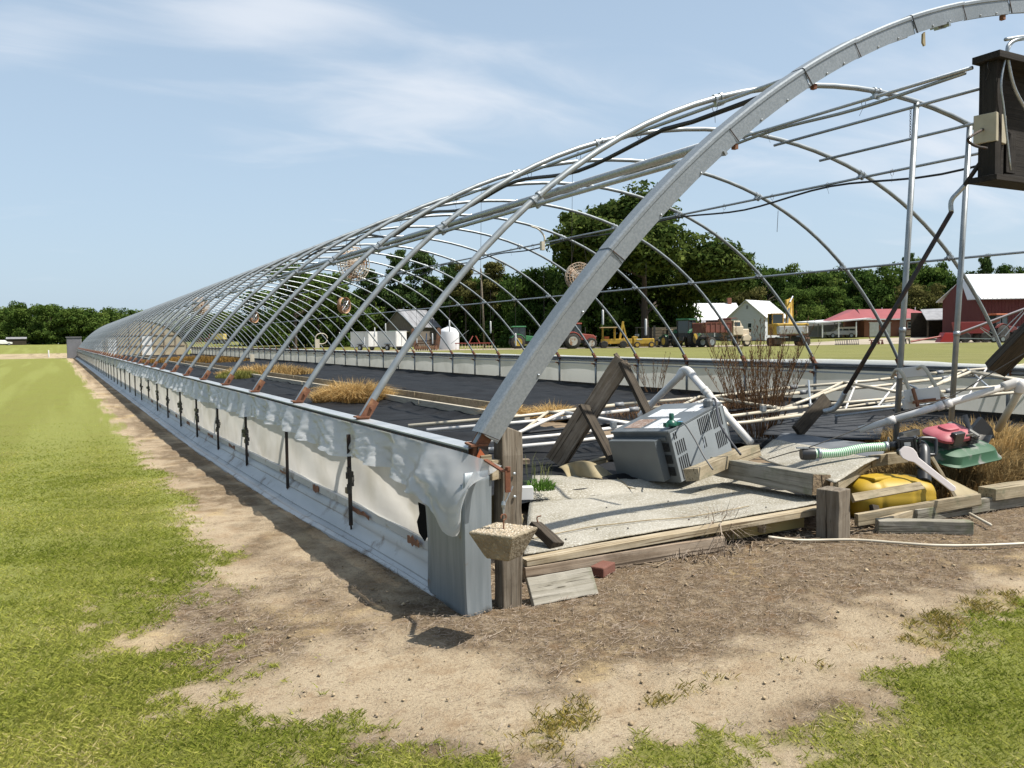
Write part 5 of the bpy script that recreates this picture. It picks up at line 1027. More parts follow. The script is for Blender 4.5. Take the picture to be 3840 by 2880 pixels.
# --- circulation fans
wirem = mat('rusty_wire_guard', (.58, .50, .40), .7, 0, c2=(.42, .24, .12), sc=7, lo=.5, hi=.65); bladep = mat('rusty_blades', (.40, .34, .27), .7, .1, c2=(.34, .15, .06), sc=5)
orange = mat('orange_rust_ring', (.46, .19, .06), .75, .05, c2=(.56, .40, .27), sc=4)
def fan(label, c, R_, yaw_, ring):
    f = thing('circulation_fan', label, 'fan', tuple(c), 'air circulation fans hanging in the greenhouse'); Mx = rotz(yaw_)@Matrix.Rotation(math.pi/2, 3, 'X')
    def fp_(x, y, z): return Vector(c)+Mx@Vector((x, y, z))
    if ring: 
        mb = MB(); P_ = [(R_, -R_*.28), (R_*1.04, -R_*.3), (R_*1.0, 0), (R_*1.04, R_*.3), (R_, R_*.28), (R_*.97, 0), (R_, -R_*.28)]
        n = 28; vs = []
        for r_, z_ in P_:
            for k in range(n): q = 2*math.pi*k/n; vs.append(fp_(r_*math.cos(q), r_*math.sin(q), z_))
        mb.add(vs, [(i*n+k, i*n+(k+1) % n, (i+1)*n+(k+1) % n, (i+1)*n+k) for i in range(len(P_)-1) for k in range(n)]); mb.build('fan_ring', orange, f, smooth=True)
    g = MB(); w_ = .0085 if not ring else .007
    for sgn in (-1, 1):
        for rr_ in ((.2, .4, .6, .8, 1.0) if not ring else (.5,)):
            zc = sgn*R_*.30*math.sqrt(max(0, 1-(rr_*.85)**2)); g.tube([fp_(R_*rr_*math.cos(t), R_*rr_*math.sin(t), zc) for t in np.linspace(0, 2*math.pi, 25)], w_, 4, False)
        for k in range(26 if not ring else 8):
            t = 2*math.pi*k/(26 if not ring else 8); g.tube([fp_(R_*q*math.cos(t), R_*q*math.sin(t), sgn*R_*.30*math.sqrt(max(0, 1-(q*.85)**2))) for q in (.12, .4, .7, 1.0)], w_*.7, 4, False)
    g.build('wire_guard', wirem if not ring else galv, f)
    for k in range(3 if not ring else 6):
        t = 2*math.pi*k/(3 if not ring else 6)+.4; b = MB(); wd = .42 if not ring else .22
        b.prism([fp_(R_*q*math.cos(t+s_), R_*q*math.sin(t+s_), zz_) for q, s_, zz_ in ((.12, -.3, -.02), (.5, -wd, -.05), (.86, -wd*.8, -.06), (.9, 0, 0), (.84, wd*.7, .05), (.45, wd*.6, .03))], Mx@Vector((0, 0, .006))); b.build('fan_blade', bladep, f)
    MB().lathe([(.05, -R_*.32), (R_*.2, -R_*.28), (R_*.2, R_*.1), (.03, R_*.14)], 12, M4(c, Mx)).build('fan_motor', darkm if ring else bladep, f)
    top = bowz(min(max(c[0], .1), W-.1))-.05; mb = MB()
    for a in (-.6, .6): mb.tube([fp_(R_*a, R_*.8, 0), Vector((c[0]+R_*a*.5*math.cos(yaw_), c[1]+R_*a*.5*math.sin(yaw_), top))], .004, 5)
    mb.build('hanger_wire', darkm, f)
fan('big round cage fan hanging high behind the third bow', at(1326, 990, d=15), .30, .25, False)
fan('small orange ring fan below the big cage fan', at(1290, 1145, d=22), .205, .6, True)
fan('reddish cage fan hanging far down the house under the peak', at(752, 1147, d=31), .31, .2, False)
fan('small orange ring fan farther down the house', at(952, 1190, d=33), .21, .6, True)
fan('rusty cage fan half hidden behind the sloping flashing', at(2172, 1038, d=17), .285, -.25, False)
# --- hanging sensors and white weights on strings
def hang(name, label, cat, c, zt, parts):
    t = thing(name, label, cat, tuple(c)); MB().tube([(c.x, c.y, c.z), (c.x+.01, c.y, zt)], .004, 5).build('string', darkm, t); parts(t, c); return t
def tubep(t, c): MB().tube([c-Vector((0, 0, .34)), c-Vector((0, 0, .32)), c-Vector((0, 0, .02)), c], [.016, .022, .022, .014], 8).build('white_tube', white, t, smooth=True)
names_ = ['sixth', 'seventh', 'eighth', 'ninth', 'tenth', 'eleventh', 'twelfth', 'thirteenth', 'fourteenth', 'fifteenth', 'sixteenth', 'seventeenth']
for i, k in enumerate(range(5, 17)):
    c = Vector((8.6+.25*math.sin(i*2.1), (k+.35)*S, 1.75+.25*math.sin(i*1.7))); t = hang('hanging_tube', 'white tube weight on a string near the %s bow on the far side' % names_[i], 'tube weight', c, bowz(c.x)-.05, tubep); t['group'] = 'white tube weights on strings'
def pend(t, c):
    MB().tube(catmull([c+Vector((.14*math.cos(a), 0, .12*math.sin(a)-.05)) for a in np.linspace(0, 6.0, 12)], 3), .012, 6).build('cable_coil', pvct, t, smooth=True); MB().box(c+Vector((-.1, 0, -.16)), (.10, .05, .2)).build('sensor_box', pvct, t)
c = at(1205, 1262, d=19); hang('hanging_sensor', 'coiled pale cable and small sensor box dangling mid house', 'sensor', c, bowz(c.x)-.05, pend)
c = at(945, 1330, d=25); hang('hanging_sensor', 'second pale sensor box dangling low farther down the house', 'sensor', c, bowz(c.x)-.05, lambda t, c: MB().box(c+Vector((0, 0, -.1)), (.12, .06, .22)).build('sensor_box', pvct, t))
c = at(2034, 905, d=13.5); ls = thing('lamp_socket', 'grey gooseneck conduit ending in a small socket below the ridge', 'lamp socket', tuple(c)); MB().tube(catmull([at(1990, 848, d=13.5), at(2020, 860, d=13.5), at(2040, 885, d=13.5), at(2042, 905, d=13.5)], 5), .014, 8).build('gooseneck', pvct, ls, smooth=True); MB().box(at(2034, 922, d=13.5), (.06, .06, .14)).build('socket_box', pvct, ls)
for u, v0, v1, d_ in ((2147, 640, 1010, 14.5), (1805, 690, 1220, 15.), (2918, 790, 870, 11)):
    o = MB().tube([at(u, v0, d=d_), at(u-4, v1, d=d_)], .0035, 5).build('drop_wire', darkm); tag(o, 'thin dark wire dropping from the purlin above the %s' % ('half hidden fan' if u == 2147 else 'white tank' if u == 1805 else 'red brick house'), 'wire')

rg = np.random.default_rng(91); n = 420; mb = MB()
for i in range(n):
    u_, w_ = rg.uniform(0, 1), rg.normal(0, 1); x_ = .3+u_*3.9; y_ = .55-.28*u_+abs(w_)*.22-.25+rg.normal(0, .06); l = rg.gamma(2, .02)+.012; a_ = rg.uniform(0, 6.28); c_ = Vector((x_, y_, float(gz(x_, y_))+.012)); d_ = Vector((math.cos(a_)*l, math.sin(a_)*l, rg.normal(0, .006)))
    mb.beam(c_-d_, c_+d_, rg.uniform(.004, .014), rg.uniform(.002, .006))
o = mb.build('wood_splinters', mat('splinters', (.34, .27, .18), .9, 0, c2=(.17, .12, .075), sc=3, c3=(.55, .50, .42), sc3=2)); tag(o, 'scattered wood splinters and scraps along the wrecked front edge', 'debris', kind='stuff')
# ------------------------------------------------------------------ farmyard behind
IR = -YAW          # heading of picture-right
def ptn(h): return h
def wheel(mbp, x, y, r_, w_, hubm, parent, rr_=.55, lug=True):
    Mx = M4((x, y, r_), Matrix.Rotation(math.pi/2, 3, 'X')); t = MB(); t.lathe([(r_*rr_, -w_/2), (r_*.9, -w_/2), (r_, -w_*.36), (r_, w_*.36), (r_*.9, w_/2), (r_*rr_, w_/2)], 22, Mx)
    if lug:
        for k in range(18):
            a = 2*math.pi*k/18; c = Vector((x+r_*math.cos(a), y, r_+r_*math.sin(a))); t.box(c, (.05, w_*.9, .07), Matrix.Rotation(-a+math.pi/2, 3, 'Y')@rotz(.35))
    o = t.build('wheel', rubber, parent, smooth=math.radians(40)); h = MB(); h.lathe([(.06, -w_*.53), (r_*rr_*.7, -w_*.515), (r_*rr_*1.06, -w_*.53), (r_*rr_*1.06, w_*.53), (r_*rr_*.7, w_*.515), (.06, w_*.53)], 18, Mx); h.build('wheel_rim', hubm, o, smooth=math.radians(40)); return o
jdg = mat('tractor_green', (.025, .135, .055), .4, 0, c2=(.018, .09, .04), sc=2); jdy = mat('hub_yellow', (.56, .40, .04), .5, 0, c2=(.42, .28, .04), sc=4); redp = mat('faded_red', (.40, .085, .06), .5, 0, c2=(.32, .06, .04), sc=2); silv = mat('rusted_silver_rim', (.55, .52, .47), .5, .2, c2=(.38, .20, .10), sc=3, lo=.52, hi=.6); cat_y = mat('machine_yellow', (.66, .42, .05), .5, 0, c2=(.54, .33, .04), sc=2, c3=(.30, .18, .07), sc3=2); blackm = mat('machine_black', (.025, .025, .025), .6, .1, c2=(.06, .055, .05), sc=4)
lgreen = mat('light_tractor_green', (.06, .26, .10), .4, 0, c2=(.05, .2, .08), sc=2)
def tractor(label, u, d, head, body, hub, s=1., cab=True, canopy=False, roofm=None, impl=False):
    p = gp(u, d); t = thing('farm_tractor', label, 'tractor', tuple(p), 'tractors parked along the gravel drive', True, head); t.scale = (s, s, s)
    for y in (-.82, .82): wheel(None, -.55, y, .86, .46, hub, t); wheel(None, 1.55, y*.92, .58, .36, hub, t)
    MB().box((.85, 0, .80), (2.2, .42, .40)).build('chassis', blackm, t, bevel=.03)
    mb = MB(); mb.prism([(.45, -.36, .95), (2.15, -.33, .92), (2.2, -.33, 1.25), (1.9, -.34, 1.50), (.45, -.38, 1.66)], (0, .70, 0)); mb.build('hood', body, t, bevel=.05); MB().box((2.19, 0, 1.1), (.03, .5, .34)).build('grille', blackm, t)
    for y in (-.26, .26): MB().box((2.2, y, 1.33), (.03, .14, .1)).build('headlight', white, t)
    for y in (-.82, .82): MB().tube([(-.55+.97*math.cos(a), y, .86+.97*math.sin(a)) for a in np.linspace(.5, 2.6, 8)], .04, 6).build('fender_rail', body, t); MB().prism([(-.55+.95*math.cos(a), y-.22, .86+.95*math.sin(a)) for a in np.linspace(.45, 2.5, 8)]+[(-.55+.9*math.cos(a), y-.22, .86+.9*math.sin(a)) for a in np.linspace(2.5, .45, 8)], (0, .44, 0)).build('fender', body, t)
    if cab:
        for x, y in ((-1.1, -.62), (-1.1, .62), (.42, -.60), (.42, .60), (-.35, .64), (-.35, -.64)): MB().box((x, y, 1.95), (.08, .08, 1.5)).build('cab_pillar', blackm, t)
        MB().box((-.33, 0, 1.22), (1.5, 1.2, .4)).build('cab_floor', blackm, t); MB().box((-.33, 0, 2.0), (1.46, 1.22, 1.25)).build('cab_glass', glassm, t); MB().box((-.36, 0, 2.74), (1.75, 1.45, .17)).build('cab_roof', roofm or body, t, bevel=.06)
    else:
        MB().box((-.5, 0, 1.2), (.5, .5, .12)).build('seat', blackm, t); MB().box((-.72, 0, 1.45), (.1, .48, .45)).build('seat_back', blackm, t)
        if canopy:
            for x, y in ((-1.0, -.55), (-1.0, .55), (.35, -.5), (.35, .5)): MB().box((x, y, 1.75), (.06, .06, 1.4)).build('canopy_post', blackm, t)
            MB().box((-.3, 0, 2.48), (1.7, 1.4, .09)).build('canopy_roof', roofm or body, t, bevel=.03)
        MB().tube([(.15, 0, 1.3), (-.05, 0, 1.65)], .03, 6).build('steering_column', blackm, t)
    MB().tube([(1.1, .25, 1.5), (1.1, .25, 2.35)], .045, 8).build('exhaust_pipe', blackm, t); MB().box((-1.3, 0, .85), (.5, .5, .4)).build('hitch', blackm, t)
    return t
tractor('light green cab tractor pointing right beside the tillage tool', 1955, 97, IR+.15, lgreen, jdy, .93)
tractor('red cab tractor with rusty white rims near the sloping flashing', 2160, 92, IR+.15, redp, silv, 1.0)
tractor('dark green tractor with yellow rims and canopy by the forklift', 2505, 95, IR+1.9, jdg, jdy, .80, False, True, mat('tan_canopy', (.42, .33, .2), .7))
tractor('large green cab tractor standing behind the rusty dump truck', 2580, 94, IR+.9, jdg, jdy, 1.12)
tractor('orange-roofed tractor standing against the dark red barn', 3745, 104, IR+.35, mat('maroon', (.16, .03, .025), .6), blackm, 1.22, True, False, mat('orange_roof', (.46, .12, .04), .5))
tr_ = tractor('tractor with green canopy hidden behind the two white trailers', 1470, 112, IR+2.0, jdg, jdy, .95, False, True, lgreen)
# enclosed trailers
def trailer(label, u, d, head):
    p = gp(u, d); t = thing('cargo_trailer', label, 'trailer', tuple(p), 'white cargo trailers', True, head)
    wside = mat('trailer_white', (.72, .72, .70), .45, .05, c2=(.62, .62, .60), sc=.8)
    MB().box((0, 0, 1.3), (3.0, 1.8, 1.75)).build('trailer_body', wside, t, bevel=.05); MB().box((0, 0, 2.2), (3.02, 1.82, .06)).build('roof_cap', wside, t, bevel=.02)
    dr = MB().box((0, -.915, 1.28), (1.5, .03, 1.55)).build('ramp_door', white, t); MB().box((0, -.945, 1.2), (.05, .03, .6)).build('door_bar', galv, dr)
    dr = MB().box((-1.515, 0, 1.28), (.03, 1.6, 1.6)).build('rear_door', white, t); MB().box((-1.54, 0, 1.3), (.03, .05, 1.4)).build('door_bar', galv, dr)
    MB().box((0, 0, .42), (3.0, 1.7, .1)).build('frame_rail', blackm, t)
    for y in (-.95, .95): wheel(None, -.2, y, .34, .22, galv, t, .55, False); MB().box((-.2, y, .74), (.85, .24, .05)).build('mudguard', blackm, t)
    MB().beam((1.5, 0, .42), (2.5, 0, .42), .1, .08).build('tow_bar', blackm, t)
trailer('white box trailer standing on the picture-left of the pair', 1368, 99, IR+2.5); trailer('white box trailer on the picture-right of the pair with rusty trim', 1470, 97, IR+2.5)
# disc harrow with folded wings
p = gp(1600, 93); t = thing('disc_harrow', 'rusty brown folding disc harrow beside the white tank', 'harrow', tuple(p), None, True, IR); brn = mat('rust_brown', (.16, .075, .04), .85, .1, c2=(.09, .045, .028), sc=3, c3=(.26, .15, .09), sc3=2)
for side in (-1, 1):
    for k in range(11):
        a = k*.2; MB().lathe([(.06, -.02), (.27, .0), (.27, .01), (.06, .02)], 12, M4((side*1.15+side*.25*math.sin(a*.8), -.4, .35+a*.95), Matrix.Rotation(math.pi/2, 3, 'X')@Matrix.Rotation(.5, 3, 'Y'))).build('disc_blade', brn, t)
    MB().beam((side*1.1, -.3, .3), (side*1.25, -.3, 2.45), .1, .1, (0, 1, 0)).build('wing_frame', brn, t)
for k in range(10):
    MB().lathe([(.05, -.02), (.28, .0), (.28, .01), (.05, .02)], 12, M4((-1.1+k*.245, -.7, .3), Matrix.Rotation(math.pi/2, 3, 'Y')@Matrix.Rotation(.35, 3, 'X'))).build('disc_blade', brn, t)
    MB().box((-1.1+k*.245, -.35, .55), (.05, .3, .5)).build('disc_hanger', brn, t)
MB().box((0, -.3, .82), (2.6, .12, .14)).build('main_beam', brn, t); MB().box((0, .3, 1.05), (2.2, .12, .14)).build('main_beam', brn, t); MB().beam((0, -.3, .8), (0, 1.6, .5), .14, .12).build('drawbar', brn, t); MB().tube([(-.1, 0, .9), (0, 0, 1.9)], .06, 8).build('hydraulic_ram', mat('blue_ram', (.03, .08, .18), .5), t)
# white tank
p = gp(1684, 98); o = thing('water_tank', 'white cylindrical plastic tank with domed top by the gravel', 'tank', tuple(p)); tkm = mat('tank_white', (.74, .75, .77), .45, 0, c2=(.68, .69, .71), sc=1)
MB().lathe([(1.17, 0), (1.18, .05), (1.18, 2.05), (1.15, 2.15), (.9, 2.38), (.5, 2.56), (.25, 2.62)], 40, M4(p)).build('tank_shell', tkm, o, smooth=math.radians(40)); MB().lathe([(.25, 2.6), (.26, 2.7), (.1, 2.73)], 16, M4(p)).build('tank_lid', tkm, o, smooth=math.radians(40))
# tillage tool
p = gp(1778, 93); t = thing('field_cultivator', 'low red field cultivator with white shanks beside the tank', 'cultivator', tuple(p), None, True, IR); 
for y in (-.5, .1, .7): MB().box((0, y, .75), (4.2, .1, .1)).build('tool_bar', redp, t)
for x in (-1.4, 0, 1.4): MB().box((x, .1, .76), (.1, 1.4, .09)).build('cross_bar', redp, t)
for i in range(13):
    x = -2+i*.33; MB().tube(catmull([(x, -.5+.6*(i % 2), .72), (x, -.2+.6*(i % 2), .55), (x, -.35+.6*(i % 2), .25), (x, -.55+.6*(i % 2), .04)], 4), .03, 5).build('spring_shank', mat('white_rust', (.55, .5, .44), .7, 0, c2=(.36, .16, .08), sc=4), t)
for x in (-.5, .5): MB().beam((x*1.2, .1, .75), (x*.3, .3, 1.55), .08, .08).build('hitch_mast', redp, t)
MB().beam((-2.6, .2, .7), (-.6, .2, 2.2), .05, .05).build('support_arm', galv, t)
# utility pole
p = gp(1817, 108); o = thing('utility_pole', 'tall grey wooden utility pole among the trees', 'utility pole', tuple(p)); MB().tube([p, p+Vector((-.4, 0, 10.2))], [.15, .10], 10).build('pole_shaft', wgrey, o, smooth=True); MB().beam(p+Vector((-1.3, .2, 9.5)), p+Vector((.6, -.6, 9.5)), .09, .1).build('cross_arm', wgrey, o)
# backhoe with dual wheeled box, forklift
p = gp(2305, 94); t = thing('backhoe', 'yellow backhoe with canopy and raised boom', 'backhoe', tuple(p), None, True, IR)
MB().box((.2, 0, .75), (3.4, 1.0, .55)).build('body', cat_y, t, bevel=.04); MB().box((-1.0, 0, .5), (.3, 1.9, .7)).build('loader_plate', cat_y, t)
for x, y in ((-1.35, -.5), (-1.35, .5), (.0, -.5), (.0, .5)): MB().box((x, y, 1.6), (.07, .07, 1.3)).build('canopy_post', cat_y, t)
MB().box((-.68, 0, 2.3), (1.9, 1.4, .10)).build('canopy_roof', mat('tan_roof', (.50, .36, .2), .6), t, bevel=.03)
for x in (-1.25, .85):
    for y in (-1.0, -.72, .72, 1.0): wheel(None, x, y, .40, .26, blackm, t, .5, False)
MB().beam((.55, 0, .9), (.95, 0, 2.95), .22, .30, (0, 1, 0)).build('boom', cat_y, t, bevel=.03); MB().beam((.9, 0, 2.9), (1.25, 0, 1.3), .16, .2, (0, 1, 0)).build('dipper_arm', cat_y, t, bevel=.02); MB().tube([(.95, .16, 2.5), (1.28, .16, 1.2)], .05, 6).build('hydraulic_ram', galv, t); MB().box((1.2, 0, 1.05), (.4, .6, .4)).build('bucket', cat_y, t)
MB().box((2.6, .3, .42), (2.5, .7, .62)).build('box_blade', cat_y, t); MB().box((-.9, .0, 1.05), (.5, .5, .5)).build('seat', mat('orange_vest', (.6, .14, .03), .6), t)
p = gp(2412, 94); t = thing('forklift', 'low yellow forklift with black cage', 'forklift', tuple(p), None, True, IR)
MB().box((0, 0, .72), (2.3, 1.1, .62)).build('body', cat_y, t, bevel=.08); MB().box((-.95, 0, 1.15), (.55, 1.0, .3)).build('counterweight', cat_y, t, bevel=.08); MB().box((-.5, 0, .95), (.6, 1.12, .14)).build('maker_stripe', white, t)
for x in (-.75, .85): 
    for y in (-.5, .5): wheel(None, x, y, .34, .24, cat_y, t, .55, False)
for x, y in ((-.75, -.45), (-.75, .45), (.55, -.45), (.55, .45)): MB().box((x, y, 1.65), (.08, .08, 1.15)).build('cage_post', blackm, t)
MB().box((-.1, 0, 2.25), (1.5, 1.05, .08)).build('cage_roof', blackm, t)
for y in (-.3, .3): MB().box((1.25, y, 1.3), (.14, .12, 2.3)).build('lift_mast', blackm, t); MB().box((1.75, y, .2), (.9, .12, .06)).build('fork_tine', blackm, t)
MB().box((-.7, 0, 1.4), (.45, .6, .3)).build('engine_cover', galv, t, bevel=.08)
for i in range(2):
    p = gp(2465+i*58, 101+i); o = thing('wooden_crate', ['tan wooden bin behind the forklift mast', 'tan wooden bin behind the green canopy tractor'][i], 'crate', tuple(p), 'wooden bins', True, IR+.1)
    for j in range(6): MB().box((0, -.8, .25+j*.38), (1.7, .04, .34)).build('slat', wtan, o)
    MB().box((0, 0, 1.15), (1.66, 1.5, 2.2)).build('bin_core', wdark, o)
# dump truck
p = gp(2700, 92); t = thing('dump_truck', 'rusty red dump truck with cream cab', 'truck', tuple(p), None, True, IR+.42); rr = mat('rust_red_paint', (.20, .055, .035), .75, 0, c2=(.13, .04, .028), sc=1.6, c3=(.26, .12, .07), sc3=1.5); crm = mat('cream_paint', (.66, .56, .42), .5, 0, c2=(.55, .46, .34), sc=1)
MB().box((-1.1, 0, 1.62), (3.5, 2.2, .12)).build('bed_floor', rr, t)
for y in (-1.08, 1.08):
    s_ = MB().box((-1.1, y, 2.12), (3.5, .08, .95)).build('bed_side', rr, t)
    for k in range(6): MB().box((-2.75+k*.66, y*1.05, 2.1), (.1, .09, .92)).build('stake_rib', rr, s_)
    MB().box((-1.1, y*1.02, 2.62), (3.55, .14, .1)).build('top_rail', rr, t)
MB().box((-2.83, 0, 2.1), (.08, 2.15, .95)).build('tailgate', rr, t); MB().box((.62, 0, 2.35), (.1, 2.2, 1.5)).build('headboard', rr, t); MB().prism([(.6, -1.05, 3.05), (1.35, -1.05, 3.1), (1.35, -1.05, 3.18), (.6, -1.05, 3.13)], (0, 2.1, 0)).build('cab_shield', rr, t); MB().box((-.2, 0, 2.75), (1.7, 2.25, .35)).build('load_heap', brn, t)
MB().box((.3, 0, 1.0), (5.8, .9, .25)).build('frame_rail', blackm, t)
MB().box((1.75, 0, 1.75), (1.4, 1.9, 1.0)).build('cab', crm, t, bevel=.08); MB().prism([(1.1, -.9, 2.2), (2.4, -.9, 2.2), (2.05, -.85, 2.85), (1.2, -.85, 2.85)], (0, 1.75, 0)).build('cab_top', crm, t, bevel=.06)
MB().box((1.65, -.895, 2.45), (.75, .03, .48)).build('cab_window', glassm, t); MB().box((1.65, .895, 2.45), (.75, .03, .48)).build('cab_window', glassm, t); MB().prism([(2.36, -.75, 2.25), (2.09, -.75, 2.78), (2.10, .75, 2.78), (2.37, .75, 2.25)], (.02, 0, .02)).build('windscreen', glassm, t)
MB().box((2.95, 0, 1.55), (1.1, 1.3, .8)).build('hood', crm, t, bevel=.1)
for y in (-.85, .85): MB().prism([(2.9+.6*math.cos(a), y-.2, .75+.6*math.sin(a)) for a in np.linspace(-.2, 3.3, 9)], (0, .4, 0)).build('front_fender', crm, t, bevel=.03); wheel(None, 2.9, y, .52, .3, crm, t, .55, False); MB().box((3.52, y*.75, 1.45), (.05, .25, .25)).build('headlight', white, t)
for x in (-1.9,):
    for y in (-.95, -.66, .66, .95): wheel(None, x, y, .55, .26, galv, t, .55, False)
# excavator
p = gp(2955, 93); t = thing('excavator', 'yellow tracked excavator with white counterweight seen from behind', 'excavator', tuple(p), None, True, IR)
for x in (-1.55, 1.55):
    tm = MB(); prof_ = [(-1.5, .35), (-1.2, .05), (1.2, .05), (1.5, .35), (1.45, .8), (1.1, .95), (-1.1, .95), (-1.45, .8)]; tm.prism([(x-.4, y, z) for y, z in prof_], (.8, 0, 0)); tk_ = tm.build('track', brn, t, bevel=.04)
    for k in range(7): MB().box((x, -1.535+.01*k, .25+.09*k), (.84, .05, .04)).build('track_pad', mat('track_pad', (.20, .17, .14), .8), tk_)
MB().box((0, 0, .75), (2.4, 1.6, .5)).build('undercarriage', blackm, t)
MB().lathe([(.9, 1.0), (.9, 1.15)], 20).build('slew_ring', blackm, t)
MB().box((0, .2, 1.85), (3.5, 3.2, 1.3)).build('engine_house', cat_y, t, bevel=.12); cwt = MB().prism([(-1.75, -1.35, 1.25), (1.75, -1.35, 1.25), (1.6, -1.75, 1.3), (-1.6, -1.75, 1.3)], (0, 0, .95)).build('counterweight', mat('chipped_white', (.58, .58, .60), .6, 0, c2=(.45, .42, .38), sc=2, c3=(.5, .3, .06), sc3=1.2, lo3=.58, hi3=.66), t, bevel=.12)
MB().box((0, -1.56, 2.32), (3.4, .35, .22)).build('hood_edge', cat_y, t, bevel=.04); MB().box((0, -1.5, 1.22), (3.3, .3, .12)).build('belly_edge', rr, t)
MB().box((-1.1, .9, 2.95), (1.15, 1.5, 1.2)).build('cab_glass', glassm, t)
for x, y in ((-1.7, .15), (-.5, .15), (-1.7, 1.65), (-.5, 1.65)): MB().box((x, y, 2.95), (.1, .1, 1.3)).build('cab_pillar', cat_y, t)
MB().box((-1.1, .9, 3.58), (1.3, 1.65, .1)).build('cab_roof', cat_y, t)
MB().prism([(.35, 1.2, 2.1), (.95, 1.2, 2.1), (1.25, 2.4, 4.6), (1.35, 2.9, 5.4), (.75, 2.9, 5.2)], (0, .6, 0)).build('boom', cat_y, t, bevel=.05); MB().beam((1.35, 3.1, 5.4), (1.6, 3.6, 2.3), .35, .55, (0, 1, 0)).build('dipper_arm', cat_y, t, bevel=.04); MB().tube([(.9, 2.2, 4.9), (1.5, 3.0, 5.6)], .09, 8).build('hydraulic_ram', galv, t); MB().box((1.6, 3.6, 2.0), (.9, .8, .7)).build('bucket', cat_y, t); MB().tube([(.2, 1.0, 2.2), (.55, 1.3, 4.2)], .1, 8).build('hydraulic_ram', galv, t)
MB().box((-1.15, -1.6, .98), (1.2, .5, .12)).build('track_guard', galv, t)
# --- houses
brickw = mat('house_brick', (.30, .125, .075), .9, 0, c2=(.24, .095, .06), sc=6, stretch=(1, 1, 4), bump=.2); redroof = mat('red_metal_roof', (.33, .075, .075), .5, .1, c2=(.28, .06, .06), sc=.6); shingle = mat('grey_roof', (.30, .30, .31), .7, .1, c2=(.22, .22, .23), sc=1.2); wsid = mat('white_siding', (.62, .64, .66), .7, 0, c2=(.54, .56, .58), sc=1, stretch=(1, 1, 14))
def gable(t, w, dpt, h, rise, wallm, roofm, ov=.35, name='roof', along='x', seams=0):
    """walls w (x) by dpt (y), ridge along x or y"""
    MB().box((0, 0, h/2), (w, dpt, h)).build('wall', wallm, t)
    if along == 'x':
        for sx in (-1, 1): MB().prism([(sx*w/2, -dpt/2, h), (sx*w/2, dpt/2, h), (sx*w/2, 0, h+rise)], (-sx*.15, 0, 0)).build('gable', wallm, t)
        for sy in (-1, 1):
            e = (dpt/2+ov); zz_ = h-rise*ov/(dpt/2); rf = MB().prism([(-w/2-ov, sy*e, zz_+.03), (w/2+ov, sy*e, zz_+.03), (w/2+ov, 0, h+rise+.03), (-w/2-ov, 0, h+rise+.03)], (0, 0, .10)).build(name, roofm, t)
            for k in range(seams):
                x = -w/2-ov+.2+(w+2*ov-.4)*k/max(1, seams-1); MB().beam((x, sy*e, zz_+.15), (x, 0, h+rise+.15), .05, .05).build('roof_seam', roofm, rf)
    else:
        for sy in (-1, 1): MB().prism([(-w/2, sy*dpt/2, h), (w/2, sy*dpt/2, h), (0, sy*dpt/2, h+rise)], (0, -sy*.15, 0)).build('gable', wallm, t)
        for sx in (-1, 1):
            e = (w/2+ov); zz_ = h-rise*ov/(w/2); rf = MB().prism([(sx*e, -dpt/2-ov, zz_+.03), (sx*e, dpt/2+ov, zz_+.03), (0, dpt/2+ov, h+rise+.03), (0, -dpt/2-ov, h+rise+.03)], (0, 0, .10)).build(name, roofm, t)
            for k in range(seams):
                y = -dpt/2-ov+.2+(dpt+2*ov-.4)*k/max(1, seams-1); MB().beam((sx*e, y, zz_+.15), (0, y, h+rise+.15), .05, .05).build('roof_seam', roofm, rf)
def win(t, x, y, z, w, h, ax='y', fr=white):
    o = MB().box((x, y, z), (w+.16, .08, h+.16) if ax == 'y' else (.08, w+.16, h+.16)).build('window', fr, t); off = (0, -.035, 0) if ax == 'y' else (-.035, 0, 0)
    MB().box((x+off[0], y+off[1], z+h*.26), (w, .03, h*.44) if ax == 'y' else (.03, w, h*.44)).build('pane', glassm, o); MB().box((x+off[0], y+off[1], z-h*.26), (w, .03, h*.44) if ax == 'y' else (.03, w, h*.44)).build('pane', glassm, o); return o
# white gable cottage
p = gp(2842, 132); t = thing('white_cottage', 'white gabled cottage with bright metal roof behind the excavator', 'house', tuple(p), None, True, IR-.72); gable(t, 6.0, 8, 3.6, 2.5, wsid, whitemetal, .3, 'roof', 'y', 8); win(t, .55, -4.03, 1.9, .55, 1.5); MB().box((.1, -4.03, 5.1), (.3, .05, .5)).build('gable_vent', shingle, t)
p = gp(2785, 134); t = thing('low_shed', 'low white shed with grey roof between the two white houses', 'shed', tuple(p), None, True, IR); gable(t, 4.2, 4, 2.2, 1.2, white, shingle, .3)
# white house with wide bright roof
p = gp(2665, 140); t = thing('white_house', 'white house with broad bright roof and porch behind the green tractor', 'house', tuple(p), None, True, IR+.12); gable(t, 8.2, 7.5, 3.3, 2.6, wsid, whitemetal, .3, 'roof', 'x', 14)
MB().prism([(-4.2, -6.0, 2.5), (4.2, -6.0, 2.5), (4.2, -3.6, 3.3), (-4.2, -3.6, 3.3)], (0, 0, .08)).build('porch_roof', shingle, t)
for x in (-4, -1.5, 1.5, 4): MB().box((x, -5.8, 1.25), (.14, .14, 2.5)).build('porch_post', white, t)
for x in (-2.6, 0, 2.6): win(t, x, -3.79, 1.7, .8, 1.4)
MB().box((3.2, 0, 6.3), (.6, .6, 1.2)).build('chimney', brickw, t)
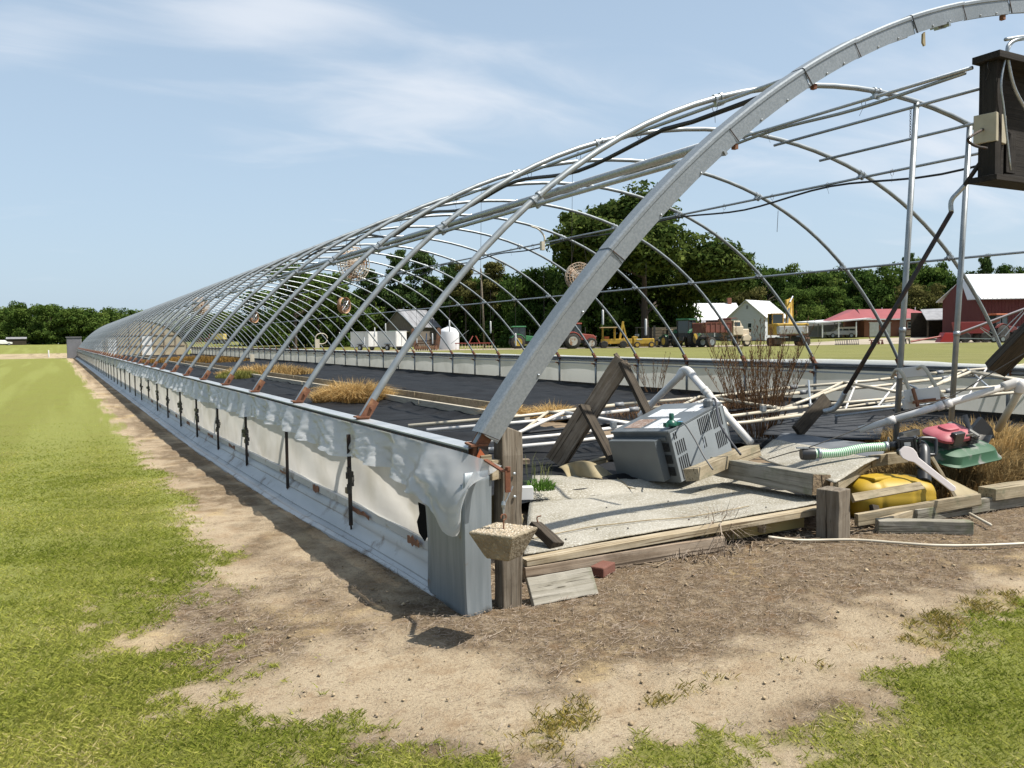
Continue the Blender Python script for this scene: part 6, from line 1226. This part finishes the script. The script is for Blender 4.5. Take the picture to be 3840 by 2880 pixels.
# brick ranch house with red hip roof, carport
p = gp(3345, 139); t = thing('brick_house', 'brick ranch house with red metal roof and white carport', 'house', tuple(p), None, True, IR+.03); h = 2.75; w2, d2 = 6.5, 4.0
MB().box((0, 0, h/2), (2*w2, 2*d2, h)).build('wall', brickw, t); e = .45
MB().add([(-w2-e, -d2-e, h), (w2+e, -d2-e, h), (w2+e, d2+e, h), (-w2-e, d2+e, h), (-w2+.2+e, 0, h+1.75), (w2-3.6, 0, h+1.75)], [(0, 1, 5, 4), (1, 2, 5), (2, 3, 4, 5), (3, 0, 4), (3, 2, 1, 0)]).build('hip_roof', redroof, t)
MB().box((0, -d2-e-.02, h-.02), (2*w2+2*e, .06, .2)).build('fascia', white, t); MB().box((w2+.05, -d2-.05, h/2), (.25, .25, h)).build('corner_board', white, t)
for x in (-4.9, -3.0): dr = MB().box((x, -d2-.03, 1.1), (1.5, .06, 2.2)).build('garage_door', white, t); MB().box((x, -d2-.04, 2.25), (1.75, .09, .12)).build('door_trim', white, dr)
for x, w_ in ((1.0, .8), (2.6, .6), (3.6, .35), (4.9, .7)): win(t, x, -d2-.04, 1.75, w_, .95)
for x, y in ((-1.5, .5), (2, -.6), (3.4, -.8)): MB().tube([(x, y, h+1.2), (x, y, h+2.0)], .07, 8).build('roof_vent', white, t)
MB().box((-.6, -d2-.7, .5), (.8, .8, 1.0)).build('air_unit', blackm, t); MB().box((.9, -d2-.4, .55), (2.0, .5, .8)).build('wood_stack', wbrown, t)
MB().prism([(-w2-8.6, -d2-2.2, 2.15), (-w2+.2, -d2-2.2, 2.75), (-w2+.2, d2-1, 2.95), (-w2-8.6, d2-1, 2.4)], (0, 0, .2)).build('carport_roof', whitemetal, t)
MB().prism([(-w2-6.0, -d2-.6, 2.6), (-w2-.1, -d2-.6, 2.8), (-w2+.2, 0, h+1.75)], (0, 3, 0)).build('carport_gable', redroof, t)
for x in (-w2-7.6, -w2-5.0, -w2-2.2): 
    for y in (-d2-2.0, 2.2): MB().box((x, y, 1.15), (.16, .16, 2.4)).build('carport_post', white, t)
MB().box((-w2-4.4, 3.2, 1.2), (8, .15, 2.4)).build('back_wall', wsid, t)
# SUV under the carport
p = gp(3150, 135); t = thing('parked_suv', 'silver white SUV parked under the carport', 'car', tuple(p), None, True, IR+math.pi); cp = mat('silver_paint', (.50, .50, .49), .3, .3, c2=(.46, .46, .45), sc=1, coat=.5)
MB().prism([(-2.45, -.92, .45), (2.45, -.92, .45), (2.5, -.92, .95), (1.2, -.92, 1.12), (-2.45, -.92, 1.12)], (0, 1.84, 0)).build('body', cp, t, bevel=.08); MB().prism([(-2.4, -.85, 1.1), (1.15, -.85, 1.1), (.55, -.78, 1.75), (-2.2, -.78, 1.78)], (0, 1.68, 0)).build('cabin', cp, t, bevel=.06)
for x0_, x1_ in ((-2.05, -1.15), (-1.05, -.15), (-.05, .65)):
    for y in (-.87, .87): MB().prism([(x0_, y, 1.18), (x1_, y, 1.18), (x1_-.12 if x1_ > 0 else x1_, y*.96, 1.65), (x0_, y*.96, 1.65)], (0, .02, 0)).build('side_window', glassm, t)
for x in (-1.45, 1.5):
    for y in (-.86, .86): wheel(None, x, y, .38, .25, galv, t, .6, False)
for y in (-.65, .65): MB().box((2.48, y, .85), (.06, .35, .18)).build('headlight', white, t); MB().box((-2.46, y*1.25, 1.0), (.05, .12, .35)).build('tail_light', redp, t)
# white low building and grey open shed, red barn
p = gp(3500, 150); t = thing('white_building', 'long white roofed building behind the brick house', 'building', tuple(p), None, True, IR); gable(t, 11, 6, 2.6, 1.0, white, whitemetal, .3)
p = gp(3540, 128); t = thing('open_shed', 'open fronted grey roofed shed beside the red barn', 'shed', tuple(p), None, True, IR)
MB().prism([(-4.2, -3, 2.5), (3.0, -3, 2.6), (3.0, 3, 4.4), (-2.2, 3, 4.2)], (0, 0, .12)).build('roof', shingle, t)
for x in (-3.9, -1.5, 2.8): MB().box((x, -2.8, 1.25), (.2, .2, 2.5)).build('shed_post', wdark, t)
MB().box((-.5, 2.8, 1.9), (6.5, .15, 3.8)).build('back_wall', wdark, t); MB().box((2.9, 0, 1.9), (.15, 5.6, 3.4)).build('side_wall', wdark, t); MB().box((1.2, -2, .8), (2.0, 1.2, 1.4)).build('stacked_crate', wtan, t)
p = gp(3760, 116); t = thing('red_barn', 'dark red barn with wide pale metal roof', 'barn', tuple(p), None, True, IR+.05); bred = mat('barn_red', (.125, .030, .026), .85, 0, c2=(.11, .018, .018), sc=1.5, stretch=(3, 3, .4)); MB().box((3.0, 0, 2.7), (18.0, 9.0, 5.4)).build('wall', bred, t)
for k in range(40): MB().box((-5.9+k*.46, -4.515, 2.7), (.04, .03, 5.4)).build('board_batten', bred, t)
MB().prism([(-6.0, -4.5, 5.4), (-6.0, 4.5, 5.4), (-6.0, 0, 8.4)], (.2, 0, 0)).build('gable', bred, t)
MB().prism([(-6.4, -5.2, 5.2), (12.4, -5.2, 5.3), (12.4, 0, 8.75), (-5.2, 0, 8.75)], (0, 0, .12)).build('roof', whitemetal, t); MB().prism([(-6.6, 5.2, 5.2), (12.4, 5.2, 5.3), (12.4, 0, 8.75), (-5.2, 0, 8.75)], (0, 0, .12)).build('roof', whitemetal, t)
MB().prism([(-6.4, -5.2, 5.2), (-5.2, 0, 8.75), (-6.4, 0, 8.75), (-7.2, -3.4, 5.2)], (0, 0, .12)).build('roof_hood', mat('pale_soffit', (.50, .52, .55), .6), t)
for k in range(30): MB().beam((-6.1+k*.63, -5.2, 5.36), (-5.0+k*.6, 0, 8.90), .05, .05).build('roof_seam', whitemetal, t)
# grain auger
p = gp(3640, 98); t = thing('grain_auger', 'long red grain auger on a wheeled undercarriage', 'auger', tuple(p), None, True, IR)
MB().tube([(-7.0, 0, .25), (-1.5, 0, 1.15)], .10, 10).build('auger_tube', redp, t); MB().tube([(-1.6, 0, 1.1), (7.2, 0, 4.3)], .13, 10).build('auger_tube', mat('grey_red_tube', (.22, .20, .22), .5, .2), t); MB().beam((-2, .1, .85), (3.4, .1, 2.7), .08, .35).build('truss', redp, t)
MB().prism([(-3.9, -.6, .15), (-2.2, -.6, .15), (-1.6, -.6, 1.2), (-3.3, -.6, 1.25)], (0, 1.2, 0)).build('hopper', mat('bright_red', (.45, .02, .02), .45), t, bevel=.03)
for y in (-.9, .9): wheel(None, 3.2, y, .42, .22, galv, t, .5, False); MB().beam((3.2, y, .45), (6.2, y*.3, 3.7), .08, .08).build('lift_arm', galv, t); MB().beam((-2, y*.6, .6), (3.3, y, .45), .08, .08).build('undercarriage_bar', galv, t); MB().beam((3.2, y, .45), (1.0, y*.2, 1.9), .06, .06).build('lift_arm', galv, t)
p = gp(3632, 102); t = thing('red_wagon', 'dark red wagon with big tyres behind the auger', 'wagon', tuple(p), None, True, IR); MB().prism([(-1.3, -1, 1.1), (1.9, -1, 1.1), (2.2, -1, 2.5), (-1.6, -1, 2.5)], (0, 2, 0)).build('hopper', mat('wagon_red', (.26, .025, .025), .6), t, bevel=.03)
for x in (-.9, 1.5):
    for y in (-.9, .9): wheel(None, x, y, .62, .4, blackm, t)
p = gp(3850, 106); t = thing('pickup_truck', 'silver pickup partly behind the leaning dark timber', 'truck', tuple(p), None, True, IR); MB().prism([(-2.6, -.95, .5), (2.6, -.95, .5), (2.6, -.95, 1.1), (-2.6, -.95, 1.15)], (0, 1.9, 0)).build('body', cp, t, bevel=.06); MB().prism([(-.8, -.85, 1.1), (1.3, -.85, 1.1), (.8, -.8, 1.8), (-.7, -.8, 1.8)], (0, 1.7, 0)).build('cab', glassm, t)
for x in (-1.6, 1.7):
    for y in (-.85, .85): wheel(None, x, y, .4, .26, galv, t, .55, False)
# small implements on the lane edge
for u, lab in ((3153, 'black bale grapple lying first on the lane edge'), (3197, 'black bale grapple lying second on the lane edge')):
    p = gp(u, 95); t = thing('bale_grapple', lab, 'grapple', tuple(p), 'bale grapples', True, IR)
    MB().box((0, 0, .62), (1.35, .08, .08)).build('grapple_bar', blackm, t); MB().box((0, 0, .1), (1.35, .08, .08)).build('grapple_bar', blackm, t)
    for k in range(6): MB().beam((-.6+k*.24, 0, .65), (-.62+k*.24, -.3, .02), .06, .05).build('tine', blackm, t)
p = gp(3285, 95); t = thing('rusty_plough', 'small rusty plough on the lane edge', 'plough', tuple(p), None, True, IR); MB().box((0, 0, .5), (1.6, .1, .1)).build('beam', rr, t)
for k in range(4): MB().prism([(-.7+k*.4, -.1, .02), (-.35+k*.4, -.1, .05), (-.45+k*.4, -.1, .4), (-.6+k*.4, -.1, .5)], (.05, .12, 0)).build('share', rr, t)
MB().beam((-.6, 0, .5), (-.9, 0, 1.1), .06, .06).build('mast', rr, t)
p = gp(3395, 95); t = thing('rusty_rake', 'dark implement frame next to the small rusty plough', 'rake', tuple(p), None, True, IR); MB().box((0, 0, .6), (1.0, .1, .15)).build('beam', brn, t)
for k in range(3): MB().beam((-.4+k*.4, 0, .6), (-.3+k*.4, 0, .05), .12, .1).build('tine', blackm, t)
# --- grey barn behind the trailers, machines far left
p = gp(1548, 128); t = thing('grey_barn', 'old grey board barn with tin roof behind the trailers', 'barn', tuple(p), None, True, IR-.55); gable(t, 5.0, 6.5, 3.0, 2.4, mat('barn_boards', (.19, .165, .14), .9, 0, c2=(.13, .11, .09), sc=3, stretch=(4, 4, .5)), mat('tin_roof', (.33, .34, .36), .5, .4, c2=(.24, .24, .25), sc=1), .3, 'roof', 'y', 6); MB().box((1.0, -3.6, 1.0), (1.6, .5, 2.0)).build('lean_to', wdark, t); MB().box((1.0, -3.7, 2.15), (2.2, 1.6, .08)).build('lean_to_roof', wtan, t)
p = gp(62, 225); t = thing('field_shed', 'small brown shed at the foot of the far tree line', 'shed', tuple(p), None, True, 0); gable(t, 4.4, 3, 1.6, .4, wdark, shingle, .2)
p = gp(8, 215); t = thing('white_car', 'white car at the edge of the far field', 'car', tuple(p), None, True, .3); MB().prism([(-2.1, -.8, .35), (2.1, -.8, .35), (2.1, -.8, .8), (1, -.8, .9), (.5, -.75, 1.35), (-1.2, -.75, 1.4), (-2.1, -.8, .9)], (0, 1.6, 0)).build('body', white, t, bevel=.05)
for x in (-1.3, 1.3):
    for y in (-.75, .75): wheel(None, x, y, .32, .2, galv, t, .6, False)
p = gp(822, 150); t = thing('yellow_truck', 'pale yellow truck bed seen through the far bows', 'truck', tuple(p), None, True, IR); MB().box((0, 0, 1.3), (2.1, 1.8, 1.0)).build('body', mat('pale_yellow', (.58, .46, .16), .6), t, bevel=.05)
for x in (-.7, .7):
    for y in (-.8, .8): wheel(None, x, y, .4, .25, galv, t, .5, False)
for i, (u, lab) in enumerate(((742, 'rusty red implement nearest the far end wall'), (782, 'rusty red implement next to the pale yellow truck'))):
    p = gp(u, 150); t = thing('rusty_implement', lab, 'implement', tuple(p), 'rusty implements', True, IR); MB().box((0, 0, 1.0), (1.5, .2, .2)).build('beam', rr, t)
    for k in range(5): MB().beam((-.6+k*.3, 0, 1.0), (-.5+k*.3, -.2, .05), .08, .08).build('tine', rr, t)
    MB().beam((0, 0, 1), (.1, .3, 1.8), .1, .1).build('mast', rr, t)
p = gp(304, 84)
t = thing('exhaust_shed', 'grey metal housing at the far end of the greenhouse', 'shed', (-.3, LEN+1.4, float(gz(-.3, LEN+1))), None, True, 0); MB().box((0, 0, 1.05), (1.3, 1.6, 2.1)).build('housing', mat('grey_housing', (.20, .20, .22), .7, .2, c2=(.16, .16, .17), sc=1), t, bevel=.02); MB().box((0, 0, 2.13), (1.45, 1.75, .06)).build('roof_cap', shingle, t); MB().box((.66, 0, 1.2), (.03, 1.4, 1.6)).build('shutter', white, t)
o = MB().lathe([(.07, 0), (.07, .75), (.05, .8)], 10, M4(gp(180, 92))).build('marker_post', white, smooth=math.radians(40)); tag(o, 'short white marker post standing in the far brown field', 'post')

# ------------------------------------------------------------------ trees
def crownmesh(kind, seed, n_bl, n_lf, ls, mt, zmin=.20):
    rg = np.random.default_rng(seed); C = []; R_ = []
    if kind == 'broad':
        nl_ = 13; LC = []
        for i in range(nl_):
            a = i*2.4+rg.uniform(-.4, .4); z_ = zmin+(.88-zmin)*((i*.618) % 1); q = .34*np.sqrt(max(.06, 1-((z_-.45)/.52)**2)); LC.append((q*np.cos(a), q*np.sin(a), z_, rg.uniform(.09, .17)))
        LC.append((.0, .02, .86, .13)); LC.append((.05, 0, .6, .2))
        for i in range(n_bl):
            L_ = LC[i % len(LC)]; d_ = rg.normal(0, 1, 3); d_ /= np.linalg.norm(d_); d_ *= L_[3]*rg.uniform(.3, 1.05); C.append((L_[0]+d_[0], L_[1]+d_[1], L_[2]+d_[2]*.75)); R_.append(rg.uniform(.045, .095))
    elif kind == 'pine':
        for i in range(n_bl):
            z_ = rg.uniform(.42, .97); rr_ = .30*(1.05-z_)**.5*rg.uniform(.2, 1); a = rg.uniform(0, 2*np.pi); C.append((rr_*np.cos(a), rr_*np.sin(a), z_)); R_.append(rg.uniform(.045, .095))
    else:  # low dense shrub or hedge tree, leaved to the ground
        for i in range(n_bl):
            a = rg.uniform(0, 2*np.pi); q = rg.uniform(0, 1)**.5; z_ = rg.uniform(.12, .93); w_ = .46*np.sqrt(max(.08, 1-((z_-.45)/.58)**2)); C.append((w_*q*np.cos(a), w_*q*np.sin(a), z_)); R_.append(rg.uniform(.07, .14))
    C = np.array(C); R_ = np.array(R_); per = max(1, n_lf//n_bl); V = []; T = []
    for c, r_ in zip(C, R_):
        d = rg.normal(0, 1, (per, 3)); d /= np.linalg.norm(d, axis=1)[:, None]; q = r_*rg.uniform(.55, 1.12, per)[:, None]; sq = np.array([1.15, 1.15, .75 if kind != 'pine' else .5]); P = c+d*q*sq
        nrm = d+rg.normal(0, .7, (per, 3)); nrm[:, 2] += .25; nrm /= np.linalg.norm(nrm, axis=1)[:, None]; t1 = np.cross(nrm, rg.normal(0, 1, (per, 3))); t1 /= np.linalg.norm(t1, axis=1)[:, None]; t2 = np.cross(nrm, t1); s_ = ls*rg.uniform(.6, 1.35, per)[:, None]
        V.append(np.stack([P-t1*s_, P-t2*s_*.55, P+t1*s_, P+t2*s_*.55], 1)); T.append(np.repeat(np.clip(rg.normal(.4, .16)+rg.normal(0, .2, per), 0, 1), 4))
    V = np.concatenate(V).reshape(-1, 3); F = np.arange(len(V)).reshape(-1, 4); return field_mesh('crown', V, F, np.concatenate(T), mt), C
bark = mat('bark', (.10, .075, .055), .95, 0, c2=(.06, .045, .035), sc=3, stretch=(4, 4, .6), bump=.4)
def trunkmesh(C, kind, seed):
    rg = random.Random(seed); mb = MB(); top = .93 if kind == 'pine' else .72
    r0 = .016 if kind == 'pine' else .024
    mb.tube(catmull([(0, 0, -.01), (rg.uniform(-.01, .01), rg.uniform(-.01, .01), top*.4), (rg.uniform(-.015, .015), rg.uniform(-.015, .015), top)], 4), [r0*(1-.75*i/8) for i in range(9)], 8)
    for c in C[::(2 if len(C) < 60 else max(2, len(C)//14))]:
        z_ = max(.15, c[2]-.08-rg.uniform(0, .12)); z_ = min(z_, top); mb.tube([(0, 0, z_), Vector((c[0]*.5, c[1]*.5, (z_+c[2])/2)), tuple(c)], [r0*.4, r0*.25, r0*.08], 5, False)
    return mb.mesh('trunk', bark)
GR = {'oak': leafmat('leaf_oak', (0.0348, 0.0661, 0.0174), (0.1478, 0.1826, 0.0452), .28), 'dark': leafmat('leaf_dark', (0.0278, 0.0592, 0.0139), (0.0958, 0.1478, 0.0348), .25), 'mid': leafmat('leaf_mid', (0.0452, 0.087, 0.0191), (0.1478, 0.2088, 0.0487), .3), 'light': leafmat('leaf_light', (0.0784, 0.1304, 0.026), (0.2262, 0.2784, 0.0696), .3), 'brown': leafmat('leaf_brown', (.075, .078, .024), (.19, .175, .065), .25), 'pine': leafmat('needle', (0.0348, 0.0661, 0.0209), (0.1044, 0.1531, 0.0487), .2)}
PROTO = {}
def proto(kind, col, v):
    k = (kind, col, v)
    if k not in PROTO:
        nb, nl, ls = {'broad': (90, 9500, .018), 'pine': (44, 7600, .016), 'shrub': (64, 9000, .025)}[kind]; cm_, C = crownmesh(kind, 100+v*7+len(col), nb, nl, ls, GR[col]); PROTO[k] = (cm_, trunkmesh(C, kind, v))
    return PROTO[k]
rt_ = random.Random(77)
def tree(name, label, u, d, h, w, kind, col, v=0, group=None, base=None):
    p = gp(u, d); t = thing(name, label, 'tree', tuple(p), group, True, rt_.uniform(0, 6.28)); cm_, tm = proto(kind, col, v)
    for nm, me in (('crown', cm_), ('trunk', tm)):
        o = bpy.data.objects.new(nm, me); COL.objects.link(o); o.parent = t
    t.scale = (w, w, h); t.location.z -= (.10 if kind == 'shrub' else .02)*h; return t
# big oak built at its own density
p = gp(2420, 108); t = thing('oak_tree', 'huge spreading dark green oak rising behind the tractors', 'tree', tuple(p), None, True, .4)
cm_, C = crownmesh('broad', 4, 260, 60000, .0140, GR['oak'], .36)
for nm, me in (('crown', cm_), ('trunk', trunkmesh(C, 'broad', 3))):
    o = bpy.data.objects.new(nm, me); COL.objects.link(o); o.parent = t
t.scale = (27, 27, 22)
t.location.z -= 1.2
for u, d, h, w, lab in ((2190, 112, 15, 12, 'dark leafy tree joined to the picture-left side of the oak'), (2520, 118, 14, 8, 'leafy tree filling in under the right side of the oak'), (2300, 116, 12, 14, 'low dark leafy tree under the middle of the oak'), (2430, 116, 10, 11, 'low dark leafy tree under the right of the oak')): tree('leafy_tree', lab, u, d, h, w, 'shrub', 'mid', 1)
tree('evergreen_tree', 'dense dark evergreen between the utility pole and the oak', 1985, 114, 11.5, 9, 'shrub', 'dark', 2); tree('evergreen_tree', 'second dense evergreen just left of the oak behind the light green tractor', 2085, 120, 13, 9, 'shrub', 'mid', 0)
for u, d, h, w, kd, c_, lab in ((1105, 118, 13.2, 13, 'broad', 'mid', 'broad green tree seen through the bows left of the big cage fan'), (1190, 128, 12.5, 13, 'shrub', 'mid', 'bushy green tree just left of the small orange fan'), (1270, 130, 12.5, 12, 'broad', 'mid', 'bushy green tree behind the small orange fan'), (1000, 138, 10, 11, 'shrub', 'mid', 'lower bushy tree farther left seen through the bows'), (1345, 142, 11.5, 12, 'shrub', 'dark', 'dark bushy tree behind the white trailers'), (1440, 142, 11, 12, 'shrub', 'mid', 'bushy tree behind the grey barn roof'), (1545, 144, 11, 12, 'shrub', 'mid', 'dark bushy tree between the two tallest pines'), (1650, 142, 12.5, 12, 'shrub', 'mid', 'dark bushy tree behind the white tank'), (1745, 140, 12.5, 12, 'shrub', 'mid', 'bushy tree under the browning pine'), (1840, 138, 13, 12, 'shrub', 'dark', 'dark bushy tree behind the foot of the utility pole'), (1910, 130, 13, 12, 'shrub', 'dark', 'dense tree between the utility pole and the evergreens')): tree('deciduous_tree', lab, u, d, h, w, kd, c_, 1)
for u, d, h, w, c_, lab in ((1385, 134, 12.5, 9.5, 'pine', 'pine with rounded head right of the big cage fan'), (1498, 132, 15.4, 11.5, 'pine', 'tall pine with rounded head above the grey barn'), (1592, 136, 15.6, 11.5, 'pine', 'tall pine standing just right of the tallest pine'), (1690, 134, 13.4, 10, 'pine', 'pine with thin crown above the white tank'), (1745, 128, 12.6, 10, 'brown', 'browning pine beside the utility pole'), (1850, 126, 12.8, 11, 'brown', 'browning tree behind the utility pole')): tree('pine_tree', lab, u, d, h, w, 'pine', c_, 1 if c_ == 'pine' else 2)
for i, u in enumerate(range(1000, 2080, 60)): tree('understory_tree', 'low leafy undergrowth tree behind the machines', u+rt_.uniform(-15, 15), 142+rt_.uniform(-6, 6), rt_.uniform(5.0, 8.0), rt_.uniform(7, 9), 'shrub', rt_.choice(['mid', 'dark', 'light']), i % 3, 'undergrowth trees behind the machines')
for i, u in enumerate(range(-110, 980, 42)): tree('treeline_tree', 'leafy tree in the distant tree line beyond the lawn', u+rt_.uniform(-10, 10), 240+rt_.uniform(-12, 25), (13.6-.004*max(0, u))*rt_.uniform(.82, 1.04), rt_.uniform(10, 13), 'shrub', rt_.choice(['mid', 'mid', 'light', 'dark']), i % 3, 'trees of the distant tree line')
for i, u in enumerate(range(2690, 4000, 48)):
    top = np.interp(u, [2690, 2800, 2950, 3080, 3180, 3300, 3420, 3540, 3640, 3720, 3840, 4000], [1000, 985, 1010, 985, 1015, 1000, 965, 1005, 1010, 985, 1030, 1030]); d = 188+rt_.uniform(-10, 14)
    tree('woodland_tree', 'leafy woodland tree behind the farm houses', u+rt_.uniform(-14, 14), d, (1278-top)*d/FPX*rt_.uniform(.88, 1.03), rt_.uniform(11, 14), rt_.choice(['broad', 'shrub', 'shrub', 'shrub']), rt_.choice(['mid', 'dark', 'mid', 'mid', 'light']), i % 3, 'woodland trees behind the farm houses')
for u, d, h, w, kind, c_, lab in ((2800, 160, 10.5, 9, 'shrub', 'brown', 'olive brown tree between the two white houses'), (3445, 168, 11.2, 12, 'shrub', 'brown', 'olive brown tree behind the brick house roof'), (3405, 182, 18, 9, 'pine', 'pine', 'tall pine crown rising above the woodland by the steel pole'), (3690, 176, 17, 8.5, 'pine', 'pine', 'pine crown standing above the woodland left of the barn'), (2985, 164, 10.5, 9, 'shrub', 'mid', 'bright green tree behind the white cottage'), (3080, 168, 11, 10, 'shrub', 'mid', 'bright green tree behind the excavator boom')): tree('single_tree', lab, u, d, h, w, kind, c_, 1)
for i, u in enumerate(range(2700, 3950, 90)): tree('understory_tree', 'dark low woodland edge tree behind the farm houses', u, 174+rt_.uniform(-3, 6), rt_.uniform(6, 9), rt_.uniform(9, 11), 'shrub', 'dark', i % 3, 'low trees at the woodland edge')
